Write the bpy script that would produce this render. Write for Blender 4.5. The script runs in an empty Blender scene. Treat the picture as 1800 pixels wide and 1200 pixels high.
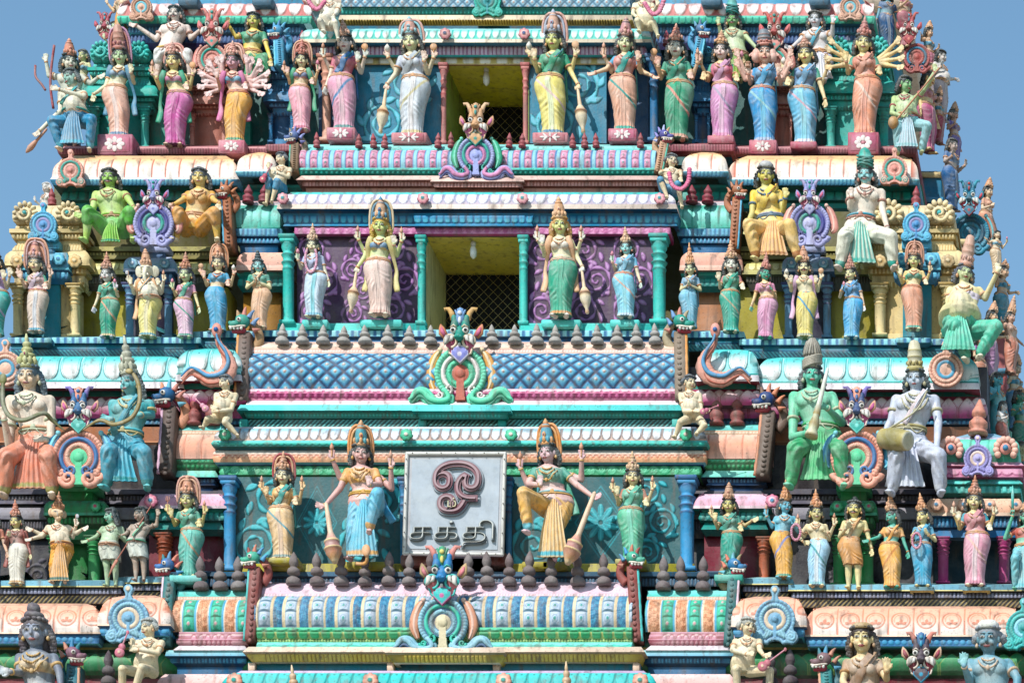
import bpy, math, random
import numpy as np
from mathutils import Vector, Matrix

# ------------------------------------------------------------------ camera, sky, sun, exposure
S = bpy.context.scene
D = 6000.0                       # camera distance from the facade plane, in hundredths of a metre
CX, CZ = 1200.0, -2400.0         # camera stands to the right of and below the picture's middle
ZC = 2560.0                      # height of the picture's middle above the ground
U = 0.01
cam = bpy.data.cameras.new('camera'); camo = bpy.data.objects.new('camera', cam)
S.collection.objects.link(camo)
camo.location = (CX*U, -D*U, (ZC+CZ)*U); camo.rotation_euler = (math.radians(90), 0, 0)
cam.sensor_width = 36; cam.lens = 36*D/1800; cam.shift_x = -CX/1800; cam.shift_y = -CZ/1800
cam.clip_end = 20000; S.camera = camo
LD = Vector((0.30, 0.62, -0.70)).normalized()      # the way the sunlight travels
SUN_EL = math.asin(-LD.z); SUN_AZ = math.atan2(-LD.x, -LD.y)
W = bpy.data.worlds.new('World'); S.world = W; W.use_nodes = True
nt = W.node_tree; bg = nt.nodes['Background']; sky = nt.nodes.new('ShaderNodeTexSky')
sky.sky_type = 'NISHITA'; sky.sun_disc = False; sky.sun_elevation = SUN_EL; sky.sun_rotation = SUN_AZ
sky.air_density = 1.0; sky.dust_density = 0.8; sky.ozone_density = 1.6
tint = nt.nodes.new('ShaderNodeMix'); tint.data_type = 'RGBA'; tint.blend_type = 'MULTIPLY'; tint.inputs[0].default_value = 1; tint.inputs[7].default_value = (.80, .97, .93, 1)
nt.links.new(sky.outputs[0], tint.inputs[6]); nt.links.new(tint.outputs[2], bg.inputs[0]); bg.inputs[1].default_value = 0.13
sl = bpy.data.lights.new('sun', 'SUN'); sl.energy = 3.6; sl.angle = math.radians(0.53); sl.color = (1, .968, .925)
so = bpy.data.objects.new('sun', sl); S.collection.objects.link(so)
so.rotation_euler = LD.to_track_quat('-Z', 'Y').to_euler()
S.view_settings.view_transform = 'Standard'; S.view_settings.look = 'None'
S.view_settings.exposure = 0.58; S.view_settings.gamma = 1
S.cycles.max_bounces = 6; S.cycles.diffuse_bounces = 5

# ------------------------------------------------------------------ helpers
rng = np.random.RandomState(7); random.seed(7)
def lin(h):
    if not isinstance(h, str): return np.array(h, float)
    v = np.array([int(h[i:i+2], 16)/255 for i in (0, 2, 4)])
    v = np.where(v <= .04045, v/12.92, ((v+.055)/1.055)**2.4)
    m = v.mean(); v = m+(v-m)*1.03
    if v[1] > v[0]*1.25 and v[2] > v[0]*.95:                                   # turquoise and blue enamels lean to cyan
        v = v*(np.array([.70, 1.10, .90]) if v[2] > v[1]*1.25 else np.array([.72, 1.0, 1.12]))
    return np.clip(v*.78, .004, .78)
def PX(px, Y): return CX + (px-900-CX)*(D+Y)/D
def PZ(py, Y): return ZC + CZ + (600-py-CZ)*(D+Y)/D
def k_(Y): return (D+Y)/D
def mix(a, b, f):
    a = np.asarray(a, float); b = np.asarray(b, float); f = np.clip(np.asarray(f, float), 0, 1)[..., None]
    return a*(1-f)+b*f
def sst(a, b, x):
    t = np.clip((x-a)/(b-a+1e-9), 0, 1); return t*t*(3-2*t)
def fr(x): return x-np.floor(x)

def mat(name, rough=.5, bump=.25, grime=.35, metallic=0.0, fixed=None, scale=1.0, fade=.30):
    m = bpy.data.materials.new(name); m.use_nodes = True; n = m.node_tree; L = n.links
    p = n.nodes['Principled BSDF']; p.inputs['Roughness'].default_value = rough; p.inputs['Metallic'].default_value = metallic
    p.inputs['Specular IOR Level'].default_value = .35
    tc = n.nodes.new('ShaderNodeTexCoord')
    if fixed is None:
        a = n.nodes.new('ShaderNodeVertexColor'); a.layer_name = 'Col'; base = a.outputs[0]
    else:
        a = n.nodes.new('ShaderNodeRGB'); a.outputs[0].default_value = (*fixed, 1); base = a.outputs[0]
    geo = n.nodes.new('ShaderNodeNewGeometry')
    n1 = n.nodes.new('ShaderNodeTexNoise'); n1.inputs['Scale'].default_value = 3.2*scale; n1.inputs['Detail'].default_value = 8
    n1.inputs['Roughness'].default_value = .65
    L.new(geo.outputs['Position'], n1.inputs['Vector'])
    r1 = n.nodes.new('ShaderNodeMapRange'); r1.inputs[1].default_value = .3; r1.inputs[2].default_value = .7
    r1.inputs[3].default_value = .80; r1.inputs[4].default_value = 1.10; L.new(n1.outputs[0], r1.inputs[0])
    mul = n.nodes.new('ShaderNodeMix'); mul.data_type = 'RGBA'; mul.blend_type = 'MULTIPLY'; mul.inputs[0].default_value = 1
    L.new(base, mul.inputs[6]); L.new(r1.outputs[0], mul.inputs[7])
    mp = n.nodes.new('ShaderNodeMapping'); mp.inputs['Scale'].default_value = (9*scale, 9*scale, 1.6*scale)
    L.new(geo.outputs['Position'], mp.inputs[0])
    n2 = n.nodes.new('ShaderNodeTexNoise'); n2.inputs['Scale'].default_value = 1; n2.inputs['Detail'].default_value = 6
    L.new(mp.outputs[0], n2.inputs['Vector'])
    r2 = n.nodes.new('ShaderNodeMapRange'); r2.inputs[1].default_value = .53; r2.inputs[2].default_value = .75
    r2.inputs[3].default_value = 0; r2.inputs[4].default_value = grime; L.new(n2.outputs[0], r2.inputs[0])
    gm = n.nodes.new('ShaderNodeMix'); gm.data_type = 'RGBA'; gm.inputs[7].default_value = (.115, .085, .065, 1)
    nf = n.nodes.new('ShaderNodeTexNoise'); nf.inputs['Scale'].default_value = 1.7*scale; nf.inputs['Detail'].default_value = 9; nf.inputs['Roughness'].default_value = .7; nf.inputs['Distortion'].default_value = .6
    L.new(geo.outputs['Position'], nf.inputs['Vector']); rf = n.nodes.new('ShaderNodeMapRange'); rf.inputs[1].default_value = .40; rf.inputs[2].default_value = .72; rf.inputs[3].default_value = 0; rf.inputs[4].default_value = fade
    fm = n.nodes.new('ShaderNodeMix'); fm.data_type = 'RGBA'; fm.inputs[7].default_value = (.50, .50, .47, 1); L.new(nf.outputs[0], rf.inputs[0]); L.new(rf.outputs[0], fm.inputs[0]); L.new(mul.outputs[2], fm.inputs[6])
    L.new(r2.outputs[0], gm.inputs[0]); L.new(fm.outputs[2], gm.inputs[6]); L.new(gm.outputs[2], p.inputs['Base Color'])
    n3 = n.nodes.new('ShaderNodeTexNoise'); n3.inputs['Scale'].default_value = 26*scale; n3.inputs['Detail'].default_value = 5
    L.new(geo.outputs['Position'], n3.inputs['Vector'])
    rs = n.nodes.new('ShaderNodeMapRange'); rs.inputs[1].default_value = .62; rs.inputs[2].default_value = .70; rs.inputs[3].default_value = 0; rs.inputs[4].default_value = min(.55, grime)
    sm_ = n.nodes.new('ShaderNodeMix'); sm_.data_type = 'RGBA'; sm_.inputs[7].default_value = (.07, .055, .045, 1)
    L.new(n3.outputs[0], rs.inputs[0]); L.new(rs.outputs[0], sm_.inputs[0]); L.new(gm.outputs[2], sm_.inputs[6]); L.new(sm_.outputs[2], p.inputs['Base Color'])
    b = n.nodes.new('ShaderNodeBump'); b.inputs['Strength'].default_value = bump; b.inputs['Distance'].default_value = .012
    L.new(n3.outputs[0], b.inputs['Height']); L.new(b.outputs[0], p.inputs['Normal'])
    r3 = n.nodes.new('ShaderNodeMapRange'); r3.inputs[3].default_value = rough-.12; r3.inputs[4].default_value = rough+.2
    L.new(n1.outputs[0], r3.inputs[0]); L.new(r3.outputs[0], p.inputs['Roughness'])
    return m
PAINT = mat('painted_plaster', .55, .40, .75, fade=.16)
STAT = mat('statue_enamel_paint', .50, .30, .50, scale=2.2, fade=.36)
DULL = mat('old_cement', .8, .5, .5)
METAL = mat('sign_metal', .4, .1, .25, 0)
DARK = mat('interior_shadow', .9, 0, 0, 0, (.006, .007, .012), fade=0)  # fixed near-black that paints the doorway's inner shadow
GLASS = mat('frosted_bulb', .15, 0, 0)

def new_obj(name, me, parent=None):
    o = bpy.data.objects.new(name, me); S.collection.objects.link(o)
    if parent: o.parent = parent
    return o
def mk_mesh(name, V, Q, T, C, smooth=True, m=PAINT):
    me = bpy.data.meshes.new(name); nv = len(V); nq, n3 = len(Q), len(T)
    me.vertices.add(nv); me.vertices.foreach_set('co', np.asarray(V, np.float32).ravel())
    li = np.concatenate([np.asarray(Q, np.int32).ravel(), np.asarray(T, np.int32).ravel()]) if nq+n3 else np.zeros(0, np.int32)
    me.loops.add(len(li)); me.loops.foreach_set('vertex_index', li)
    me.polygons.add(nq+n3)
    st = np.concatenate([np.arange(nq)*4, nq*4+np.arange(n3)*3]).astype(np.int32)
    me.polygons.foreach_set('loop_start', st)
    me.polygons.foreach_set('use_smooth', np.full(nq+n3, smooth))
    me.update(calc_edges=True)
    if C is not None:
        ca = me.color_attributes.new('Col', 'FLOAT_COLOR', 'POINT')
        cc = np.ones((nv, 4), np.float32); cc[:, :3] = C; ca.data.foreach_set('color', cc.ravel())
    me.materials.append(m); return me

class MB:
    """collects shapes; build() links them as ONE mesh object"""
    def __init__(s): s.V = []; s.Q = []; s.T = []; s.C = []; s.n = 0
    def add(s, V, Q, T, C):
        V = np.asarray(V, float).reshape(-1, 3)
        if not isinstance(C, np.ndarray) or C.ndim == 1: C = np.tile(lin(C), (len(V), 1))
        s.V.append(V); s.C.append(np.asarray(C).reshape(-1, 3))
        if len(Q): s.Q.append(np.asarray(Q, np.int64)+s.n)
        if len(T): s.T.append(np.asarray(T, np.int64)+s.n)
        s.n += len(V)
    def grid(s, P, C, wrap=False, capa=False, capb=False):
        """P (r,c,3) grid of points; wrap joins the last column to the first"""
        P = np.asarray(P, float); r, c = P.shape[:2]
        idx = np.arange(r*c).reshape(r, c)
        nx = np.roll(idx, -1, 1) if wrap else idx[:, 1:]
        a = idx if wrap else idx[:, :-1]
        Q = np.stack([a[:-1], nx[:-1], nx[1:], a[1:]], -1).reshape(-1, 4)
        V = P.reshape(-1, 3); T = []
        C = np.broadcast_to(lin(C) if isinstance(C, str) or np.ndim(C) == 1 else np.asarray(C), (r, c, 3)).reshape(-1, 3)
        if capa or capb:
            V = np.vstack([V, P[0].mean(0), P[-1].mean(0)]); C = np.vstack([C, C[0], C[-1]])
            for on, row, ci, fl in ((capa, idx[0], r*c, 0), (capb, idx[-1], r*c+1, 1)):
                if on:
                    nr = np.roll(row, -1)
                    T += [(ci, b, a_) if not fl else (ci, a_, b) for a_, b in zip(row, nr)]
        s.add(V, Q, T, C)
    def ell(s, c, r, col, R=None, n=12, m=8, noise=0, seed=0):
        th = np.linspace(0, 2*np.pi, n, endpoint=False); ph = np.linspace(.12, np.pi-.12, m)
        d = np.stack([np.sin(ph)[:, None]*np.cos(th), np.sin(ph)[:, None]*np.sin(th), np.cos(ph)[:, None]*np.ones(n)], -1)
        k = 1.0
        if noise: k = 1+noise*np.sin(d[..., 0]*7+seed)*np.sin(d[..., 1]*6+seed*2)*np.sin(d[..., 2]*8+seed*3)[...]
        P = d*(np.asarray(k)[..., None] if noise else 1)*np.asarray(r)
        if R is not None: P = P@np.asarray(R).T
        s.grid(P+np.asarray(c), col, True, True, True)
    def cone(s, p0, p1, r0, r1, col, n=10, caps=True, flat=1.0):
        p0 = np.asarray(p0, float); p1 = np.asarray(p1, float); a = p1-p0; L = np.linalg.norm(a)+1e-9; a = a/L
        h = np.array([0, 0, 1.]) if abs(a[2]) < .9 else np.array([1., 0, 0])
        u = np.cross(h, a); u /= np.linalg.norm(u); v = np.cross(a, u)
        th = np.linspace(0, 2*np.pi, n, endpoint=False)
        ring = np.cos(th)[:, None]*u+np.sin(th)[:, None]*v*flat
        rows = []
        if caps:
            for f in (.95, .7, .3): rows.append(p0-a*r0*f+ring*r0*math.sqrt(1-f*f))
        rows.append(p0+ring*r0); rows.append(p1+ring*r1)
        if caps:
            for f in (.3, .7, .95): rows.append(p1+a*r1*f+ring*r1*math.sqrt(1-f*f))
        s.grid(np.array(rows), col, True, True, True)
    def tube(s, pts, rad, col, n=8, nrm=None, flat=1.0, cap=True):
        """tube along pts; rad scalar or list; flat squeezes it along nrm"""
        P = np.asarray(pts, float); m = len(P); rad = np.broadcast_to(np.asarray(rad, float), (m,))
        t = np.gradient(P, axis=0); t /= np.linalg.norm(t, axis=1)[:, None]+1e-9
        N = np.broadcast_to(np.array([0, -1., 0]) if nrm is None else np.asarray(nrm, float), (m, 3))
        u = np.cross(t, N); ln = np.linalg.norm(u, axis=1)[:, None]
        u = np.where(ln > 1e-3, u/(ln+1e-9), np.array([1., 0, 0])); v = np.cross(u, t)
        th = np.linspace(0, 2*np.pi, n, endpoint=False)
        G = P[:, None]+rad[:, None, None]*(np.cos(th)[None, :, None]*u[:, None]+flat*np.sin(th)[None, :, None]*v[:, None])
        if isinstance(col, np.ndarray) and col.ndim == 2: col = col[:, None, :]
        s.grid(G, col, True, cap, cap)
    def lathe(s, prof, c, cols, n=16, axis=None, sq=0, ang=0):
        """prof [(r,z)], cols one colour or a list per point; sq>0 makes it squarish"""
        c = np.asarray(c, float); th = np.linspace(0, 2*np.pi, n, endpoint=False)+ang
        k = 1.0
        if sq: k = 1/np.maximum(np.abs(np.cos(th)), np.abs(np.sin(th)))**sq
        pr = np.asarray(prof, float)
        P = np.stack([pr[:, 0][:, None]*np.cos(th)*k, pr[:, 0][:, None]*np.sin(th)*k, pr[:, 1][:, None]*np.ones(n)], -1)
        if axis is not None:
            a = np.asarray(axis, float); a /= np.linalg.norm(a)
            h = np.array([0, 1., 0]) if abs(a[1]) < .9 else np.array([1., 0, 0])
            u = np.cross(h, a); u /= np.linalg.norm(u); v = np.cross(a, u)
            P = P[..., 0:1]*u+P[..., 1:2]*v+P[..., 2:3]*a
        if isinstance(cols, list): cols = np.array([lin(x) for x in cols])[:, None, :]
        s.grid((P+c)[::-1], cols[::-1] if isinstance(cols, np.ndarray) and cols.ndim == 3 else cols, True, True, True)
    def box(s, x0, x1, y0, y1, z0, z1, col, bev=0, R=None, c=(0, 0, 0)):
        xs = [(x0+x1)/2-(x1-x0)/2, (x0+x1)/2+(x1-x0)/2]; b = bev
        V = []
        if b <= 0:
            for z in (z0, z1):
                V += [(x0, y0, z), (x1, y0, z), (x1, y1, z), (x0, y1, z)]
            Q = [(0, 3, 2, 1), (4, 5, 6, 7), (0, 1, 5, 4), (1, 2, 6, 5), (2, 3, 7, 6), (3, 0, 4, 7)]
            V = np.array([V[i] for q in Q for i in q]); Qn = np.arange(24).reshape(6, 4)
            if R is not None: V = V@np.asarray(R).T
            s.add(V+np.asarray(c), Qn, [], col)
        else:
            rows = []
            for z, i in ((z0, b), (z0+b, 0), (z1-b, 0), (z1, b)):
                o = i
                rows.append([(x0+o, y0+b+(0 if o == 0 else 0), z), (x0+b, y0+o, z), (x1-b, y0+o, z), (x1-o, y0+b, z),
                             (x1-o, y1-b, z), (x1-b, y1-o, z), (x0+b, y1-o, z), (x0+o, y1-b, z)])
            P = np.array(rows, float)
            if R is not None: P = P@np.asarray(R).T
            s.grid(P+np.asarray(c), col, True, True, True)
    def build(s, name, parent=None, m=PAINT, smooth=True, sc=U, off=(0, 0, 0), label=None, angle=None):
        if not s.V: return None
        V = (np.vstack(s.V)-np.asarray(off))*sc
        me = mk_mesh(name, V, np.vstack(s.Q) if s.Q else [], np.vstack(s.T) if s.T else [], np.vstack(s.C), smooth, m)
        o = new_obj(name, me, parent)
        if label: o['label'] = label
        return o

def tag(o, label=None, cat=None, group=None, kind=None):
    if label: o['label'] = label
    if cat: o['category'] = cat
    if group: o['group'] = group
    if kind: o['kind'] = kind
    return o
def empty(name, loc=(0, 0, 0)):
    o = bpy.data.objects.new(name, None); S.collection.objects.link(o); o.location = loc; o.empty_display_size = .2; return o

TOWER = tag(empty('temple_tower'), 'tall stepped temple gateway tower painted in turquoise, pink, peach and blue tiers', 'tower')

# ------------------------------------------------------------------ painted relief patterns: f(s, t) -> colours, displacement
def flat(c, d=0):
    c = lin(c); return lambda s, t, h: (np.broadcast_to(c, s.shape+(3,)), np.full(s.shape, d, float))
def grad(*cs, line=None, p=0):
    cs = [lin(c) for c in cs]
    def f(s, t, h):
        x = t*(len(cs)-1); i = np.clip(x.astype(int), 0, len(cs)-2); f_ = x-i; A = np.array(cs)
        c = A[i]*(1-f_[..., None])+A[i+1]*f_[..., None]
        if p:
            g = np.abs(fr(s/p)-.5)*p; c = mix(c, lin(line), 1-sst(.6, 1.6, g))
            return c, -1.2*(1-sst(.6, 2, g))
        return c, np.zeros(s.shape)
    return f
def dent(p, ca, cb, duty=.62, d=2.2):
    ca, cb = lin(ca), lin(cb)
    def f(s, t, h):
        u = fr(s/p); g = sst(0, .12, u)*(1-sst(duty-.06, duty+.06, u)); return mix(cb, ca, g), d*g
    return f
def hatch(p, ca, cb, sl=1.0, d=1.0):
    ca, cb = lin(ca), lin(cb)
    def f(s, t, h):
        u = fr((s-t*h*sl)/p); g = sst(.5, .62, u)*(1-sst(.88, 1, u)); return mix(cb, ca, g), d*g
    return f
def bead(p, ca, cb, rr=.36, d=1.6, ring=None):
    ca, cb = lin(ca), lin(cb)
    def f(s, t, h):
        q = np.hypot((fr(s/p)-.5)*p, (t-.5)*h); R = rr*min(p, h); g = 1-sst(R*.8, R*1.1, q)
        c = mix(cb, ca, g)
        if ring: c = mix(c, lin(ring), (1-sst(R*.2, R*.5, q)))
        return c, d*g*np.sqrt(np.clip(1-(q/R)**2, 0, 1)+.1)
    return f
def petal(p, c0, c1, line, gap=None, d=2.5, dot=None, top=.35, wid=.9, dbl=True):
    """hanging rounded petals"""
    c0, c1, line = lin(c0), lin(c1), lin(line); gap = line if gap is None else lin(gap)
    def f(s, t, h):
        u = np.abs(fr(s/p)-.5)*2
        w = wid*np.clip(1-(np.clip(t-top, 0, 1)/(.97-top))**3.2, 0, 1)**.42; e = (w-u)*p/2
        g = sst(-.5, 1.0, e); base = mix(c0, c1, sst(.15, .75, t))
        c = mix(gap, base, g); c = mix(c, line, (1-sst(.3, 1.3, np.abs(e))))
        if dbl: c = mix(c, line, .8*(1-sst(.2, .8, np.abs(e-p*.09))))
        if dot:
            q = np.hypot((fr(s/p)-.5)*p, (t-.25)*h); c = mix(c, lin(dot), 1-sst(1.4, 2.4, q))
        return c, d*g*(.5+.5*np.sqrt(np.clip(1-u*u, 0, 1)))
    return f
def lotus(p, base0, base1, pet0, pet1, line, d=4):
    base0, base1, pet0, pet1, line = map(lin, (base0, base1, pet0, pet1, line))
    def f(s, t, h):
        c = mix(base0, base1, t); dd = np.zeros(s.shape)
        for off, ap in ((.5, .02), (0, .10)):
            u = np.abs(fr(s/p+off)-.5)*2
            w = np.clip(np.clip((t-ap)/.5, 0, 1)**.75, 0, 1)*.96; e = (w-u)*p/2
            g = sst(-.6, .8, e)*(t > ap)
            pc = mix(pet0, pet1, sst(.25, .95, t)); c = mix(c, pc, g); c = mix(c, line, g*(1-sst(1.0, 2.2, np.abs(e))))
            dd = np.maximum(dd*(1-g*.3), d*g*np.sqrt(np.clip(1-u*u, 0, 1))*(.7+.3*(off == 0)))
        return c, dd
    return f
def diamond(p, q, ca, cb, line, dot, d=3):
    ca, cb, line, dot = map(lin, (ca, cb, line, dot))
    def f(s, t, h):
        y = t*h; a = fr(s/p+y/q)-.5; b = fr(s/p-y/q)-.5
        e = .5-np.maximum(np.abs(a), np.abs(b)); g = sst(.07, .15, e)
        saw = .5+.5*np.sin((a+b)*40)*np.sin((a-b)*40)
        r = np.hypot(a, b); c = mix(line, mix(ca, cb, sst(.1, .42, r)*.8+.2*saw), g)
        k = 1-sst(.09, .13, r); c = mix(c, lin('b06a5a'), 1-sst(.13, .17, r)); c = mix(c, dot, k)
        return c, d*g*(1-r)+1.8*k
    return f
def ribs(P, kinds, d=4):
    """kinds: list of (width, type, c0, c1, c2) filling the period P"""
    def f(s, t, h):
        u = fr(s/P)*P; c = np.zeros(s.shape+(3,)); dd = np.zeros(s.shape); x0 = 0
        for w, ty, a, b, e in kinds:
            a, b, e = lin(a), lin(b), lin(e); m = (u >= x0) & (u < x0+w); v = (u-x0)/w*2-1
            prof = np.sqrt(np.clip(1-v*v, 0, 1))
            if ty == 'line': cc = np.broadcast_to(a, c.shape); h_ = .5*d*prof
            elif ty == 'rough':
                n = np.sin(s*1.1+2.5*np.sin(t*h*.5))*np.sin(t*h*.95+2*np.sin(s*.7+1))+.4*np.sin(s*1.7-t*h*1.3)
                cc = mix(a, b, .5+.8*n); h_ = .7*d*prof+1.5*n
            else:
                nb = max(2, round(h/(w*1.15))); q = fr(t*nb); rr = np.hypot(v*.55, q-.5)
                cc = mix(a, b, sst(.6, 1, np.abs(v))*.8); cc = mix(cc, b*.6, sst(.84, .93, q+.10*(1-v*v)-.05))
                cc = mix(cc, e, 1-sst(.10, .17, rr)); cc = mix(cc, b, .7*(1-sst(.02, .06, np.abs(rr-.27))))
                h_ = d*prof*(.75+.5*q)*(1-.5*sst(.86, .97, q))+1.5*(1-sst(.08, .2, rr))
            c[m] = cc[m]; dd[m] = h_[m]; x0 += w
        return c, dd
    return f
def leafmot(p, c0, c1, line, d=1.8):
    c0, c1, line = map(lin, (c0, c1, line))
    def f(s, t, h):
        x = (fr(s/p)-.5)*p; y = (t-.52)*h; r = np.hypot(x, y); R = .36*min(p, h)
        c = mix(c0, c1, sst(.35, .95, t))
        e = np.abs(x)-p*.5+1.2+1.2*sst(.5, 1, t); c = mix(c, line, .8*sst(0, 1, e))
        ringc = 1-sst(.6, 1.6, np.abs(r-R)); c = mix(c, line, .75*ringc)
        ring2 = (1-sst(.4, 1.2, np.abs(r-R*.72)))*(y < R*.3); c = mix(c, line, .6*ring2)
        a = np.arctan2(x, -(y-R*.55)); q = np.hypot(x, y-R*.55); lf = q < R*.62*(np.abs(np.cos(a*2.5))*.6+.4)*(np.abs(a) < 1.7)
        c = mix(c, line, .75*lf)
        return c, d*(1-ringc)*.5-1.5*sst(0, 1, e)+.8*lf
    return f
def arcs(p, c0, c1, line, d=1.2):
    c0, c1, line = map(lin, (c0, c1, line))
    def f(s, t, h):
        c = mix(c0, c1, sst(.2, .8, t)); dd = np.zeros(s.shape)
        for off in (0, .5):
            x = (fr(s/p+off)-.5)*p; r = np.hypot(x*1.0, (t-.78)*h*1.25); R = p*.46
            m = (1-sst(.5, 1.5, np.abs(r-R)))*(t < .78); c = mix(c, line, .85*m); dd -= d*m
            m = (1-sst(.3, 1.2, np.abs(r-R*.75)))*(t < .6)*(off == 0); c = mix(c, lin('f4e6da'), .8*m)
        l = 1-sst(.6, 1.4, np.abs(x)); c = mix(c, line, .5*l*(t > .7)); return c, dd
    return f
def vine(p, bgc, fg, d=1.2):
    bgc, fg = lin(bgc), lin(fg)
    def f(s, t, h):
        y = (t-.5)*h; x = (fr(s/p)-.5)*p; sg = np.where(fr(s/(2*p)) < .5, 1, -1)
        r = np.hypot(x, y-sg*h*.06); th = np.arctan2(y*sg, x); R = h*.33
        sp = np.abs(fr(r/(R*.62)-th/(2*np.pi))-.5)*(R*.62); m = (1-sst(.7, 1.7, sp))*(r < R*1.15)
        lf = (1-sst(.5, 1.5, np.abs(y+sg*np.cos(np.pi*x/p)*h*.36)))
        g = np.maximum(m, lf*.9)*(np.abs(y) < h*.42); return mix(bgc, fg, g*.85), d*g
    return f
def scal(p, c0, c1, line, d=1.5):
    """row of shallow scallops along the lower edge"""
    c0, c1, line = map(lin, (c0, c1, line))
    def f(s, t, h):
        x = (fr(s/p)-.5)*2; e = t-(.45+.4*np.sqrt(np.clip(1-x*x, 0, 1))); g = sst(-.05, .05, e)
        c = mix(c0, c1, g); return mix(c, line, 1-sst(.03, .10, np.abs(e))), d*(1-g)
    return f

def M(name, x0, x1, Y, start, segs, ret=60, retL=None, m=PAINT, parent=None, ds=1.7, label=None):
    """moulding swept round the front and both ends of a bay.
    start=(out, py); segs=[(out, py, pattern|colour, bulge)], py as seen at that depth"""
    fe = name == 'barrel_roof'; retL = ret if retL is None else retL; om = max([start[0]]+[g[0] for g in segs])
    b = MB(); o0, y0 = start
    X0 = PX(x0, Y-om)+(0 if fe else om); X1 = PX(x1, Y-om)-(0 if fe else om)
    for g in segs:
        o1, y1, pat = g[:3]; bul = g[3] if len(g) > 3 else 0
        z0, z1 = PZ(y0, Y-o0), PZ(y1, Y-o1); L = math.hypot(o1-o0, z1-z0)
        plain = isinstance(pat, str); f = flat(pat) if plain else pat
        nr = 1 if (plain and not bul) else (8 if plain else max(4, int(L/(1.6 if name != 'cornice' else 1.1))))
        gr = not plain and getattr(pat, '__name__', '') == 'f'
        dsx = (ds if name != 'cornice' else 1.2) if not plain else 400
        xs = np.linspace(X0, X1, max(2, int((X1-X0)/dsx)+1)); ye = np.linspace(0, 1, max(2, int(ret/(dsx*1.6))+1))
        yl = np.linspace(0, 1, max(2, int(retL/(dsx*1.6))+1))
        px = np.concatenate([np.full(len(yl)-1, X0), xs, np.full(len(ye)-1, X1)])
        py = np.concatenate([(Y+retL*yl[::-1])[:-1], np.full(len(xs), Y), (Y+ret*ye)[1:]])
        nx = np.concatenate([np.full(len(yl), -1), np.zeros(len(xs)-2), np.full(len(ye), 1)])
        ny = np.concatenate([np.zeros(len(yl)-1), np.full(len(xs), -1), np.zeros(len(ye)-1)])
        if fe: nx = nx*0.0
        mid = (X0+X1)/2; sd = px-mid
        sd = np.concatenate([(X0-mid)-(py[:len(yl)-1]-Y), sd[len(yl)-1:len(yl)-1+len(xs)], (X1-mid)+(py[len(yl)-1+len(xs):]-Y)])
        t = np.linspace(0, 1, nr+1); SS, TT = np.meshgrid(sd, t)
        C, dp = f(SS, TT, L)
        no, nz = (z0-z1)/(L+1e-9), (o1-o0)/(L+1e-9)   # outward normal in (out, z)
        bu = bul*np.sin(np.pi*t)[:, None]+dp
        edge = np.minimum(1, np.minimum(TT, 1-TT)*8) if not plain else 0
        bu = bul*np.sin(np.pi*TT)+dp*np.clip(edge, .0, 1)
        out = o0+(o1-o0)*TT+bu*no; Z = z0+(z1-z0)*TT+bu*nz
        Pn = np.stack([px+nx*out, py+ny*out, Z], -1)
        b.grid(Pn[::-1], C[::-1]); o0, y0 = o1, y1
    # close the top of the run back into the wall
    o_ = b.build(name, parent or TOWER, m, smooth=True, label=label)
    return o_

def core(x0, x1, ya, yb, Y, depth, col, ylow=None):
    """solid wall block behind the mouldings"""
    b = MB(); b.box(PX(x0, Y), PX(x1, Y), Y, Y+depth, PZ(yb, Y), PZ(ya, Y), col); return b.build('wall', TOWER, smooth=False)

def relief(w, h, fn, res, depth, mb, c, flipx=1):
    """heightfield ornament in the x/z plane standing on a slab; fn(x,z)->(height or <0 outside, colour)"""
    nx, nz = int(w/res)+1, int(h/res)+1
    xs = np.linspace(-w/2, w/2, nx); zs = np.linspace(-h/2, h/2, nz); X, Z = np.meshgrid(xs, zs)
    H, C = fn(X, Z); ins = H >= 0
    cell = ins[:-1, :-1] & ins[1:, :-1] & ins[:-1, 1:] & ins[1:, 1:]
    idx = np.arange(nx*nz).reshape(nz, nx)
    V = np.stack([X, -np.where(ins, H, 0)-depth, Z], -1).reshape(-1, 3)
    Q = np.stack([idx[:-1, :-1], idx[:-1, 1:], idx[1:, 1:], idx[1:, :-1]], -1)[cell]
    used = np.zeros(nx*nz, bool); used[Q.ravel()] = True; mp = -np.ones(nx*nz, int); mp[used] = np.arange(used.sum())
    VV = V[used]; CC = C.reshape(-1, 3)[used]; Q = mp[Q]
    pc = np.pad(cell, 1); bv = []; bc = []; bq = []; n0 = 0
    def wall(a, b_):
        nonlocal n0
        for i, j in zip(a, b_):
            p, q = V[i], V[j]; bv.extend([p, q, (q[0], 0, q[2]), (p[0], 0, p[2])]); cc = C.reshape(-1, 3)
            bc.extend([cc[i], cc[j], cc[j], cc[i]]); bq.append((n0, n0+3, n0+2, n0+1)); n0 += 4
    I = np.argwhere(cell & ~pc[:-2, 1:-1]); wall(idx[I[:, 0], I[:, 1]], idx[I[:, 0], I[:, 1]+1])
    I = np.argwhere(cell & ~pc[2:, 1:-1]); wall(idx[I[:, 0]+1, I[:, 1]+1], idx[I[:, 0]+1, I[:, 1]])
    I = np.argwhere(cell & ~pc[1:-1, :-2]); wall(idx[I[:, 0]+1, I[:, 1]], idx[I[:, 0], I[:, 1]])
    I = np.argwhere(cell & ~pc[1:-1, 2:]); wall(idx[I[:, 0], I[:, 1]+1], idx[I[:, 0]+1, I[:, 1]+1])
    c = np.asarray(c, float)
    VV = VV*[flipx, 1, 1]+c; mb.add(VV, Q if flipx > 0 else Q[:, ::-1], [], CC)
    if bv: mb.add(np.array(bv)*[flipx, 1, 1]+c, bq, [], np.array(bc))

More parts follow.
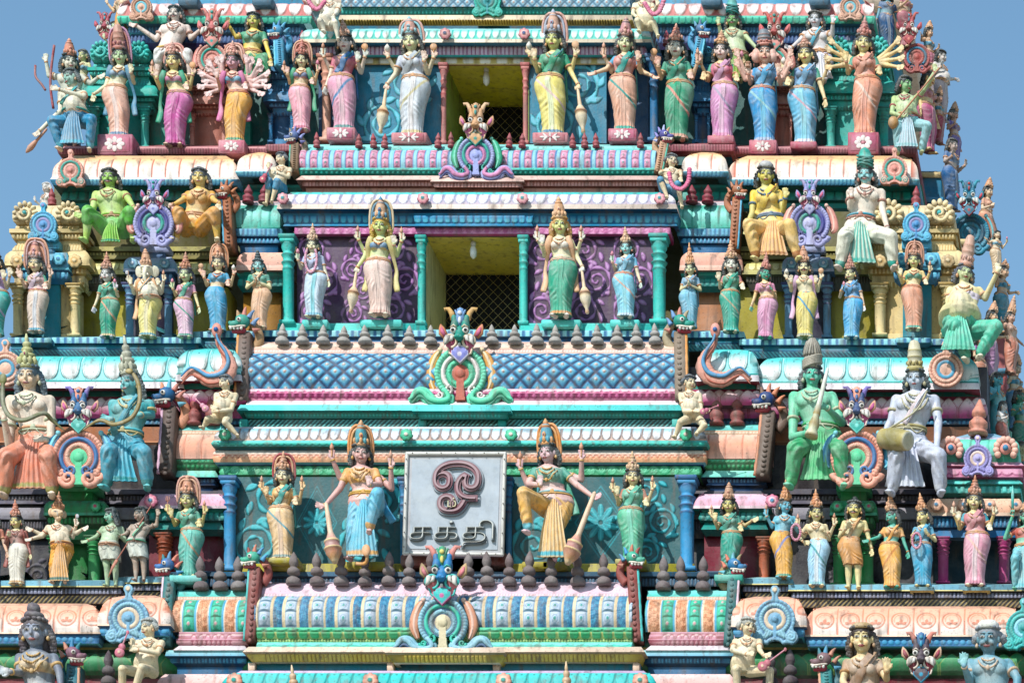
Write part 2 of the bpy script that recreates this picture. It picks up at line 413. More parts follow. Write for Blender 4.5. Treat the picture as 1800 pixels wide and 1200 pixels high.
# ------------------------------------------------------------------ ornament builders
def column(px, ytop, ybot, w, Y, c0, c1=None, capw=1.9, hi=None, sq=.0, name='column'):
    """moulded pilaster: flared capital, neck rings, shaft and base"""
    c1 = c0 if c1 is None else c1; z1, z0 = PZ(ytop, Y), PZ(ybot, Y); H = z1-z0; r = w/2*k_(Y); b = MB(); c = (PX(px, Y), Y, z0)
    pr = [(1.25, 0), (1.25, .035), (1.05, .045), (1.0, .06), (1.0, .60), (1.12, .615), (1.12, .63), (.95, .64), (1.0, .67), (1.25, .69), (1.3, .70),
          (1.0, .715), (.95, .735), (1.05, .76), (1.3, .78), (1.3, .79), (.95, .80), (1.0, .83), (1.25, .865), (capw*.8, .905), (capw*.82, .915), (capw*.66, .92)]
    cols = [lin(c1) if (i in (5, 6, 9, 10, 14, 15, 19, 20)) else lin(c0) for i in range(len(pr))]
    b.lathe([(x*r, z*H) for x, z in pr], c, cols, n=24)
    q = capw*r
    b.box(c[0]-q*.86, c[0]+q*.86, Y-q*.86, Y+q*.86, z0+H*.918, z0+H*.955, c0, bev=1)
    b.box(c[0]-q, c[0]+q, Y-q, Y+q, z0+H*.956, z1, c1, bev=1.2)
    b.box(c[0]-r*1.4, c[0]+r*1.4, Y-r*1.4, Y+r*1.4, z0-1, z0+H*.03, c0, bev=.8)
    return b.build(name, TOWER)

FIN = {}
def finial(px, ytop, ybot, w, Y, col, group_key, m=PAINT):
    k = (group_key, round(w), round(ybot-ytop), Y)
    kk = k_(Y); H = (ybot-ytop)*kk; r = w/2*kk
    if k not in FIN:
        b = MB(); pr = [(.9, 0), (1.0, .04), (1.0, .12), (.82, .20), (.5, .245), (.42, .27), (.5, .29), (.80, .33), (.86, .40), (.74, .48), (.45, .53), (.40, .55), (.50, .57), (.50, .60),
                        (.60, .64), (.62, .70), (.52, .80), (.32, .90), (.12, .97), (.03, 1)]
        if group_key == 'grey': pr = [(1, 0), (1, .10), (.88, .22), (.62, .30), (.5, .33), (.55, .36), (.74, .41), (.76, .49), (.55, .56), (.42, .59), (.46, .62), (.46, .68), (.34, .80), (.18, .92), (.03, 1)]
        if group_key == 'small': pr = [(1, 0), (1, .08), (.7, .14), (.95, .22), (.95, .34), (.6, .44), (.5, .5), (.75, .54), (.72, .64), (.42, .8), (.1, 1)]
        b.lathe([(x*r, z*H) for x, z in pr], (0, 0, 0), col, n=20)
        o = b.build('finial', TOWER, m); FIN[k] = o.data
    else:
        o = new_obj('finial', FIN[k], TOWER)
    o.location = (PX(px, Y)*U, Y*U, PZ(ybot, Y)*U); o.rotation_euler = (random.uniform(-.04, .04), random.uniform(-.05, .05), random.uniform(0, 6)); q = random.uniform(.95, 1.05); o.scale = (q, q, random.uniform(.96, 1.04)); return o

def smin(a, b, k):
    h = np.clip(.5+.5*(b-a)/k, 0, 1); return b*(1-h)+a*h-k*h*(1-h)

def kudu_fn(R, pal, tall=.0, notch=26, lobes=True, stem=True, hollow=True):
    """horseshoe arch ornament; R outer radius; pal = ring colours from the rim inwards"""
    P = [lin(c) for c in pal]
    def f(X, Z):
        z = Z
        d = np.hypot(X/(1.0), z)-R                      # circle
        ax = np.abs(X)
        if lobes:
            l1 = np.hypot(ax-R*.80, z+R*.86)-R*.34; d = smin(d, l1, R*.18)
            l2 = np.hypot(ax-R*.35, z+R*.80)-R*.42; d = smin(d, l2, R*.1)
            nk = np.maximum(np.hypot(ax, (z+R*1.45))-R*.42, -9e9); d = np.maximum(d, -(nk))
        if tall:
            d = smin(d, np.maximum(ax-R*.16, np.abs(z-R*1.1)-R*.3), R*.14); d = smin(d, np.hypot(ax, z-R*1.42)-R*.24, R*.06)
        th = np.arctan2(X, z); e = -d/R                 # distance inside, in radii
        nt = .5+.5*np.cos(th*notch)
        inside = d < -.0*R
        edges = [0, .17, .22, .42, .47, .66, 9]
        C = np.zeros(X.shape+(3,)); H = np.zeros(X.shape)
        for i in range(6):
            m = (e >= edges[i]) & (e < edges[i+1]); a, b_ = edges[i], min(edges[i+1], 1.0)
            v = np.clip((e-a)/(b_-a), 0, 1); hump = np.sqrt(np.clip(1-(2*v-1)**2, 0, 1))
            if i == 0: c = mix(P[0], P[0]*.62, sst(.75, 1, nt)*.7); h = .07*R*hump*(1-.35*sst(.7, 1, nt))
            elif i in (1, 3): c = np.broadcast_to(P[1], C.shape); h = .015*R*np.ones(X.shape)
            elif i == 2: c = mix(P[2], P[2]*.6, sst(.7, 1, .5+.5*np.cos(th*notch*1.3+1))*.7); h = .10*R*hump*(1-.3*sst(.7, 1, .5+.5*np.cos(th*notch*1.3+1)))
            elif i == 4: c = np.broadcast_to(P[3], C.shape); h = .06*R*hump
            else: c = np.broadcast_to(P[4], C.shape); h = .10*R*np.sqrt(v+.01)
            C[m] = c[m]; H[m] = h[m]
        if tall:
            q = np.hypot(ax, z-R*1.42); m = q < R*.12; C[m] = P[3]; H[m] = .12*R
        if stem:
            m = (ax < R*(.07+.10*np.clip(-z/R-.4, 0, 1)**2)) & (z < 0); C[m] = P[4]; H[m] = .08*R
            q = np.hypot(X, z); m = q < R*.17; C[m] = P[4]; H[m] = .10*R+.08*R*np.sqrt(np.clip(1-(q[m]/(R*.17))**2, 0, 1))
        for sx in (-1, 1):
            if lobes:
                q = np.hypot(X-sx*R*.80, z+R*.86); aa = np.arctan2(z+R*.86, X*sx-R*.8)
                m = q < R*.27; s = fr(q/(R*.15)-aa/(2*np.pi)*1.0); g = s < .5
                C[m & g] = P[2]; C[m & ~g] = P[0]; H[m] = (.10*R*np.sqrt(np.clip(1-(q/(R*.3))**2, 0, 1))+.03*R*g)[m]
        return np.where(inside, H+.02*R, -1), C
    return f

def kudu(px, py, R, Y, pal, tall=0, name='arch_medallion', depth=6, res=1.1, lobes=True, parent=None, stem=True):
    k = k_(Y); R *= k; b = MB(); hh = R*(3.4 if tall else 2.6)
    relief(R*2.5, hh+R*.2, lambda X, Z: kudu_fn(R, pal, tall, lobes=lobes, stem=stem)(X, Z+(.35*R if tall else 0)), max(res, R/60), depth, b, (PX(px, Y), Y, PZ(py, Y)+(.35*R if tall else 0)))
    return b.build(name, parent or TOWER)

def rosette(px, py, r, Y, c0, c1, c2, name='rosette'):
    k = k_(Y); r *= k; b = MB(); P = [lin(c) for c in (c0, c1, c2)]
    def f(X, Z):
        q = np.hypot(X, Z*1.05); th = np.arctan2(X, Z); rr = r*(.86+.14*np.abs(np.cos(th*3.5)))
        C = mix(P[0], P[0]*.6, sst(.75, .95, q/rr)); C = mix(C, P[1], 1-sst(.5, .58, q/r)); C = mix(C, P[2], 1-sst(.24, .32, q/r))
        H = r*.28*np.sqrt(np.clip(1-(q/rr*1.0)**2, 0, 1))+r*.12*(q < r*.28); return np.where(q < rr, H, -1), C
    relief(r*2.1, r*2.1, f, 1.0, 3, b, (PX(px, Y), Y, PZ(py, Y))); return b.build(name, TOWER)

def horn(b, p, dx, dz, r, col, curl=1, n=9, dy=0, tip=.15):
    """tapering flame / horn with a curled tip"""
    pts = []; rr = []
    for i in range(n):
        t = i/(n-1); a = t*t*1.5*curl
        pts.append((p[0]+dx*t+abs(dz)*.28*math.sin(a*1.6)*curl*.6, p[1]+dy*t, p[2]+dz*math.sin(min(t*1.25, 1.5)*1.2)/math.sin(1.44)*1.0)); rr.append(r*(1-t*(1-tip)))
    b.tube(pts, rr, col, n=8)

def lion_mask(px, py, w, Y, face, horncol, mouth, crest, ear, tongue, parent=None, name='lion_mask'):
    """frontal guardian lion: horned brow, bulging eyes, open cheeks with fangs, ears, tongue plate. (px,py)=bridge of nose, w=face width"""
    kk = k_(Y); s = w*kk/2; cx, cz = PX(px, Y), PZ(py, Y); b = MB(); y = Y
    A = lambda x, z, d=0: (cx+x*s, y-d*s, cz+z*s)
    b.ell(A(0, 0, .15), (s*.42, s*.5, s*.55), face)
    b.ell(A(0, -.25, .62), (s*.27, s*.3, s*.22), face); b.ell(A(-.13, -.30, .82), (s*.12, s*.1, s*.1), face); b.ell(A(.13, -.30, .82), (s*.12, s*.1, s*.1), face)
    for q in (-1, 1):
        b.ell(A(.30*q, .45, .30), (s*.25, s*.28, s*.42), face)            # brow bulge
        b.cone(A(.30*q, .6, .25), A(.36*q, 1.0, .25), s*.2, s*.15, face)
        b.ell(A(.34*q, .18, .52), (s*.19, s*.14, s*.19), 'ece8e0'); b.ell(A(.36*q, .16, .64), (s*.09, s*.06, s*.09), '15151a')
        b.tube([A(.15*q, .30, .62), A(.3*q, .42, .66), A(.5*q, .32, .55)], s*.05, mouth[1])
        # flared cheek mouth: rim and inner red
        th = np.linspace(-.4, 4.6, 16); rim = [A(q*(.52+.34*math.cos(a)), -.42+.36*math.sin(a), .45) for a in th]
        b.tube(rim, s*.075, mouth[1]); b.ell(A(q*.52, -.46, .32), (s*.33, s*.12, s*.35), mouth[0])
        b.ell(A(q*.40, -.85, .25), (s*.26, s*.13, s*.36), mouth[0]); b.tube([A(q*.2, -.6, .36), A(q*.16, -1.0, .4), A(q*.34, -1.2, .36), A(q*.6, -1.05, .3), A(q*.74, -.55, .3)], s*.06, mouth[1])
        for i, (fx, fl, fr_) in enumerate(((.42, .30, .12), (.68, .50, .15))):
            b.tube([A(q*fx, -.18, .5), A(q*(fx+.02), -.2-fl*.6, .62), A(q*(fx+.16), -.2-fl, .62)], [s*fr_, s*fr_*.85, s*.02], 'd8d4cc')
        pts = [A(q*.85, -.05, .1), A(q*1.05, .22, .1), A(q*1.12, .5, .05), A(q*1.18, .72, .0)]     # ear
        b.tube(pts, [s*.18, s*.24, s*.16, s*.03], ear, flat=.4)
        b.tube([A(q*.88, -.02, .2), A(q*1.04, .25, .2), A(q*1.12, .5, .12)], [s*.08, s*.12, s*.04], mouth[0], flat=.5)
        pts = [A(q*.42, .9, .2), A(q*.50, 1.25, .2), A(q*.68, 1.5, .2), A(q*.92, 1.52, .18), A(q*.86, 1.36, .18)]
        b.tube(pts, [s*.17, s*.16, s*.13, s*.09, s*.03], horncol, flat=.6)
    b.ell(A(0, 1.0, .3), (s*.26, s*.16, s*.55), crest[0]); b.ell(A(0, 1.18, .46), (s*.13, s*.08, s*.13), crest[1]); b.ell(A(0, .78, .44), (s*.1, s*.08, s*.2), crest[1])
    for i in range(-2, 3): b.cone(A(i*.08, 1.1, .34), A(i*.14, 1.5-abs(i)*.06, .3), s*.08, s*.05, crest[0])
    def f(X, Z):
        u = np.abs(X)/(s*.5); v = Z/(s*.55); e = np.minimum(1-v-.2*u, 1.0+v-u*.9)*.5
        e = np.where(v > .4, np.minimum(e, .75-u), np.minimum(e, 1-u)); q = np.hypot(X, Z)
        C = mix(lin(tongue[1]), lin(tongue[0]), sst(.06, .14, e)); C = mix(C, lin(tongue[1]), 1-sst(.10*s, .15*s, q))
        return np.where(e > 0, s*.14*np.sqrt(np.clip(e, 0, 1)), -1), C
    relief(s*1.15, s*1.3, f, max(1, s/30), s*.22, b, A(0, -1.15, .2)); b.ell(A(0, -.62, .5), (s*.09, s*.12, s*.1), 'ece8e0')
    return b.build(name, parent or TOWER)

def big_arch(px, py, R, Y, pal, mask=None, wings=None, stand=None, wave=True, wing_h=1.0, name='arch_ornament'):
    """large horseshoe ornament with lion mask on top; pal rings; wings=(outer flame colour); wave = scrolled foot"""
    kk = k_(Y); r = R*kk; c = (PX(px, Y), Y, PZ(py, Y)); b = MB(); P = [lin(x) for x in pal]
    A = lambda x, z, d=0: (c[0]+x*r, Y-d*r, c[2]+z*r)
    def f(X, Z):
        q = np.hypot(X, Z*.98)/r; th = np.arctan2(X, Z); ax = np.abs(X)/r; z = Z/r
        C = np.zeros(X.shape+(3,)); H = -np.ones(X.shape); nt = .5+.5*np.cos(th*44)
        bands = [(.80, 1.0, 0, .10, 1), (.745, .80, 4, .03, 0), (.58, .745, 1, .11, 0), (.53, .58, 4, .03, 0), (.36, .53, 2, .09, 1), (.32, .36, 4, .03, 0), (0, .32, 3, .05, 0)]
        ok = (np.abs(th) < 2.45) | (q < .6)
        for a, b_, ci, h, n in bands:
            m = (q >= a) & (q < b_) & ok; v = np.clip((q-a)/(b_-a)*2-1, -1, 1); hp = np.sqrt(np.clip(1-v*v, 0, 1))
            cc = np.broadcast_to(P[ci], C.shape)
            if n: cc = mix(cc, P[ci]*.5, sst(.72, 1, nt)*.9); hp = hp*(1-.3*sst(.8, 1, nt))
            C[m] = cc[m]; H[m] = (h*r*hp)[m]+.02*r
        m = (ax < .14+.10*np.clip(-z-.3, 0, 1)**1.5) & (z < -.12) & (z > -1.05); C[m] = P[3]; H[m] = .09*r
        m = (q < .20); C[m] = P[3]; H[m] = .06*r+.1*r*np.sqrt(np.clip(1-(q[m]/.2)**2, 0, 1))
        return H, C
    relief(r*2.04, r*2.15, f, max(1.1, R/55), 6, b, A(0, 0))
    # feet: banded tubes ending in curls
    for q in (-1, 1):
        a0 = 2.35
        if wave:
            pts = [A(q*.62, -.66, .12), A(q*.42, -.98, .12), A(q*.75, -1.12, .12), A(q*1.15, -1.02, .12), A(q*1.38, -.78, .12), A(q*1.62, -.74, .12), A(q*1.82, -.95, .1), A(q*1.98, -1.05, .1)]
            pts = smooth_pts(pts, 26); n = len(pts); rad = np.interp(np.linspace(0, 1, n), [0, .3, .6, .8, 1], [.18, .27, .26, .20, .07])*r
            b.tube(pts, rad, pal[0], flat=.45, n=10); p2 = np.array(pts)-[0, .12*r, -.04*r]; b.tube(p2, rad*.45, pal[2] if len(pal) < 6 else pal[5], flat=.6); b.tube(np.array(pts)-[0, .05*r, .16*r], rad*.3, pal[4])
            b.tube(spiral(A(q*.46, -.62, .16), .20*r, q, 1.4), np.linspace(.07, .035, 22)*r, pal[1])
            b.tube(spiral(A(q*.78, -.84, .2), .15*r, q, 1.3), np.linspace(.06, .03, 22)*r, pal[1])
        else:
            b.tube(spiral(A(q*.40, -.80, .15), .30*r, q, 1.5), np.linspace(.13, .05, 22)*r, pal[0]); b.tube(spiral(A(q*.30, -.50, .18), .22*r, q, 1.4), np.linspace(.08, .03, 22)*r, pal[1])
            b.tube(spiral(A(q*.68, -.62, .12), .24*r, q, 1.2), np.linspace(.13, .05, 22)*r, pal[0])
        if wings:
            pts = [A(q*1.02, -.62 if wave else -.35, .0), A(q*1.16, -.2, .0), A(q*1.14, .25, 0), A(q*.98, .68*wing_h, 0), A(q*.80, .92*wing_h, 0)]
            pts = smooth_pts(pts, 20); b.tube(pts, np.interp(np.linspace(0, 1, 20), [0, .3, .75, 1], [.08, .22, .17, .07])*r, wings[0], flat=.5); b.tube(np.array(pts)-[0, .07*r, 0], np.interp(np.linspace(0, 1, 20), [0, .3, .8, 1], [.02, .07, .06, .03])*r, wings[1], flat=.6)
            b.ell(A(q*.80, .94*wing_h, .05), (r*.1, r*.1, r*.1), wings[1])
    o = b.build(name, TOWER)
    if mask: lion_mask(px, mask[0], mask[1], Y-r*.10, *mask[2:], parent=o)
    return o

def smooth_pts(pts, n):
    P = np.asarray(pts, float); m = len(P); t = np.linspace(0, m-1, n); out = []
    for x in t:
        i = min(int(x), m-2); u = x-i; p0, p1, p2, p3 = P[max(i-1, 0)], P[i], P[i+1], P[min(i+2, m-1)]
        out.append(.5*((2*p1)+(-p0+p2)*u+(2*p0-5*p1+4*p2-p3)*u*u+(-p0+3*p1-3*p2+p3)*u**3))
    return np.array(out)
def spiral(c, R, q, turns, n=22, start=0):
    t = np.linspace(0, 1, n); a = start+t*turns*2*np.pi; rr = R*(1-t*.85)
    return np.stack([c[0]+q*rr*np.cos(a), np.full(n, c[1])-t*R*.2, c[2]-rr*np.sin(a)], -1)

def lion_end(px0, py0, px1, py1, w, Y0, Y1, q, body, edge, face, mane, mouth='b5304a', name='lion_bracket', head=1.0):
    """curved gable rib at a barrel-roof end, topped by an outward looking lion head. q=-1 faces left"""
    b = MB(); n = 14
    P = []
    for i in range(n):
        t = i/(n-1); Yt = Y0+(Y1-Y0)*t**2.2; P.append((PX(px0+(px1-px0)*t, Yt), Yt, PZ(py0+(py1-py0)*t, Yt)))
    P = np.array(P); w = w*k_(Y0)
    for i in range(n-1):
        pass
    prof = []
    for p in P:
        sc = 8
        ring = [(p[0]-w*.5, p[1]-5, p[2]), (p[0]-w*.42, p[1]-9, p[2]+2), (p[0]+w*.42, p[1]-9, p[2]+2), (p[0]+w*.5, p[1]-5, p[2]), (p[0]+w*.5, p[1]+26, p[2]), (p[0]-w*.5, p[1]+26, p[2])]
        prof.append(ring)
    b.grid(np.array(prof), body, True, True, True)
    b.tube(P+np.array([q*w*.50, -7, 0]), w*.13*(1+.18*np.cos(np.arange(n)*3.1)), edge, n=8)
    for i in range(0, n, 1):
        p = P[i]; b.ell((p[0]-q*w*.05, p[1]-10.5, p[2]), (w*.18, 1.6, abs(py1-py0)/n*.42), mix(lin(body), np.zeros(3), .12))
    o = b.build(name, TOWER)
    # head
    b = MB(); c = P[-1]; s = w*1.12*head; A = lambda x, z, d=0: (c[0]+q*x*s, c[1]-6-d*s, c[2]+z*s)
    b.ell(A(.1, .75, .2), (s*.55, s*.45, s*.5), face, noise=.1); b.ell(A(.65, .5, .3), (s*.4, s*.32, s*.27), face); b.ell(A(.95, .6, .3), (s*.16, s*.2, s*.15), face)
    b.cone(A(.1, .12, .2), A(.75, .0, .25), s*.26, s*.12, mouth); b.tube(smooth_pts([A(-.15, .35, .42), A(.2, .28, .62), A(.65, .22, .6), A(1.0, .32, .4)], 10), s*.075, 'e9dccb')
    for k in range(4): b.ell(A(.1+k*.25, .16, .55), (s*.11, s*.1, s*.14), 'efeae2')
    b.ell(A(.25, .75, .62), (s*.17, s*.12, s*.16), 'efeae2'); b.ell(A(.27, .75, .72), (s*.08, s*.06, s*.08), '14161c')
    for k, (x, z, dx, dz) in enumerate(((-.35, 1.0, -.35, .55), (0, 1.1, -.05, .7), (.35, 1.0, .25, .55), (-.6, .5, -.45, .5), (-.65, .1, -.5, .1))):
        horn(b, A(x, z, .2), q*dx*s, dz*s, s*.2, mane[k % len(mane)], curl=q*.8)
    b.tube(smooth_pts([A(-.5, .7, .0), A(-.9, .2, -.2), A(-.95, -.5, -.3), A(-.5, -1.1, -.3)], 12), np.linspace(.28, .38, 12)*s, mane[-1], flat=.6)
    b.build('lion_head', o)
    return o

def spirals_dist(X, Z, w, h, seed, n=9):
    """distance to a painted field of scrolling leaves"""
    r = np.random.RandomState(seed); d = np.full(X.shape, 99.0); pts = []
    ny = max(2, int(h/(w*.75))+1)
    for i in range(ny):
        q = 1 if i % 2 else -1; cx, cz = q*w*.14, -h/2+h*(i+.5)/ny; R = min(w*.36, h/ny*.52); t = np.linspace(0, 1, 110); a = t*2.1*2*np.pi*q+(-1.2 if q > 0 else 4.3)
        pts.append(np.stack([cx+R*(1-t*.9)*np.cos(a), cz+R*(1-t*.9)*np.sin(a), (2.6+1.0*np.sin(t*70))*(1-.5*t)*R/24], -1))
        for k in range(7):                                   # leaf lobes round the outside
            aa = a[0]+q*(k+.3)*.85; rr = R*1.02; tt = np.linspace(0, 1, 12); pts.append(np.stack([cx+(rr+tt*R*.32)*np.cos(aa+tt*.4*q), cz+(rr+tt*R*.32)*np.sin(aa+tt*.4*q), 3.4*np.sin(np.pi*(tt*.8+.2))*R/22], -1))
    P = np.vstack(pts)
    for p in P: d = np.minimum(d, np.hypot(X-p[0], Z-p[1])-p[2])
    return d
def panel(px0, px1, py0, py1, Y, bgc, fg, fg2=None, kind='scroll', seed=1, depth=20, name='painted_panel'):
    x0, x1, z1, z0 = PX(px0, Y), PX(px1, Y), PZ(py0, Y), PZ(py1, Y); w, h = x1-x0, z1-z0; B, F = lin(bgc), lin(fg); F2 = lin(fg2 or fg)
    def f(X, Z):
        fade = (w*.5-np.abs(X) > 3) & (h*.5-np.abs(Z) > 3)
        if kind == 'scroll':
            d = spirals_dist(X, Z, w, h, seed); g = (1-sst(-.6, .6, d))*fade; C = mix(B, F, g*.9); C = mix(C, F2, (1-sst(-3, -1.2, d))*fade*.7); C = mix(C, B*.45, (1-sst(.2, 1.3, np.abs(d-.7)))*fade*.8); H = 2.0*g*(.6+.4*sst(0, -2.5, d))
        elif kind == 'flower':
            r = np.hypot(X, Z); th = np.arctan2(X, Z); R = min(w, h)*.33; e = np.abs(X)/(w*.47)+np.abs(Z)/(h*.40)
            g = (1-sst(-.05, .06, r/R-.25-.75*np.abs(np.cos(th*5))**.5))*(r > R*.12); g2 = (1-sst(.02, .035, np.abs(e-1)))+(1-sst(.01, .02, np.abs(e-.88)))
            C = mix(B, F, np.clip(g+g2*.7, 0, 1)*.9); C = mix(C, F2, (np.abs(fr(th*5/np.pi+.5)-.5) < .1)*g); H = 1.2*g
        else: C = np.broadcast_to(B, X.shape+(3,)).copy(); H = np.zeros(X.shape)
        return np.maximum(H, 0), C
    b = MB(); relief(w, h, f, 1.25 if kind != 'plain' else 30, depth, b, ((x0+x1)/2, Y+depth, (z0+z1)/2)); return b.build(name, TOWER)
def block(px0, px1, py0, py1, Y, depth, col, bev=1.2, name='plinth', parent=None, m=PAINT):
    b = MB(); b.box(PX(px0, Y), PX(px1, Y), Y, Y+depth, PZ(py1, Y), PZ(py0, Y), col, bev); return b.build(name, parent or TOWER, m)

# ------------------------------------------------------------------ the tower, tier by tier (top tier first)
YA, YB, YC, YD, YT = 130, 0, -130, -260, 260
DEEP = 900
# solid cores
core(330, 1440, -420, 60, YT+60, 520, '7c8fa8'); core(222, 1543, 30, 290, YA+178, 640, '1f6e6a'); core(95, 1618, 330, 615, YB+178, 840, '5f5a22')
core(-40, 1735, 645, 1050, YC+60, 1180, '3a2b3a'); core(-160, 1850, 1085, 1700, YD+60, 1420, '2f6a5a')
b = MB()                                                   # the plain lower storeys and granite base under the picture
for i in range(7):
    zt = 1640-i*215; e = i*40; b.box(-1100-e, 1010+e, YD+20-e, YD+1560+e, zt-215, zt, ['2a9a8a', 'c98a74', '3a7ab0', 'b05a80', '3a9a70', 'd0b070', '8a8078'][i], 6)
    b.box(-1125-e, 1035+e, YD-10-e, YD+1590+e, zt-38, zt-10, ['e8c0b0', 'a8d8e0', 'f0d8a0', 'd0c0e0', 'e8b8a0', 'a0d8c8', 'a09890'][i], 6)
b.box(-1420, 1330, YD-280, YD+1850, -20, 140, '8a8078', 8); b.build('lower_storey', TOWER)
b = MB()                                                   # the top storeys above the picture
for i in range(4):
    b.box(-640+i*70, 640-i*75, YT+70+i*70, YT+600-i*40, 3120+i*210, 3120+(i+1)*210, ['3a8ab0', 'd09a84', '3a9a8a', 'c080a0'][i], 5)
    b.box(-670+i*70, 670-i*75, YT+40+i*70, YT+630-i*40, 3300+i*210, 3326+i*210, 'e8d0b8', 5)
th = np.linspace(0, np.pi, 20); pp = np.array([[(x, YT+450+170*np.cos(a), 3960+150*np.sin(a)) for a in th] for x in (-360, 340)]); b.grid(pp, '2f8fa8', capa=False); b.build('upper_storey', TOWER)

# ---- TIER T (top strip of the photo)
M('barrel_roof', 600, 1108, YT+20, (0, -60), [(34, 12, diamond(17, 14, 'cfe0ee', '7fa8d0', '3a5f8a', 'e9e4dc', 2), 12)], ret=90)
M('barrel_roof', 600, 1108, YT+6, (12, 11), [(14, 19, scal(11, '7fdcc8', '1fa089', '0f8070')), (10, 27, bead(7, '4fd0b8', '18a08c'))], ret=90)
M('cornice', 595, 1112, YT-8, (10, 27), [(12, 35, 'e8d2b4'), (4, 44, dent(5, 'd8b45a', 'a07a2a')), (2, 46, 'e0cda0')], ret=80)
M('cornice', 598, 1110, YT-2, (0, 45), [(0, 54, '2a6f9a')], ret=80)
M('cornice', 527, 1145, YA-36, (-8, 51), [(0, 53, 'bfe8dc'), (14, 69, petal(14, '8fe0d0', 'e4efe8', '49c0a8', dbl=False, d=1.5), 3), (15, 75, 'ecdcc2'), (4, 80, '2b7aa8'), (2, 82, '15547c')], ret=120)
M('frieze', 538, 1135, YA-30, (2, 82), [(2, 97, dent(7.5, 'd8c2dc', '9a3a78', .8, 2)), (3, 100, '2fb09c'), (0, 102, '0f7a78')], ret=120)
M('lintel', 548, 1128, YA-22, (2, 102), [(2, 112, bead(30, 'ece6d6', 'c8b468', 1.0, .8)), (2, 114, 'dfc07a'), (-14, 116, 'a05a50')], ret=100)
for x in (783, 922): rosette(x, 61, 11, YA-58, 'd88a90', 'f0b8b0', '2a4a8a', 'rosette')
for q, (xa, xb) in (('l', (206, 548)), ('r', (1132, 1538))):
    M('cornice', xa, xb, YA-8, (-25, -3), [(-18, 8, '4f86b4'), (0, 28, petal(26, 'f0c4c0', 'f4e6e4', 'd2887e', gap='c86a68', top=.2, dbl=False), 4), (1, 30, '58c4a0'), (-2, 42, petal(12, '5fd0a8', '3fb890', '2a9a80', dbl=False, d=1))], ret=500)
    M('frieze', xa+15, xb-14, YA+4, (4, 42), [(0, 48, '2a5f8a'), (0, 58, dent(6, '4f7cb0', '2f5590')), (-6, 62, '88a4cc'), (-4, 76, dent(7, '4a5fa0', '2a3f78')), (-8, 88, '3a2f6a')], ret=480)
for x in (250, 1495): kudu(x, 16, 19, YA-20, ['d8a890', '5a3a30', 'c8957a', '7ab0d0', 'e0b098'], res=.9)
for x in (330, 460, 1250, 1440): block(x-18, x+18, -8, 8, YA-26, 40, '5a6f94', 3)

# ---- TIER A wall
YW = YA
for xa, xb, s in ((618, 776, 3), (930, 1066, 5)):
    panel(xa, xb, 112, 252, YW-18, '1478a4', '5ab4d4', '8accdf', seed=s)
panel(560, 620, 110, 250, YW+6, '1a4f86', '1a4f86', kind='plain'); panel(1064, 1140, 110, 250, YW+6, '1a4f86', '1a4f86', kind='plain')
panel(220, 560, 88, 262, YW+38, '0f5f58', '0f5f58', kind='plain'); panel(1140, 1545, 88, 262, YW+38, '0f5f58', '0f5f58', kind='plain')
def opening(x0, x1, y0, y1, Y, dep, cl, cc, meshcol):
    """door recess with ceiling, side walls, back blackened as shadow and wire mesh"""
    b = MB(); X0, X1, Z1, Z0 = PX(x0, Y), PX(x1, Y), PZ(y0, Y), PZ(y1, Y)
    for P, c in (([(X0, Y, Z0), (X0, Y+dep, Z0), (X0, Y+dep, Z1), (X0, Y, Z1)], cl), ([(X1, Y, Z1), (X1, Y+dep, Z1), (X1, Y+dep, Z0), (X1, Y, Z0)], cl),
                 ([(X0, Y, Z1), (X0, Y+dep, Z1), (X1, Y+dep, Z1), (X1, Y, Z1)], cc), ([(X0, Y, Z0), (X1, Y, Z0), (X1, Y+dep, Z0), (X0, Y+dep, Z0)], cc),
                 ):
        b.add(P, [(0, 1, 2, 3)], [], c)
    o = b.build('door_recess', TOWER, smooth=False)
    b = MB(); b.box(X0-2, X1+2, Y+dep, Y+dep+8, Z0-2, Z1+2, '0a0c14'); b.build('door_shadow', TOWER, DARK, smooth=False)  # black sheet standing in for the shade deep in the doorway
    b = MB(); g = 17; h = Z1-Z0; w = X1-X0; yy = Y+dep-6
    n = int((w+h)/g)+1
    for i in range(n):
        for sgn in (1, -1):
            a = i*g-h; pts = []
            lo, hi = max(0, a), min(w, a+h)
            if hi <= lo: continue
            za, zb = lo-a, hi-a
            if sgn < 0: za, zb = h-za, h-zb
            b.cone((X0+lo, yy+sgn*.6, Z0+za), (X0+hi, yy+sgn*.6, Z0+zb), .5, .5, meshcol, n=5, caps=False)
    b.build('wire_mesh', TOWER, METAL)
    b = MB(); b.box(X0-3, X1+3, Y-6, Y-.3, Z1, Z1+5, cc, .6); b.build('door_frame', TOWER)
    return X0, X1, Z0, Z1
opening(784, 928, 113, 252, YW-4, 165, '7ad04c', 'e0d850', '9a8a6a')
for (xa, xb, Yq, ya, yb) in ((776, 785, YA, 112, 256), (927, 931, YA, 112, 256)):   # wall cheeks beside the openings
    b = MB(); b.box(PX(xa, Yq), PX(xb, Yq), Yq-3, Yq+150, PZ(yb, Yq), PZ(ya, Yq), '8fa84a'); b.build('wall', TOWER, smooth=False)
for x in (780, 924): column(x, 113, 254, 9, YW-22, 'c87a76', 'b05a5a', 1.9)
for x, c, d in ((574, 'e0a890', 'c88a78'), (1150, '2a6aa8', '1f4f86')): column(x, 100, 250, 15, YW-25, c, d, 2.0)
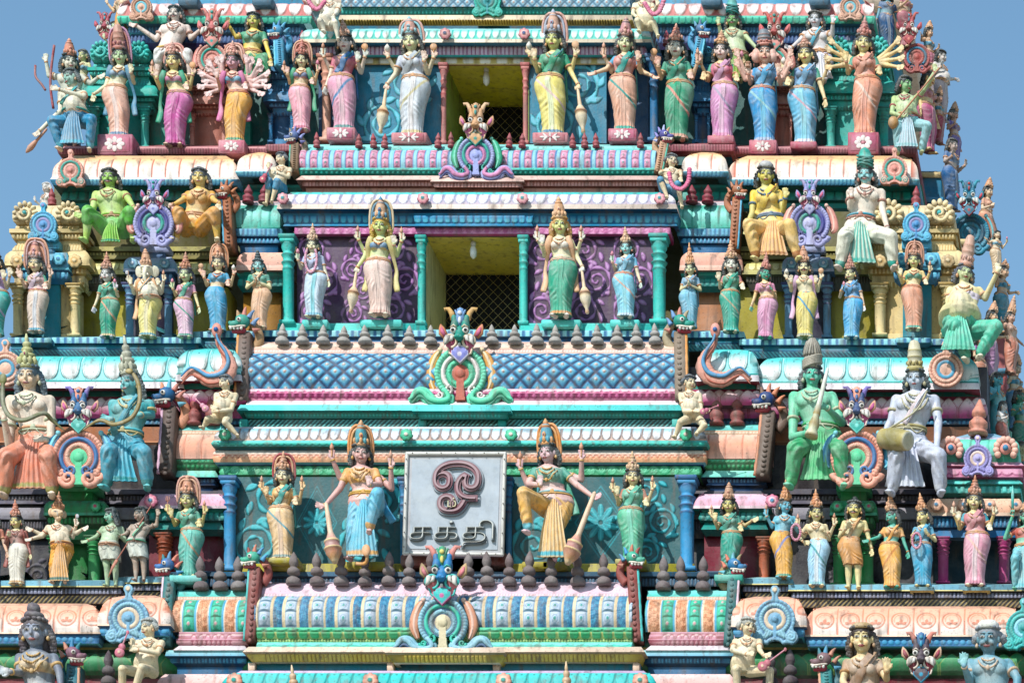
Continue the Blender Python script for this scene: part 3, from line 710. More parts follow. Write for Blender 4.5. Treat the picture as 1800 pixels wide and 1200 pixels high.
# side pavilions of tier A
def pavilion(x0, x1, ytop, yroof, ycor, ycap, ybase, Y, c, cd, roof, roofd, kud=None, cols=None, wallc=None, ny=None, deep=60, finc=None, slabs=True):
    """miniature shrine: domed roof, cornices, pilasters on a wall; c main, cd darker colour"""
    w = x1-x0; xm = (x0+x1)/2
    if yroof > ytop+4:
        M('shrine_roof', x0+w*.07, x1-w*.07, Y+4, (-26, ytop), [(-4, ytop+3, roof, 2), (9, (ytop+yroof)/2+2, grad(roof, roof, line=roofd, p=w/9), 5), (0, yroof-6, grad(roof, roof, line=roofd, p=w/9), 3), (6, yroof, bead(6, roof, roofd))], ret=deep)
        for q in (-1, 1):
            b = MB(); r = w*.095*k_(Y); cx_ = PX(xm+q*w*.27, Y-14); cz_ = PZ((ytop+yroof)/2, Y)
            for j, a in enumerate(np.linspace(-.4, 3.5, 9)): b.ell((cx_+q*r*math.cos(a)*1.3, Y-14, cz_+r*math.sin(a)*1.3), (r*.42, 5, r*.30), roof, R=np.array([[math.cos(a), 0, -q*math.sin(a)], [0, 1, 0], [q*math.sin(a), 0, math.cos(a)]]))
            b.tube(spiral((cx_, Y-16, cz_), r*.95, q, 1.3), np.linspace(.26, .16, 22)*r, roof); b.ell((cx_, Y-18, cz_), (r*.3, 4, r*.3), roofd if not finc else finc); b.build('scroll_ornament', TOWER)
    h = ycor-yroof
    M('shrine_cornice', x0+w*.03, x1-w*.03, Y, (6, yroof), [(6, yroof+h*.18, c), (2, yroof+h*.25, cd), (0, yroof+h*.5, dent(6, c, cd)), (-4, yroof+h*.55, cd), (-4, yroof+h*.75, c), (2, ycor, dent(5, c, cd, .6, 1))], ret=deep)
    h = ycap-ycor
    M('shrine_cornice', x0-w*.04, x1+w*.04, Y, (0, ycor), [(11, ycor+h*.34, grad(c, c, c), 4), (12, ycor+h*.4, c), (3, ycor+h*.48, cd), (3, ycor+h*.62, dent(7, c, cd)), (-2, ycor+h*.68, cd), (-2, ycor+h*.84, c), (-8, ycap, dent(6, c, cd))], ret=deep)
    M('shrine_wall', x0+w*.10, x1-w*.10, Y+8, (0, ycap), [(0, ybase-12, wallc or c), (4, ybase-11, c), (4, ybase, c)], ret=deep-10)
    for x in cols or (x0+w*.14, x1-w*.14): column(x, ycap-4, ybase-6, w*.115, Y-2, c, cd, 1.75)
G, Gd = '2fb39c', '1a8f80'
pavilion(150, 272, 78, 118, 150, 196, 268, YA-4, G, Gd, '45c4b0', '1f9a8c', wallc='2fa592')
pavilion(1442, 1572, 70, 112, 142, 196, 268, YA-4, G, Gd, '45c4b0', '1f9a8c', wallc='2fa592')
for (a, b_) in ((330, 402), (1352, 1398)):
    pavilion(a, b_, 150, 151, 168, 205, 268, YA+4, 'd08f80', 'b06a60', 'd8907c', 'b06a60', wallc='c8806e', cols=(a+8, b_-8))
for (a, b_) in ((464, 524), (1212, 1256)):
    pavilion(a, b_, 78, 118, 160, 205, 256, YA-2, '3a7fc0', '1f558e', '6ab0e0', '3a80b8', wallc='1f4f86', cols=(a+12, b_-10))
panel(264, 300, 195, 264, YA+20, '1a8a70', '1a8a70', kind='plain'); panel(405, 440, 210, 262, YA+20, '1a8a70', '1a8a70', kind='plain')

# ---- between A and B: ledge, barrel roof, cornices
for xa, xb, dy in ((100, 1612, 0),):
    M('ledge', xa, xb, YA-40, (-60, 255), [(0, 258, 'a85a60'), (2, 261, 'c88a8c'), (-1, 271, dent(5, 'b0606c', '7a2a3a', .6, 1.5)), (-6, 276, '6f2a38')], ret=DEEP)
for xa, xb in ((468, 535), (1150, 1290)): M('ledge', xa, xb, YA-62, (-40, 252), [(0, 254, 'a85a60'), (-1, 266, dent(5, 'b0606c', '7a2a3a', .6, 1.5)), (-6, 272, '6f2a38')], ret=60)
CA = dict(m=PAINT)
for xa, xb, Y, dy, rt in ((88, 420, 40, 2, 60), (1278, 1616, 40, 2, DEEP)):
    M('cornice', xa, xb, Y, (-20, 274), [(-6, 278+dy, 'f0c08a'), (10, 310+dy, grad('f6c488', 'f2ddca', 'f6efe8', line='c86a50', p=24), 5), (12, 313+dy, 'f2e6da'), (8, 324+dy, petal(7, '9cc4e6', '5a96cc', '4a86bc', dbl=False, d=1)), (-10, 327+dy, '1f5f70')], ret=rt)
for xa, xb in ((414, 486), (1196, 1280)):
    M('cornice', xa, xb, 24, (-20, 268), [(-6, 271, 'f0c08a'), (10, 298, grad('f6c488', 'f2ddca', 'f6efe8', line='c86a50', p=24), 5), (12, 301, 'f2e6da'), (8, 311, petal(7, '9cc4e6', '5a96cc', '4a86bc', dbl=False, d=1)), (-10, 314, '1f5f70')], ret=60)
M('frieze', 100, 1620, 58, (6, 325), [(2, 330, '1f9c8c'), (-4, 337, '0f7a70'), (0, 352, petal(17, '2fb09c', '1f9a88', '0f7068', dbl=False, d=1.5)), (-8, 357, '0f6f66'), (-8, 366, '1f9484'), (-14, 382, '0c5f58')], ret=DEEP-40)
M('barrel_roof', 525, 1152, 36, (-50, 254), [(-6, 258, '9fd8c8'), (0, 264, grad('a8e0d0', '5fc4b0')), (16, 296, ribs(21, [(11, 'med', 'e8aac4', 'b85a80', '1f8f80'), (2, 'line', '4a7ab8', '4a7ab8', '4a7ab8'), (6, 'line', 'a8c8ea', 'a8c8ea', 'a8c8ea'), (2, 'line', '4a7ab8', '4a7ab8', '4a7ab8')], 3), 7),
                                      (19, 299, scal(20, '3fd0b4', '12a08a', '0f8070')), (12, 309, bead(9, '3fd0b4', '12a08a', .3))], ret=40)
M('ledge', 520, 1162, 18, (6, 309), [(14, 316, 'ecc6b8'), (6, 320, 'b87a70'), (6, 327, dent(6, 'dca098', '9a5a50', .7, 1)), (0, 331, 'a86a60'), (0, 338, 'd89a88')], ret=60)
M('ledge', 756, 922, 8, (6, 312), [(12, 319, 'ecc6b8'), (6, 322, 'b87a70'), (6, 329, dent(6, 'dca098', '9a5a50', .7, 1)), (2, 331, 'a86a60')], ret=40)
M('ledge', 765, 912, 16, (4, 331), [(4, 339, 'c8705a')], ret=40)
M('cornice', 486, 1190, -18, (-14, 338), [(-8, 342, '4fd0c0'), (12, 359, petal(20, 'dcdcec', 'f0eef2', '9a9ab8', gap='b8a8b8', top=.5, wid=.92, d=1.6), 3), (14, 367, 'ead6c6'), (2, 371, '1f5f94'), (2, 375, '0f4a80')], ret=80)
for x in (498, 744, 919, 1160): rosette(x, 350, 11, -36, 'e89aa8', 'f4c0bc', '2a9a9a')
M('frieze', 496, 1192, -14, (4, 375), [(2, 379, '1f78b0'), (0, 393, petal(13, '2f86c4', '5fb0dc', '1a5a94', dbl=False, d=1.6, top=.3)), (3, 397, '2a80b8'), (-4, 400, '0f4a80')], ret=80)
M('frieze', 726, 938, -22, (4, 375), [(2, 379, '1f78b0'), (0, 393, petal(13, '2f86c4', '5fb0dc', '1a5a94', dbl=False, d=1.6, top=.3)), (3, 397, '2a80b8'), (-4, 400, '0f4a80')], ret=20)
M('lintel', 518, 1178, -12, (2, 399), [(3, 411, vine(16, 'd68ab8', 'b04a88', 1)), (0, 415, 'a02a68'), (-8, 417, '5a1a44')], ret=40)
for xa, xb in ((408, 492), (1188, 1292)):
    M('barrel_roof', xa, xb, 26, (-26, 352), [(-10, 356, 'f0c8cc'), (-4, 361, 'e8e0e4'), (8, 400, grad('2fb090', '9fe0cc', '3fb89a', line='2a9a84', p=16), 6), (10, 404, '2f9a8c')], ret=40)
    M('frieze', xa+4, xb+2, 16, (8, 402), [(8, 415, dent(8, '6fa8d8', '2f6aa4', .7, 1.5)), (2, 419, '1a4f86'), (5, 427, dent(7, '5a9ad0', '2a5f98')), (0, 432, '1a4f86'), (0, 446, '2a6aa8')], ret=50)
    M('cornice', xa+6, xb+14, 2, (0, 444), [(10, 466, grad('f0c0a8', 'e8a890', 'e0a08c'), 3), (11, 475, grad('f0c8b4', 'e0a890')), (0, 478, 'b06a5a')], ret=50)
    M('frieze', xa+8, xb+8, 10, (6, 478), [(5, 484, '2fb39c'), (2, 490, '158a7c'), (4, 503, petal(10, '2fae98', '1f9484', '0f7068', dbl=False, d=1.2)), (-2, 514, '0f7a70')], ret=40)
    M('wall', xa+20, xb+2, 26, (0, 512), [(0, 592, 'b87a50' if xa > 800 else 'b8802a')], ret=20)
    for k in range(2): finial(xa+28+k*28 if xa < 800 else xa+28+k*28, 325, 357, 21, 18, '8a2038', 'small')
# tier B olive bands under the seated figures
for xa, xb, rt in ((118, 420, 60), (1285, 1690, DEEP)):
    O1, O2 = 'a8a05a', '5a5420'
    M('frieze', xa, xb, 16, (-40, 432), [(0, 434, O1), (4, 441, O1), (0, 444, O2), (0, 449, dent(6, O1, O2, .6, 1)), (5, 455, '8a8040'), (-2, 459, O2), (6, 464, O1), (0, 468, O2), (0, 474, '3a3818')], ret=rt)
    M('cornice', xa+20, xb-30, 2, (0, 463), [(7, 475, petal(14, 'dcd88a', 'ece4a8', 'a89a4a', dbl=False, d=1)), (8, 482, 'c8c078'), (0, 486, '5a5420'), (0, 498, dent(5, '4a4a3a', '24241a')), (-4, 512, '2f2f24')], ret=rt)
    M('wall', xa+8, xb-20, 22, (0, 505), [(0, 600, 'a89a2c')], ret=rt)
    M('wall', xa+8, xb-20, 30, (0, 372), [(0, 440, '5a5418')], ret=rt)
# yellow kuta pavilions
Yy, Yyd = 'e8cf96', 'b8964e'
for a, b_ in ((12, 152), (1524, 1690)):
    pavilion(a, b_, 362, 402, 440, 506, 598, -22, Yy, Yyd, 'efd8a8', 'c8a868', wallc='d8bc80', deep=110, finc='2fa8a0')
    for q in (-1, 1): rosette((a+b_)/2+q*(b_-a)*.36, 460, 13, -44, 'e0c088', 'c8a060', 'e8d0a0')
finial(92, 330, 362, 16, 0, '9a3a40', 'small'); finial(1610, 327, 362, 18, 0, '9a2a38', 'small')
for x in (78, 1611):
    kudu(x, 398, 24, -46, ['5aa8e0', '2a6ab0', '6ab0e4', '8a84b8', '3a80c8'], tall=1, res=.9)
    block(x-26, x+26, 422, 436, -44, 20, '5aa8dc'); block(x-18, x+18, 436, 446, -42, 20, '3a84bc')
    M('frieze', x-43, x+43, -40, (0, 444), [(4, 470, grad('6ab4e4', '4a9ad4'), 2), (5, 474, '7ac0e8'), (0, 478, '1f5f9a'), (0, 490, petal(9, '6ab4e4', '4a9ad0', '2a6aa4', dbl=False)), (-8, 500, '2a70b0')], ret=20)
    for q in (-1, 1): rosette(x+q*26, 457, 12, -47, '5aa8dc', '8ac8ec', '3a80c0')
    M('wall', x-24, x+26, -30, (0, 498), [(0, 600, '2a7f9c')], ret=10)
# bluish pilaster shrines behind the elephant headed and four armed figures
for x in (262, 1420):
    M('shrine_cornice', x-46, x+46, -14, (0, 452), [(8, 472, grad('b8c8ea', '8fa8d8'), 3), (9, 477, 'c8d4f0'), (0, 481, '4a5f9a'), (0, 496, dent(8, '7a94cc', '3a4f86')), (-6, 506, '2a3a6a')], ret=30)
    for q in (-1, 1):
        rosette(x+q*28, 464, 10, -26, 'a8bce4', '7a94cc', 'e0e6f4'); column(x+q*34, 500, 594, 13, -10, '8098cc' if 1 else 0, '3a3f74', 1.9)
    M('wall', x-40, x+40, 12, (0, 500), [(0, 600, '2a2440')], ret=10)
# ---- TIER B niche
for xa, xb, s in ((522, 738, 11), (926, 1150, 14)):
    xm = (xa+xb)/2
    panel(xa, xa+74, 414, 572, YB, '4a2450', 'b478bc', 'd4a4d8', seed=s); panel(xa+74, xb-74, 414, 572, YB, '4a2450', 'b478bc', 'd4a4d8', seed=s+1); panel(xb-74, xb, 414, 572, YB, '4a2450', 'b478bc', 'd4a4d8', seed=s+2)
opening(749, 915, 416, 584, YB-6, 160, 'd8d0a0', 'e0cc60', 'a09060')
for (xa, xb) in ((738, 750), (914, 927)): b = MB(); b.box(PX(xa, YB), PX(xb, YB), -5, 150, PZ(586, YB), PZ(414, YB), '2fae9c'); b.build('wall', TOWER, smooth=False)
T1, T2 = '37c4b0', '1a9a8a'
for x, w in ((507, 19), (741, 13), (921, 13), (1159, 22)): column(x, 416, 571, w, YB-16, T1, T2, 1.55)
for xa, xb in ((486, 748), (913, 1173)): M('plinth', xa, xb, YB-22, (0, 568), [(0, 570, '6fdccb'), (2, 584, '3fc8b4'), (0, 586, '1a8a7c')], ret=30)
for x, w in ((553, 46), (669, 74), (986, 70), (1098, 52)): block(x-w/2, x+w/2, 561, 573, YB-50, 40, '62d4c2', 2)
# ledge B with blue checks
CH = dent(13, 'a8d0ee', '2f6aa8', .62, .6)
M('ledge', 448, 1188, YB-34, (-30, 579), [(4, 581, 'a8d0ee'), (4, 591, CH), (-2, 594, '1f5f98'), (0, 600, '1a5088'), (2, 604, '2f80b8'), (-6, 612, '0f3f74')], ret=40)
for xa, xb, y, Y, rt in ((340, 452, 583, YB-40, 20), (1182, 1308, 583, YB-40, 40), (14, 352, 593, YB-52, 40), (1300, 1700, 596, YB-52, DEEP)):
    M('ledge', xa, xb, Y, (-90 if xb-xa > 200 else -20, y-2), [(6, y, 'a8d0ee'), (6, y+10, CH), (0, y+13, '1a5a90'), (2, y+19, '2a7a9c'), (2, y+22, '1a5a84'), (-2, y+34, hatch(7, '6ab0cc', '12446a', .9)), (-12, y+36, '0f4a5a')], ret=rt)
for x, w in ((64, 44), (1606, 54)): M('ledge', x-w/2-4, x+w/2+4, YB-66, (-20, 592), [(6, 594, 'a8d0ee'), (5, 602, CH), (-6, 611, '2a6a94')], ret=16)
# ---- barrel roof C and its surroundings
M('barrel_roof', 428, 1196, -84, (-60, 600), [(-20, 603, 'f2c8b6'), (-6, 613, grad('f4c8b4', 'f2dccb', 'e8b8a0')), (-3, 621, bead(5, 'f2d8cc', 'd8a898', .42, .8)), (22, 683, diamond(29, 25, '9accf0', '3f86c8', '0f3464', 'f4e4dc', 3.5), 14), (20, 685, '1a3f78')], ret=44)
M('barrel_roof', 432, 1192, -92, (14, 684), [(20, 691, scal(16, 'eec8d4', 'd86a9a', 'b03a70', 2)), (16, 700, bead(13, 'd86aa0', '9a2a64', .40)), (15, 704, 'd88aa8'), (24, 711, grad('f4d4dc', 'eef0ee'))], ret=44)
M('cornice', 416, 1204, -100, (16, 711), [(21, 721, '6fe0d0'), (12, 724, '1fa090'), (8, 735, bead(6, '3fbfa8', '158a78', .35, .8)), (0, 738, '0f7a6c')], ret=50)
M('cornice', 724, 898, -112, (16, 711), [(19, 722, '6fe0d0'), (12, 725, '1fa090'), (8, 736, bead(6, '3fbfa8', '158a78', .35, .8)), (2, 738, '0f7a6c')], ret=20)
M('frieze', 424, 1196, -104, (0, 737), [(0, 752, hatch(8, '7fc8bc', '0f4f4a', -1.0, 1))], ret=40)
for x in (742, 882, 428, 1188): block(x-7, x+7, 736, 752, -112, 16, '2fae9c', .8)
M('cornice', 372, 1244, -136, (-12, 750), [(-8, 753, 'eef0f6'), (10, 774, petal(17.3, 'a8c4ec', 'eef2f8', '8a7a74', gap='c8a898', top=.45, wid=.93, d=1.8), 3), (12, 777, '6fdcc8'), (10, 784, scal(12, '3fc4ac', '7fdcca', '1f9484')), (2, 788, '1a7a70'), (2, 791, '10606a')], ret=60)
for x in (715, 899, 396, 1206): rosette(x, 765, 12, -156, '3fbf8a', '5fd0a0', 'e8d8cc')
M('frieze', 376, 1240, -132, (2, 790), [(6, 812, arcs(20, 'e8dcd0', 'eeb083', 'c4603a'), 4), (2, 816, '9ab4d4'), (0, 818, '2a4a8a')], ret=60)
M('lintel', 386, 1232, -126, (3, 817), [(4, 834, vine(18, '1f9a5f', '7fd8a0', 1.2)), (0, 839, '2f7a3a')], ret=50)
# cornice of the side bays (teal to white)
for xa, xb, Y, y, rt in ((-40, 322, -96, 628, 60), (1330, 1722, -96, 630, DEEP), (308, 424, -112, 615, 60), (1222, 1334, -112, 616, 60)):
    M('cornice', xa, xb, Y, (-24, y-2), [(-6, y, '4fd4c4'), (12, y+40, petal(37, '4fd0c4', 'eef4f2', '1a9088', gap='b8ece4', top=.45, wid=.9, dot='1a7a80', d=2.2), 6), (14, y+43, '1a9a8c'), (15, y+54, grad('e8dce4', 'f2ecee')), (0, y+57, '9a2040'), (-12, y+59, '7a1030')], ret=rt)
M('frieze', -30, 1726, -78, (0, 684), [(0, 690, '0f6a60'), (2, 697, '1f8a78'), (4, 735, lotus(33, '8a1848', 'b02a60', 'eedcdc', 'd04a90', 'a01840'), 6), (0, 740, '1a3f6a'), (4, 745, dent(8, '3a80b0', '1f4f80')), (-2, 750, '14304f'), (-6, 752, '14304f')], ret=DEEP)
for xa, xb in ((312, 428), (1200, 1330)): M('frieze', xa, xb, -104, (0, 674), [(0, 684, '1f8a78'), (2, 712, lotus(33, '8a1848', 'b02a60', 'eedcdc', 'd04a90', 'a01840'), 5), (-4, 718, '5a1838')], ret=30)
M('wall', -30, 1726, -80, (0, 750), [(0, 775, 'a8653c'), (4, 777, 'c88a60'), (2, 782, '7a4a2c'), (0, 870, '20161c')], ret=DEEP)
for xa, xb in ((300, 380), (1232, 1350)):
    for k in range(2 if xa < 500 else 2): finial(xa+42+k*32 if xa < 500 else xa+28+k*36, 686, 748, 26, -104, '8f3f3c', 'small')
    M('barrel_roof', xa-6, xb+4, -112, (-30, 745), [(-10, 748, '6fd0c0'), (-2, 756, grad('8fe0d0', '4fb8a8')), (0, 764, bead(6, 'ecd0b4', 'c8a080', .4, .8)), (14, 806, grad('f0c8b4', 'e89a78', 'e4b09c', line='c87a60', p=30), 7)], ret=40)
    M('frieze', xa, xb+4, -112, (10, 806), [(12, 812, scal(9, '4fc08a', '1f8f4f', '1f6a3a')), (6, 827, bead(8, '3fae6a', '1a6a3a', .35)), (14, 838, grad('a8e0c0', '6fc8b0')), (2, 841, '14305f'), (2, 848, dent(6, '6a8ac8', '1f2f6a')), (6, 852, '2a4f8a'), (0, 858, '14284f'), (0, 866, '2a4a86')], ret=40)
for xa, xb in ((242, 398), (1218, 1356)):
    M('cornice', xa, xb, -150, (-10, 868), [(6, 888, grad('f0c8dc', 'e4a0b8'), 3), (7, 893, 'f2d4dc'), (-2, 896, '1a7f74')], ret=40)
    M('frieze', xa+12, xb-4, -144, (2, 895), [(0, 900, '1f9a88'), (4, 914, petal(10, '2fae9a', '1f9484', '0f6a60', dbl=False)), (-4, 918, '0f5a54'), (2, 930, '1f9080'), (-6, 942, '0c5a50')], ret=30)
    M('wall', xa+20, xb-4, -126, (0, 940), [(0, 1030, '7a1830')], ret=20)
for x in (316, 1256): rosette(x-50 if x < 600 else x+102, 881, 13, -160, 'e07a9a', 'f4b8c4', '4a8ac0')
# dark bands and wall behind standing figures of tier C
M('frieze', -40, 1790, -110, (-50, 858), [(0, 860, '5a5660'), (6, 868, '4a4652'), (0, 871, '1f1c24'), (0, 879, dent(6, '6a6670', '2a2630')), (6, 885, '5a5664'), (-2, 889, '1c1a22'), (6, 897, '5a5660'), (0, 900, '14121a')], ret=DEEP)
M('cornice', -40, 1790, -122, (0, 892), [(5, 912, grad('8f8a94', '6a6672'), 2), (0, 916, '2a2630'), (0, 930, dent(5, '4f4a58', '201c28')), (-6, 946, '24202c')], ret=DEEP)
panel(-30, 240, 944, 1034, -108, '1c1724', '3a3448', seed=21, kind='scroll'); panel(1350, 1640, 944, 1036, -108, '1c1724', '3a3448', seed=23)
M('wall', -40, 1790, -100, (0, 940), [(0, 1040, '14344a')], ret=DEEP)
# green pillared shrine blocks of tier C
Gg, Ggd = '2f9c4f', '14602c'
for x, w in ((132, 112), (1500, 84)):
    M('shrine_cornice', x-w/2, x+w/2, -150, (0, 880), [(7, 900, grad('5fc08a', '2f9c5a'), 3), (8, 905, '6fcc98'), (0, 909, Ggd), (0, 920, dent(7, Gg, Ggd)), (-6, 930, Ggd), (-4, 948, Gg), (-10, 956, Ggd)], ret=30)
    for q in (-1, 1):
        rosette(x+q*w*.33, 891, 11, -161, '3faa6a', '7fd0a0', 'd85a7a'); column(x+q*w*.30, 944, 1030, 20, -148, Gg, Ggd, 1.5)
    M('wall', x-w*.4, x+w*.4, -128, (0, 944), [(0, 1034, '1f7a34')], ret=10)
    block(x-w*.36, x+w*.36, 848, 862, -150, 40, '3fae6a'); block(x-w*.27, x+w*.27, 862, 882, -146, 40, Gg)
for x, c in ((1343, 'c0603a'), (1658, 'b03a78'), (1765, 'b03a78')): column(x, 946, 1026, 18, -146, c, mix(lin(c), np.zeros(3), .3), 1.5)
column(1378, 946, 1026, 4, -120, Gg, Ggd); column(290, 940, 1020, 22, -130, 'c8603a', 'a04a2c', 1.5)
M('cornice', 1626, 1800, -156, (0, 876), [(8, 900, grad('f0c8a8', 'e4a888'), 3), (9, 906, 'f0ccb0'), (0, 910, '1f4f80'), (2, 926, dent(7, '3a80b8', '1a4a7c')), (-3, 930, '12305a'), (2, 944, '2a6aa8'), (-6, 950, '0f2f50')], ret=DEEP)
for x in (1646, 1694, 1740, 1786): rosette(x, 888, 12, -168, 'eab090', 'f4c8b0', '3a80b8')
# right dome pavilion of tier C
M('shrine_roof', 1655, 1790, -150, (-30, 762), [(-10, 768, '9ab0d8'), (0, 772, 'c8d0ea'), (14, 800, grad('6fd8b0', '8fe0c4', line='3fae8c', p=30), 8), (10, 812, grad('3fb08c', '2f9c7c'))], ret=120)
M('shrine_cornice', 1648, 1800, -152, (8, 812), [(14, 818, 'e8a8c0'), (8, 822, 'b85a80'), (12, 838, scal(18, 'e09ab8', 'd07aa0', 'a84a78')), (4, 842, 'b05a80'), (12, 850, '6fd8c4'), (6, 854, '1a8a7a'), (8, 866, dent(12, '4fc4b0', '1f9484')), (0, 874, '1a7a6c')], ret=120)
for q in (-1, 1):
    b = MB(); cx_, cz_ = PX(1720+q*48, -170), PZ(790, -170)
    for j, a in enumerate(np.linspace(-.6, 3.7, 10)): b.ell((cx_+q*16*math.cos(a), -172, cz_+17*math.sin(a)), (6, 5, 6), 'f0b8a4')
    b.ell((cx_, -174, cz_), (10, 6, 10), 'e89a8c'); b.ell((cx_, -180, cz_), (5, 4, 5), '3a80b8'); b.build('scroll_ornament', TOWER)
kudu(1719, 808, 25, -176, ['a8a0d8', '5a4a90', '8f88c8', 'ecd0c0', 'b0a8dc'], tall=1, res=.9); finial(1719, 700, 764, 34, -150, 'd88a72', 'small')
kudu(1716, 890, 3, -176, ['a8a0d8', '5a4a90', '8f88c8', 'ecd0c0', 'b0a8dc'])
# ---- TIER C niche
TC, TCd = '0f5f60', '1f9a9c'
for xa, xb, kd, s in ((412, 520, 'scroll', 31), (520, 594, 'flower', 1), (594, 706, 'scroll', 33), (898, 1008, 'scroll', 35), (1008, 1104, 'flower', 1), (1104, 1196, 'scroll', 37)):
    panel(xa, xb, 838, 998, YC, TC, '2fa8ac', '4fc8c8', kd, s)
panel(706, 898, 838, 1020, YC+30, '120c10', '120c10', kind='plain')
for x, w in ((404, 20), (1208, 24)): column(x, 840, 1004, w, YC-16, '3f8fd4', '1f5fa0', 1.6)
for x in (709, 894): column(x, 840, 1000, 11, YC-12, '2f7fc0', '1a4f8c', 1.7)
MU = 'a89a2a'
for xa, xb in ((388, 718), (886, 1222)): M('plinth', xa, xb, YC-22, (0, 990), [(0, 992, 'c8b840'), (2, 1004, MU), (0, 1006, '6a601a')], ret=30)
for x, w in ((494, 66), (640, 100), (940, 46), (975, 44), (1112, 50)): block(x-w/2, x+w/2, 986, 998, YC-52, 40, MU, 2)
M('ledge', 300, 1300, YC-34, (-40, 1003), [(3, 1005, '3a6a94'), (3, 1012, '2f5a84'), (-2, 1016, '1a3454'), (0, 1030, dent(6, '3a5f8a', '1a3050')), (-8, 1036, '14243c')], ret=60)
b = MB(); b.box(PX(706, YC-30), PX(780, YC-30), YC-40, YC+20, PZ(1006, YC), PZ(988, YC), '7a3020', 2); b.build('brick_stub', TOWER, DULL); b = MB(); b.box(PX(862, YC-30), PX(892, YC-30), YC-40, YC+20, PZ(1004, YC), PZ(984, YC), '6a2818', 2); b.build('brick_stub', TOWER, DULL)
for xa, xb, y, Y, rt in ((-60, 216, 1020, YC-62, 40), (206, 300, 1014, YC-50, 40), (1300, 1394, 1016, YC-50, 40), (1385, 1830, 1027, YC-62, DEEP)):
    M('ledge', xa, xb, Y, (-80 if xb-xa > 200 else -20, y-2), [(6, y, 'b8cce4'), (6, y+9, '8fb0d8'), (7, y+11, 'e0d08a'), (0, y+14, '1c1a24'), (2, y+23, dent(6.5, '8a8ea8', '2a2a38', .7, 1.5)), (-2, y+26, '1a1820'), (-5, y+40, hatch(8, 'b8a068', '3a3640', -1.0)), (-14, y+42, '4a3a3a')], ret=rt)
for x, w in ((1620, 44), (1716, 50)): M('ledge', x-w/2, x+w/2, YC-74, (-16, 1029), [(6, 1031, 'b8cce4'), (5, 1037, '8fa8c8'), (0, 1041, 'd8c880')], ret=14)
# ---- barrel roof D
M('barrel_roof', 448, 1112, -214, (-60, 1022), [(-20, 1026, 'e8ccdc'), (-4, 1043, grad('ecd0de', 'e8c0d0'), 1), (-2, 1047, bead(5, 'f0d8dc', 'd0a0b0', .42, .8)),
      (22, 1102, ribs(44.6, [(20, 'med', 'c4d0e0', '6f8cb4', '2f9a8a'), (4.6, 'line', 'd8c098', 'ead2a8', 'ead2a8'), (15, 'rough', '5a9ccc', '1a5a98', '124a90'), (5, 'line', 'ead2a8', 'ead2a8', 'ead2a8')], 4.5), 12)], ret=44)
M('barrel_roof', 450, 1110, -222, (24, 1102), [(26, 1110, scal(19, '4fc890', '1f8f4f', '14703c', 2)), (20, 1122, petal(19, '2fa05f', '3fb070', 'c8d080', dbl=False)), (19, 1128, bead(5, 'c8e090', '1f7a44', .4, .8)), (30, 1136, scal(26, '8fe0c8', '4fc4a4', '2fa08c', .8))], ret=44)
M('cornice', 426, 1134, -228, (24, 1136), [(32, 1145, 'eed2ba'), (26, 1149, 'b89a7a'), (18, 1163, dent(7, 'd8bc58', 'a88838', .8, 1.5)), (10, 1166, 'e8d8b8')], ret=50)
M('cornice', 676, 888, -240, (24, 1137), [(30, 1146, 'eed2ba'), (26, 1150, 'b89a7a'), (18, 1164, dent(7, 'd8bc58', 'a88838', .8, 1.5)), (10, 1167, 'e8d8b8')], ret=20)
M('frieze', 436, 1126, -232, (0, 1163), [(0, 1182, grad('1f86a0', '2f7ab0'))], ret=40)
for x in (442, 686, 872, 1118): block(x-6, x+6, 1164, 1180, -244, 16, 'ecc8b0', .8)
M('cornice', 386, 1156, -262, (-14, 1178), [(-8, 1182, 'd8c0e4'), (12, 1206, petal(21, '3fd0c0', '2fb8ac', '1a9a90', dot='1f7a78', dbl=False, top=.3, d=1.6), 3), (14, 1215, '9ae0d4'), (-20, 1222, '1f6f80')], ret=60)
M('wall', 400, 1146, -240, (0, 1218), [(0, 1330, '1f5f90')], ret=40)
for x in (413, 652, 886, 1126): rosette(x, 1196, 15, -280, 'e8a088', 'f0c0a8', '2f9a8a')
for xa, xb in ((304, 432), (1134, 1284)):
    M('barrel_roof', xa, xb, -204, (-30, 1036), [(-10, 1038, '6fd8c4'), (-2, 1048, grad('8fe4d4', '4fc0ac')), (0, 1054, bead(5, 'f0cdb8', 'd0a088', .42, .8)),
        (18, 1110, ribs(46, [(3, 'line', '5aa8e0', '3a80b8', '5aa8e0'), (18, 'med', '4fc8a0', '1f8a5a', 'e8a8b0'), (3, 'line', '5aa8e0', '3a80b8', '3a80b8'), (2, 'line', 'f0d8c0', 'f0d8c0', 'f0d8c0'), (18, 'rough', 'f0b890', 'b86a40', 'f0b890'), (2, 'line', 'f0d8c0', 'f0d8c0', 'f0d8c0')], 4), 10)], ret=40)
    M('frieze', xa, xb+4, -210, (18, 1110), [(22, 1124, arcs(24, 'd8a0b0', 'c88a9c', '9a4a4a')), (18, 1134, bead(8, 'd8a0a8', 'a85a6a', .4)), (26, 1142, 'f0e4ea')], ret=30)
    M('frieze', xa-14, xb+6, -214, (18, 1142), [(20, 1152, grad('bfd8ee', '6a9ccc')), (12, 1156, '1f4f80'), (10, 1165, dent(6, '4f90c8', '1f4f84')), (4, 1172, '17406f'), (4, 1186, '2a66a0')], ret=40)
    M('cornice', xa-30, xb+10, -236, (0, 1184), [(12, 1205, grad('f2d0cc', 'e8a8a0'), 2), (0, 1210, 'a05058')], ret=40)
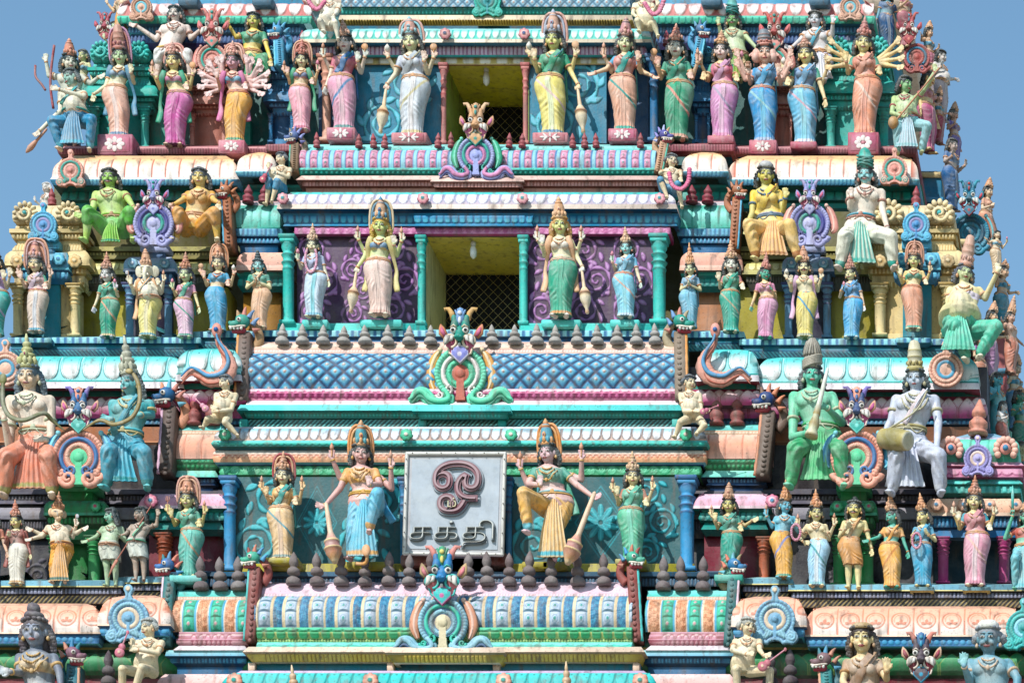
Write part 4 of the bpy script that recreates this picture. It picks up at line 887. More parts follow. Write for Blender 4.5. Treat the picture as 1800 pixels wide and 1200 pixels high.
for xa, xb, Y, y, rt in ((-80, 178, -224, 1064, 60), (1412, 1800, -224, 1069, DEEP), (170, 300, -236, 1050, 60), (1284, 1418, -236, 1052, 60)):
    M('cornice', xa, xb, Y, (-24, y-4), [(-6, y, 'f0b89c'), (12, y+46, leafmot(43, 'f2b496', 'f4e6dc', 'd2683c'), 5), (13, y+49, 'f0d0b4'), (8, y+52, '2a5a90'), (7, y+66, bead(11, '4f9ad8', '2f70b4', .42, 1.4)), (4, y+69, '5aa0c8'), (-10, y+72, '1a4a6a')], ret=rt)
M('frieze', -80, 1830, -206, (6, 1130), [(4, 1137, '1f6a4a'), (6, 1141, 'b8a050'), (0, 1146, '0f4a30'), (2, 1186, lotus(44, '0f4a2c', '145a34', '2f9a58', '186a38', '9ab060'), 8), (-4, 1192, '0a3a24'), (0, 1240, '7a1f2c')], ret=DEEP)

# finials in rows
for x in (496, 532, 568, 604, 642, 681, 719, 757, 865, 905, 944, 976, 1015, 1050, 1085, 1119, 1152): finial(x, 569+random.uniform(-1, 2), 604, 24, -78, 'a8a29c', 'grey', DULL)
for x in (516, 558, 600, 642, 683, 719, 757, 822, 857, 896, 929, 969, 1016, 1062): finial(x, 970+random.uniform(-1, 2), 1028, 26, -206, '6f5f60', 'brown', DULL)
for x in (354, 388, 420, 1166, 1198, 1236): finial(x, 976+random.uniform(-1, 2), 1037, 27, -200, '6a5c5e', 'brown', DULL)
for x in (191, 1390, 1354): finial(x, 1142, 1204, 27, -250, '4a3c44', 'brown', DULL)
for x in (557, 631, 657, 676, 770, 793, 895, 918, 1007, 1028, 1048, 1126): finial(x, 234+random.uniform(-1, 1), 259, 13, 30, 'a0464e', 'small')
finial(532, 53, 80, 14, YA-20, '9a2a40', 'small'); finial(1172, 53, 80, 14, YA-20, '9a2a40', 'small')

# big arch ornaments
big_arch(838, 276, 33, 4, ['a8b0e0', '2fa890', 'd888b8', '9aa4dc', '4a508a'], (221, 48, 'd4a070', 'e0b890', ('d070a0', 'd8b090'), ('d8a878', '1f9c8c'), 'd09a70', ('d8a878', '1f9c8c')), wings=('2fae7c', '8fdcb4'))
big_arch(811, 659, 46, -106, ['7fe0b0', 'ece0dc', '6fd8a4', 'c0624e', '2f8f6a'], (592, 62, '1a8f78', 'd8a860', ('c85a84', 'e8d4b8'), ('7a8fd0', 'dfe4f4'), 'd08058', ('7a7fd0', 'e8e0f0')), wings=('e8a44a', 'f4d8b0'))
big_arch(780, 1096, 44, -252, ['a8bfe4', '3fc0a0', 'a8bce0', 'd8cba8', '4a5f94'], (1013, 66, '2a78c0', 'd88a80', ('dc8088', '4fc4b4'), ('2f9a6a', 'e0d070'), 'c8a878', ('3fc0b4', 'c8609a')), wings=('e09a78', 'f0c4b0'))
kudu(858, 4, 24, YT-16, ['2fb49c', '12806c', '2fa890', '1a7a70', '2f9a9a'])
PB = ['a8a8d8', '4a4a90', '2fa08a', 'b4b4dc', '5a5a98']
for x in (272, 1424): big_arch(x, 396, 36, -72, PB, (348, 40, '8f94c8', 'a8a0c8', ('d05a84', 'e4b0c0'), ('9aa0d0', '1f9c8c'), '9088b8', ('b0b4dc', '6a70b0')), wings=('e89a8c', 'f2c4b4'), wave=False)
PCc = ['f0a890', '3a6ab0', 'f0b8a0', '5fc88c', 'b05a48']
for x, mc in ((141, '1f5f9c'), (1507, '1f3f84')): big_arch(x, 806, 47, -205, PCc, (722, 52, mc, '7a6ab8', ('c0508c', 'f0d8cc'), ('f0a088', '4a6ab0'), 'd8a080', ('2fae9a', '8fdcc8')), wings=('5aa0e0', '9accf0'), wave=False)
for x, (c0_, c1_), Y, y in ((142, (Gg, Ggd), -150, 858), (272, ('a8b4e0', '6a7ab8'), -26, 438), (1424, ('a8b4e0', '6a7ab8'), -26, 438)):
    block(x-26, x+26, y-6, y+4, Y+6, 24, c0_); block(x-18, x+18, y+4, y+16, Y+10, 20, c1_)
big_arch(375, 108, 27, 96, ['e0a090', '2fa890', 'd88a80', 'e0988a', 'a85a50'], (52, 44, 'c86a68', 'd08078', ('d87078', 'e8c0b0'), ('d08070', '2f9a8a'), 'd07a70', ('d88a80', '1f9c8c')), wings=('d88a80', 'e8b0a4'), wave=False)
big_arch(1362, 112, 27, 96, ['e0a090', '2fa890', 'd88a80', 'e0988a', 'a85a50'], (58, 44, 'b84a48', 'c86058', ('d05a60', 'e8c0b0'), ('c06050', '2f9a8a'), 'c8605a', ('d88a80', '1f9c8c')), wings=('d88a80', 'e8b0a4'), wave=False)
lion_mask(1620, 1156, 56, -262, '4a3a48', 'd08070', ('a03048', 'e8d8c8'), ('1f6ab0', '2f9ad0'), 'd8b090', ('4a3a48', '2f9ad0'), name='lion_mask')
PK = ['ecaa98', 'b86a58', '2fa08a', 'ecb0a0', 'd88a7c']
for x, y in ((126, 303), (1573, 300)): kudu(x, y, 23, 18, PK, tall=1)
PK2 = ['9ab0dc', '4a6aa4', 'a8bce0', 'e4cdb0', '8aa4d4']
for x, y in ((228, 1088), (1363, 1090)): kudu(x, y, 36, -262, PK2, tall=1)
PK3 = ['eeb8a0', 'b06a58', 'f0c0a8', '5a9acc', 'eebca4']
for x, y, R in ((1663, 652, 31), (12, 650, 31)): kudu(x, y, R, -122, PK3, lobes=False, stem=False, tall=1)
kudu(1800, 1105, 32, -250, ['3fb8ac', '1a7a78', '4fc4b4', 'a8d8e0', '2fa098'], tall=1)
# half arches at the ends of the C side cornices
for q, cx_ in ((-1, 400), (1, 1240)):
    b = MB(); Yq = -140; A = lambda x, y, d=0: (PX(cx_+q*x, Yq), Yq-d, PZ(y, Yq))
    pts = smooth_pts([A(-6 if q < 0 else -20, 655), A(2, 632), A(8, 610), A(16, 596)], 14); pts = smooth_pts([A(18, 588), A(15, 604), A(2, 624), A(-3, 644), A(8, 662), A(32, 667), A(50, 657), A(64, 653), A(80, 668)], 44)
    b.tube(pts, np.interp(np.linspace(0, 1, 44), [0, .15, .4, .6, .8, 1], [4, 6, 15, 14, 8, 3])*(1+.07*np.cos(np.arange(44)*2.4)), 'e4a08c', flat=.4, n=10); b.tube(np.array(pts)-[0, 7, -4], np.interp(np.linspace(0, 1, 44), [0, .5, 1], [1.5, 4, 1.5]), '5a90cc', flat=.6)
    b.tube(np.array(pts)-[0, 4, 8], np.interp(np.linspace(0, 1, 44), [0, .5, 1], [1, 2, 1]), 'b8604a'); b.ell(A(18, 582, 3), (9, 6, 13), 'e49888'); b.ell(A(18, 582, 9), (4, 3, 4), '2a60b0'); b.build('arch_ornament', TOWER)
# lion brackets at barrel ends
lion_end(426, 705, 432, 588, 22, -110, -70, -1, '6a544a', 'e0964a', '1f9a80', ('7a94d8', 'd08070', 'b08a60'))
lion_end(1198, 705, 1196, 588, 22, -110, -70, 1, '8a7866', 'e0964a', '1f9a80', ('7a94d8', 'd08070', 'b0a080'))
lion_end(292, 835, 300, 718, 24, -140, -110, -1, '5a463e', 'e4b8d0', '2a5f9c', ('e09080', '7ab0d8', 'd8906c'))
lion_end(1340, 838, 1352, 726, 24, -140, -110, -1, '6f5c50', 'd8906c', '1f3f84', ('e08a60', 'd8886a', '7a5a48'))
lion_end(441, 1128, 450, 1000, 20, -232, -204, -1, '8a4038', '3fb8ac', '3fae8a', ('4a90d0', 'c87a60', '9a4038'))
lion_end(1120, 1128, 1112, 1000, 20, -232, -204, 1, '8a4038', '3fb8ac', '3fae8a', ('4a90d0', 'c87a60', '9a4038'))
lion_end(290, 1135, 300, 1012, 20, -228, -190, -1, '2a6f6a', 'e4c4d0', '2f6ab8', ('d88068', '4a90d0', '2f7a78'))
lion_end(1282, 1135, 1290, 1012, 20, -228, -190, 1, '2f6a66', 'e4c4d0', '3a78b8', ('d88068', '7ab0d0', 'a08a60'))
lion_end(518, 305, 520, 256, 15, 18, 34, -1, '8a6a4a', '3fae90', '5a64a8', ('8a94d0', '6a6ab0', '8a7a60'))
lion_end(1158, 305, 1168, 254, 15, 18, 34, 1, 'c89a78', '3fae90', '4a4a98', ('8a84c8', 'b0b8e0', 'c09a78'))
lion_end(404, 440, 400, 352, 16, -12, 6, -1, 'a8643c', '5aa8e0', 'b87048', ('c07a50', 'a8643c', 'b86f48'))
lion_end(1290, 440, 1296, 352, 16, -12, 6, 1, 'a8643c', '5aa8e0', 'b87048', ('c07a50', 'a8643c', 'b86f48'))
lion_end(494, 120, 492, 72, 16, 90, 104, -1, '4a9ad0', '7ac0ec', '3f94d4', ('5aa8e0', '2f80c0', '4a9ad8'))
lion_end(1222, 122, 1232, 70, 16, 90, 104, 1, '4a9ad0', '7ac0ec', '2a74bc', ('5aa8e0', '2f80c0', '4a9ad8'))
lion_end(128, 1250, 130, 1170, 22, -290, -270, 1, '2a6f8a', 'd8a080', '8a5a70', ('d09078', '4a80b8', '2a7a80'))
lion_end(1456, 1250, 1452, 1180, 22, -290, -270, -1, '2a7f7a', 'd8a080', '7a5a60', ('d08a70', '5a90c0', '3a7a80'))
# right flank: shrines seen edge on
for (x, y0, y1, Y, w, c) in ((1655, 300, 560, 330, 40, '2a6f9c'), (1700, 420, 610, 120, 50, 'd8a488'), (1745, 640, 870, 220, 44, '1f7a80'), (1770, 560, 1020, 420, 60, 'b05a58')):
    X1 = PX(x, Y); b = MB(); zz0, zz1 = PZ(y1, Y), PZ(y0, Y)
    b.box(X1-120, X1, Y, Y+90, zz0, zz1, c, 2)
    for t in (.2, .45, .62, .8, .97):
        zt = zz0+(zz1-zz0)*t; b.box(X1-125, X1+6, Y-6, Y+96, zt-5, zt+4, ['e8b8a0', '3fae9a', 'd88aa8', '5a9ad0', 'e8cf96'][int(t*10) % 5], 2)
    b.build('side_shrine', TOWER)

# ---- ground and the sign
b = MB(); g = np.array([[(x, y, 0) for x in (-90000, 90000)] for y in (-60000, 200000)]); b.grid(g, '9a8a74')
tag(b.build('ground', None, DULL), 'sandy temple forecourt', None, None, 'structure')
SG = tag(empty('sign', (PX(801, -185)*U, -1.85, PZ(975, -185)*U)), 'square white framed sign with Tamil lettering fixed in the middle niche', 'sign')
def sgn(b, name, m, sub=None):
    o = b.build(name, SG, m, off=(PX(801, -185), -185, PZ(975, -185))); return o
Ys = -185; b = MB(); q = [(716, 798), (888, 798), (883, 975), (711, 973)]; P = [(PX(x, Ys), PZ(y, Ys)) for x, y in q]
def quadslab(b, P, y0, y1, col, ins=0):
    c = np.mean(P, 0); Q_ = [tuple(np.array(p)+(c-p)/np.linalg.norm(c-p)*ins) for p in P]
    V = [(x, y0, z) for x, z in Q_]+[(x, y1, z) for x, z in Q_]; F = [(0, 3, 2, 1)]+[(i, (i+1) % 4, (i+1) % 4+4, i+4) for i in range(4)]
    V = np.array(V)[np.array(F).ravel()]; b.add(V, np.arange(20).reshape(5, 4), [], col)
quadslab(b, P, Ys, Ys+26, 'b8b8bc', 3); sgn(b, 'sign_box', METAL)
b = MB(); quadslab(b, P, Ys-1, Ys+3, 'b4bec8', 12); sgn(b, 'sign_panel', mat('sign_acrylic', .25, .02, .12))
b = MB()
for i in range(4):
    p0, p1 = np.array(P[i]), np.array(P[(i+1) % 4]); b.cone((p0[0], Ys-2, p0[1]), (p1[0], Ys-2, p1[1]), 3.6, 3.6, 'e2e0da', n=4)
    for t in np.linspace(.06, .94, 7): pt = p0+(p1-p0)*t; b.ell((pt[0], Ys-6, pt[1]), (1.1, 1, 1.1), '6a6058', n=6, m=5)
sgn(b, 'sign_frame', METAL)
def letters(txt, x0, x1, y0, y1, d, off, col, name, m):
    cu = bpy.data.curves.new('t', 'FONT'); cu.body = txt; cu.extrude = .04; cu.offset = off; o = bpy.data.objects.new('t', cu); S.collection.objects.link(o)
    bpy.context.view_layer.update(); me = bpy.data.meshes.new_from_object(o.evaluated_get(bpy.context.evaluated_depsgraph_get()))
    n = len(me.vertices); V = np.zeros(n*3); me.vertices.foreach_get('co', V); V = V.reshape(-1, 3); lo, hi = V.min(0), V.max(0)
    X0, X1, Z1, Z0 = PX(x0, Ys), PX(x1, Ys), PZ(y0, Ys), PZ(y1, Ys); W_ = V.copy()
    V[:, 0] = X0+(W_[:, 0]-lo[0])/(hi[0]-lo[0])*(X1-X0); V[:, 2] = Z0+(W_[:, 1]-lo[1])/(hi[1]-lo[1])*(Z1-Z0); V[:, 1] = Ys-d-(W_[:, 2]-lo[2])/(hi[2]-lo[2]+1e-9)*3
    # the sign leans a little
    V[:, 0] += -(PZ(886, Ys)-V[:, 2])*.045
    V = (V-np.array([PX(801, -185), -185, PZ(975, -185)]))*U; me.vertices.foreach_set('co', V.ravel()); me.update()
    S.collection.objects.unlink(o); bpy.data.objects.remove(o); me.materials.clear(); me.materials.append(m); new_obj(name, me, SG)
def pm(n, c, r=.4): return mat(n, r, .05, .1, 0, tuple(lin(c)))
mg, mr, mw, mdk = pm('letter_backing_grey', '8a96a2'), pm('letter_maroon', '7a4250'), pm('letter_ivory', 'd4d6d0'), pm('letter_slate', '66706f')  # the letters' own paints: grey backing, maroon, ivory, slate
letters('ஓ', 757, 849, 808, 908, 2, .045, '', 'letter_backing', mg); letters('ஓ', 760, 846, 811, 905, 5, .018, '', 'letter', mr); letters('ஓ', 763, 843, 814, 902, 8, -.022, '', 'letter_inner_line', pm('letter_rose', 'a8848c'))  # grey backing, maroon stroke, rose line along its middle
letters('ம்', 789, 804, 878, 894, 8, .0, '', 'letter', pm('letter_gold', 'd0c8a0'))
letters('சக்தி', 722, 873, 914, 966, 2, .004, '', 'letter_backing', mdk); letters('சக்தி', 723, 872, 915, 965, 4, -.012, '', 'letter', pm('letter_grey', '98a4ae')); letters('சக்தி', 725, 871, 917, 963, 7, -.030, '', 'letter_inner_line', mw)
for x, y, Y, y1, lab in ((855, 119, YA+14, 152, 'pendant bulb hanging in the upper doorway with the green side wall'), (832, 424, YB+14, 455, 'pendant bulb hanging in the lower doorway between the purple panels')):
    B = tag(empty('light_bulb', (PX(x, Y)*U, Y*U, PZ(y, Y)*U)), lab, 'lamp', 'bulbs in the doorways')
    zt = (PZ(113 if y < 200 else 416, YA-4 if y < 200 else YB-6))-PZ(y, Y); b = MB(); b.cone((0, 0, zt), (0, 0, -4), 1.2, 1.2, 'c8c8c0'); b.lathe([(3, 0), (4.6, -2), (4.6, -7), (3, -9)][::-1], (0, 0, 0), 'd8d8d4'); b.build('lamp_holder', B, METAL)
    b = MB(); h = y1-y; b.lathe([(3.2, -8), (4.8, -12), (6.2, -h*.6), (5.4, -h*.85), (1.6, -h)][::-1], (0, 0, 0), 'eef0ea'); b.build('glass_bulb', B, mat('white_glass', .2, 0, 0))

# ------------------------------------------------------------------ statues
def rotz(a): c, s = math.cos(a), math.sin(a); return np.array([[c, -s, 0], [s, c, 0], [0, 0, 1.]])
def rotx(a): c, s = math.cos(a), math.sin(a); return np.array([[1., 0, 0], [0, c, -s], [0, s, c]])
def roty(a): c, s = math.cos(a), math.sin(a); return np.array([[c, 0, s], [0, 1., 0], [-s, 0, c]])
PEND = []
FEM = [(.44, .118, .085), (.50, .138, .098), (.54, .128, .09), (.575, .104, .072), (.605, .088, .062), (.64, .092, .064), (.675, .104, .07), (.71, .112, .072), (.74, .112, .066), (.765, .104, .058), (.785, .07, .048), (.80, .044, .042)]
MAL = [(.44, .110, .085), (.50, .118, .09), (.54, .112, .08), (.575, .103, .072), (.605, .100, .07), (.64, .108, .074), (.675, .122, .08), (.71, .134, .082), (.74, .136, .076), (.765, .126, .066), (.785, .085, .052), (.80, .050, .046)]
PRE = {  # arm presets: elbow, wrist relative to the shoulder (x outward, f forward, z up), finger direction (x outward, f, z), palm facing (x,f,z)
 'up': ((.055, -.01, -.10), (.115, .07, .015), (.05, .1, 1), (0, 1, .1)), 'up2': ((.075, -.02, -.085), (.125, .05, .035), (-.1, .1, 1), (0, 1, .1)),
 'abh': ((.05, .0, -.13), (.050, .13, -.075), (0, .15, 1), (0, 1, -.1)), 'var': ((.055, .01, -.135), (.06, .13, -.13), (.05, .2, -1), (0, 1, .3)),
 'down': ((.045, .0, -.165), (.085, .03, -.30), (.15, .1, -1), (-.6, .6, 0)), 'mace': ((.060, .0, -.15), (.125, .05, -.265), (.1, .3, -1), (-.3, .9, 0)),
 'nam': ((.045, .02, -.16), (-.090, .135, -.135), (-.1, .2, 1), (-1, 0, 0)), 'chest': ((.05, .0, -.15), (-.03, .14, -.11), (-.5, .3, .7), (0, -.2, 1)),
 'hip': ((.10, -.02, -.12), (.035, .07, -.21), (-.8, .4, -.3), (0, -1, 0)), 'hold': ((.05, .0, -.16), (.02, .14, -.13), (-.4, .4, .6), (-1, .2, 0)),
 'out': ((.10, .0, -.07), (.20, .06, -.03), (1, .2, .2), (0, 1, .2)), 'outd': ((.08, .0, -.10), (.19, .05, -.16), (.9, .3, -.4), (0, .8, .5)),
 'knee': ((.07, .04, -.16), (.10, .16, -.26), (.3, .7, -.5), (0, 0, -1)), 'back': ((.06, -.03, -.15), (.02, -.08, -.2), (0, 0, -1), (0, 1, 0)),
 'high': ((.10, .0, .02), (.13, .04, .15), (0, 0, 1), (0, 1, 0)),
}
class Body:
    def __init__(s): s.b = MB(); s.P = []      # prims kept for colouring: p0,p1,r0,r1,colour
    def cone(s, p0, p1, r0, r1, col):
        s.b.cone(p0, p1, r0, r1, 'ffffff', n=10); s.P.append((np.array(p0, float), np.array(p1, float), r0, r1, lin(col)))
    def ell(s, c, r, col, R=None, w=1.0):
        s.b.ell(c, r, 'ffffff', R=R, n=14, m=10); s.P.append((np.array(c, float), np.array(c, float)+1e-6, float(np.min(r))*w, float(np.min(r))*w, lin(col)))

def hand(B, w, d, n, col, side, L=.078, grip=False, fan=.30):
    """palm, four unequal bent fingers and a thumb. w wrist, d finger direction, n palm normal"""
    d = np.array(d, float); d /= np.linalg.norm(d); n = np.array(n, float); n -= d*n.dot(d); n /= np.linalg.norm(n)+1e-9; s = np.cross(d, n); w = np.array(w, float)
    R = np.stack([s, n, d], 1); k = L/.078
    B.ell(w+d*.024*k, (.0235*k, .012*k, .030*k), col, R=R)
    for i, l in enumerate((.030, .036, .034, .026)):
        o = (i-1.5)*.0135*k; b0 = w+d*.046*k+s*o; dd = d+s*(i-1.5)*fan*.35; dd /= np.linalg.norm(dd)
        if grip: m = b0+dd*.012*k+n*.016*k; e = m+n*.008*k-d*.016*k
        else: m = b0+dd*l*.55*k+n*.002*k; e = m+dd*l*.45*k+n*.007*k*(1.2 if i > 1 else .5)
        B.cone(b0, m, .0072*k, .0066*k, col); B.cone(m, e, .0066*k, .0052*k, col)
    q = s*side; b0 = w+d*.014*k+q*.018*k; m = b0+(q*.8+d*.6)*.018*k+n*.004*k; e = m+(d*.9+q*.2+n*.25)*.017*k
    if grip: e = m+(n*.8+d*.2-q*.5)*.02*k
    B.cone(b0, m, .009*k, .0078*k, col); B.cone(m, e, .0075*k, .006*k, col)
    return w+d*.045*k+n*.012*k, d, n

def crown_mb(b, kind, h, H, R, c, cols, rad=.062):
    """crowns; local z up from hairline, transformed with R at c"""
    c0, c1, c2 = cols
    def L(prof, cl, n=18, cc=(0, 0, 0)):
        m = MB(); m.lathe([(r, z) for r, z in prof], cc, cl, n=n); V = m.V[0]@R.T+c; b.add(V, m.Q[0], m.T[0] if m.T else [], m.C[0])
    r = rad
    if kind in ('tall', 'halo', 'karanda'):
        nst = 3 if kind == 'karanda' else 2; pr = [(r*1.02, -.012), (r*1.14, 0), (r*1.14, h*.08), (r*.98, h*.11), (r*1.08, h*.17), (r*1.0, h*.24)]; cl = [c0, c1, c1, c2, c0, c0]
        if kind == 'karanda':
            z = h*.24; rr = r
            for i in range(3):
                pr += [(rr*.72, z+h*.02), (rr*.92, z+h*.08), (rr*.78, z+h*.15)]; cl += [c2, c0, c0]; z += h*.17; rr *= .74
            pr += [(rr*.5, z+h*.02), (rr*.62, z+h*.07), (.004, h)]; cl += [c2, c1, c1]
        else:
            pr += [(r*.90, h*.34), (r*.84, h*.46), (r*.72, h*.60), (r*.60, h*.68), (r*.66, h*.71), (r*.50, h*.76), (r*.34, h*.80), (r*.40, h*.86), (r*.22, h*.93), (.004, h)]; cl += [c0, c0, c0, c2, c1, c0, c2, c1, c1, c1]
        L(pr, cl, 20)
        for i in range(5):     # carved plates round the front
            a = (i-2)*.55; p = np.array([r*1.02*math.sin(a), -r*1.06*math.cos(a), h*.16]); m = MB(); m.ell(p, (r*.26, r*.22, h*.13), c1 if i % 2 == 0 else c0); b.add(m.V[0]@R.T+c, m.Q[0], m.T[0], m.C[0])
        m = MB(); m.ell((0, -r*.92, h*.36), (r*.3, r*.2, h*.12), c1); m.ell((0, -r*1.08, h*.36), (r*.11, r*.1, h*.05), 'b04060'); [b.add(m.V[i]@R.T+c, m.Q[i]-(0 if i == 0 else m.Q[i].min()), m.T[i]-m.T[i].min() if False else m.T[i]-(0 if i == 0 else m.n//2), m.C[i]) for i in range(2)]
    elif kind == 'jata':       # matted hair piled up
        for i in range(4):
            m = MB(); m.ell((0, .005, h*(.12+.24*i)), (r*(1.0-.2*i), r*(1.0-.2*i), h*.19), c0, noise=.12, seed=i); b.add(m.V[0]@R.T+c, m.Q[0], m.T[0], m.C[0])
    elif kind == 'turban':
        pr = [(r*1.0, -.01), (r*1.2, h*.1), (r*1.28, h*.3), (r*1.15, h*.5), (r*1.05, h*.52), (r*1.0, h*.72), (r*.7, h*.9), (r*.2, h*1.0), (.003, h*1.0)]; L(pr, [c0, c0, c0, c1, c2, c0, c0, c0, c0])
        for i in range(5):
            a = np.linspace(-1.7, 1.7, 12); p = np.stack([r*1.27*np.sin(a), -r*1.27*np.cos(a), h*(.14+.08*i)+.014*a*(1 if i % 2 else -1)], -1); m = MB(); m.tube(p, .008, c1, n=6); b.add(m.V[0]@R.T+c, m.Q[0], m.T[0], m.C[0])
    elif kind == 'wrap':
        L([(r*1.05, -.01), (r*1.2, h*.06), (r*1.15, h*.30), (r*1.0, h*.36), (r*1.12, h*.5), (r*1.1, h*.7), (r*.85, h*.9), (r*.3, h), (.003, h*1.01)], [c1, c0, c0, c2, c0, c0, c0, c0, c0])
        for i in range(6):
            a = np.linspace(-1.9, 1.9, 14); p = np.stack([r*1.2*np.sin(a), -r*1.2*np.cos(a), h*(.06+.05*i)+.02*np.sin(a)], -1); m = MB(); m.tube(p, .009, c1, n=6); b.add(m.V[0]@R.T+c, m.Q[0], m.T[0], m.C[0])
        for i in range(9):
            a0 = -1.6+i*.4; t = np.linspace(0, 1, 10); p = np.stack([r*1.12*np.sin(a0*(1-t*.7))*(1-.55*t**3), -r*1.12*np.cos(a0*(1-t*.7))*(1-.5*t**3), h*(.38+.6*t)], -1); m = MB(); m.tube(p, .008, c1 if i % 2 else c2, n=6); b.add(m.V[0]@R.T+c, m.Q[0], m.T[0], m.C[0])
    elif kind == 'cone':
        pr = [(r*1.0, -.01), (r*1.16, 0), (r*1.2, h*.1), (r*1.0, h*.13), (r*1.08, h*.2), (r*.98, h*.24), (r*.98, h*.40), (r*1.06, h*.42), (r*1.0, h*.46), (r*.92, h*.62), (r*.96, h*.64), (r*.86, h*.68), (r*.74, h*.86), (r*.5, h*.96), (.003, h)]; L(pr, [c1, c1, c1, c2, c1, c0, c0, c1, c0, c0, c1, c0, c0, c0, c0])
        for i in range(7):
            a = (i-3)*.42; m = MB(); m.ell((r*1.02*math.sin(a), -r*1.05*math.cos(a), h*(.20 if i % 2 else .24)), (r*.22, r*.18, h*.07), c1 if i % 2 else c2); b.add(m.V[0]@R.T+c, m.Q[0], m.T[0], m.C[0])
    elif kind == 'cap':
        pr = [(r*1.12, -.005), (r*1.16, h*.15), (r*1.12, h*.5), (r*.7, h*.92), (.003, h)]; L(pr, [c0]*5)

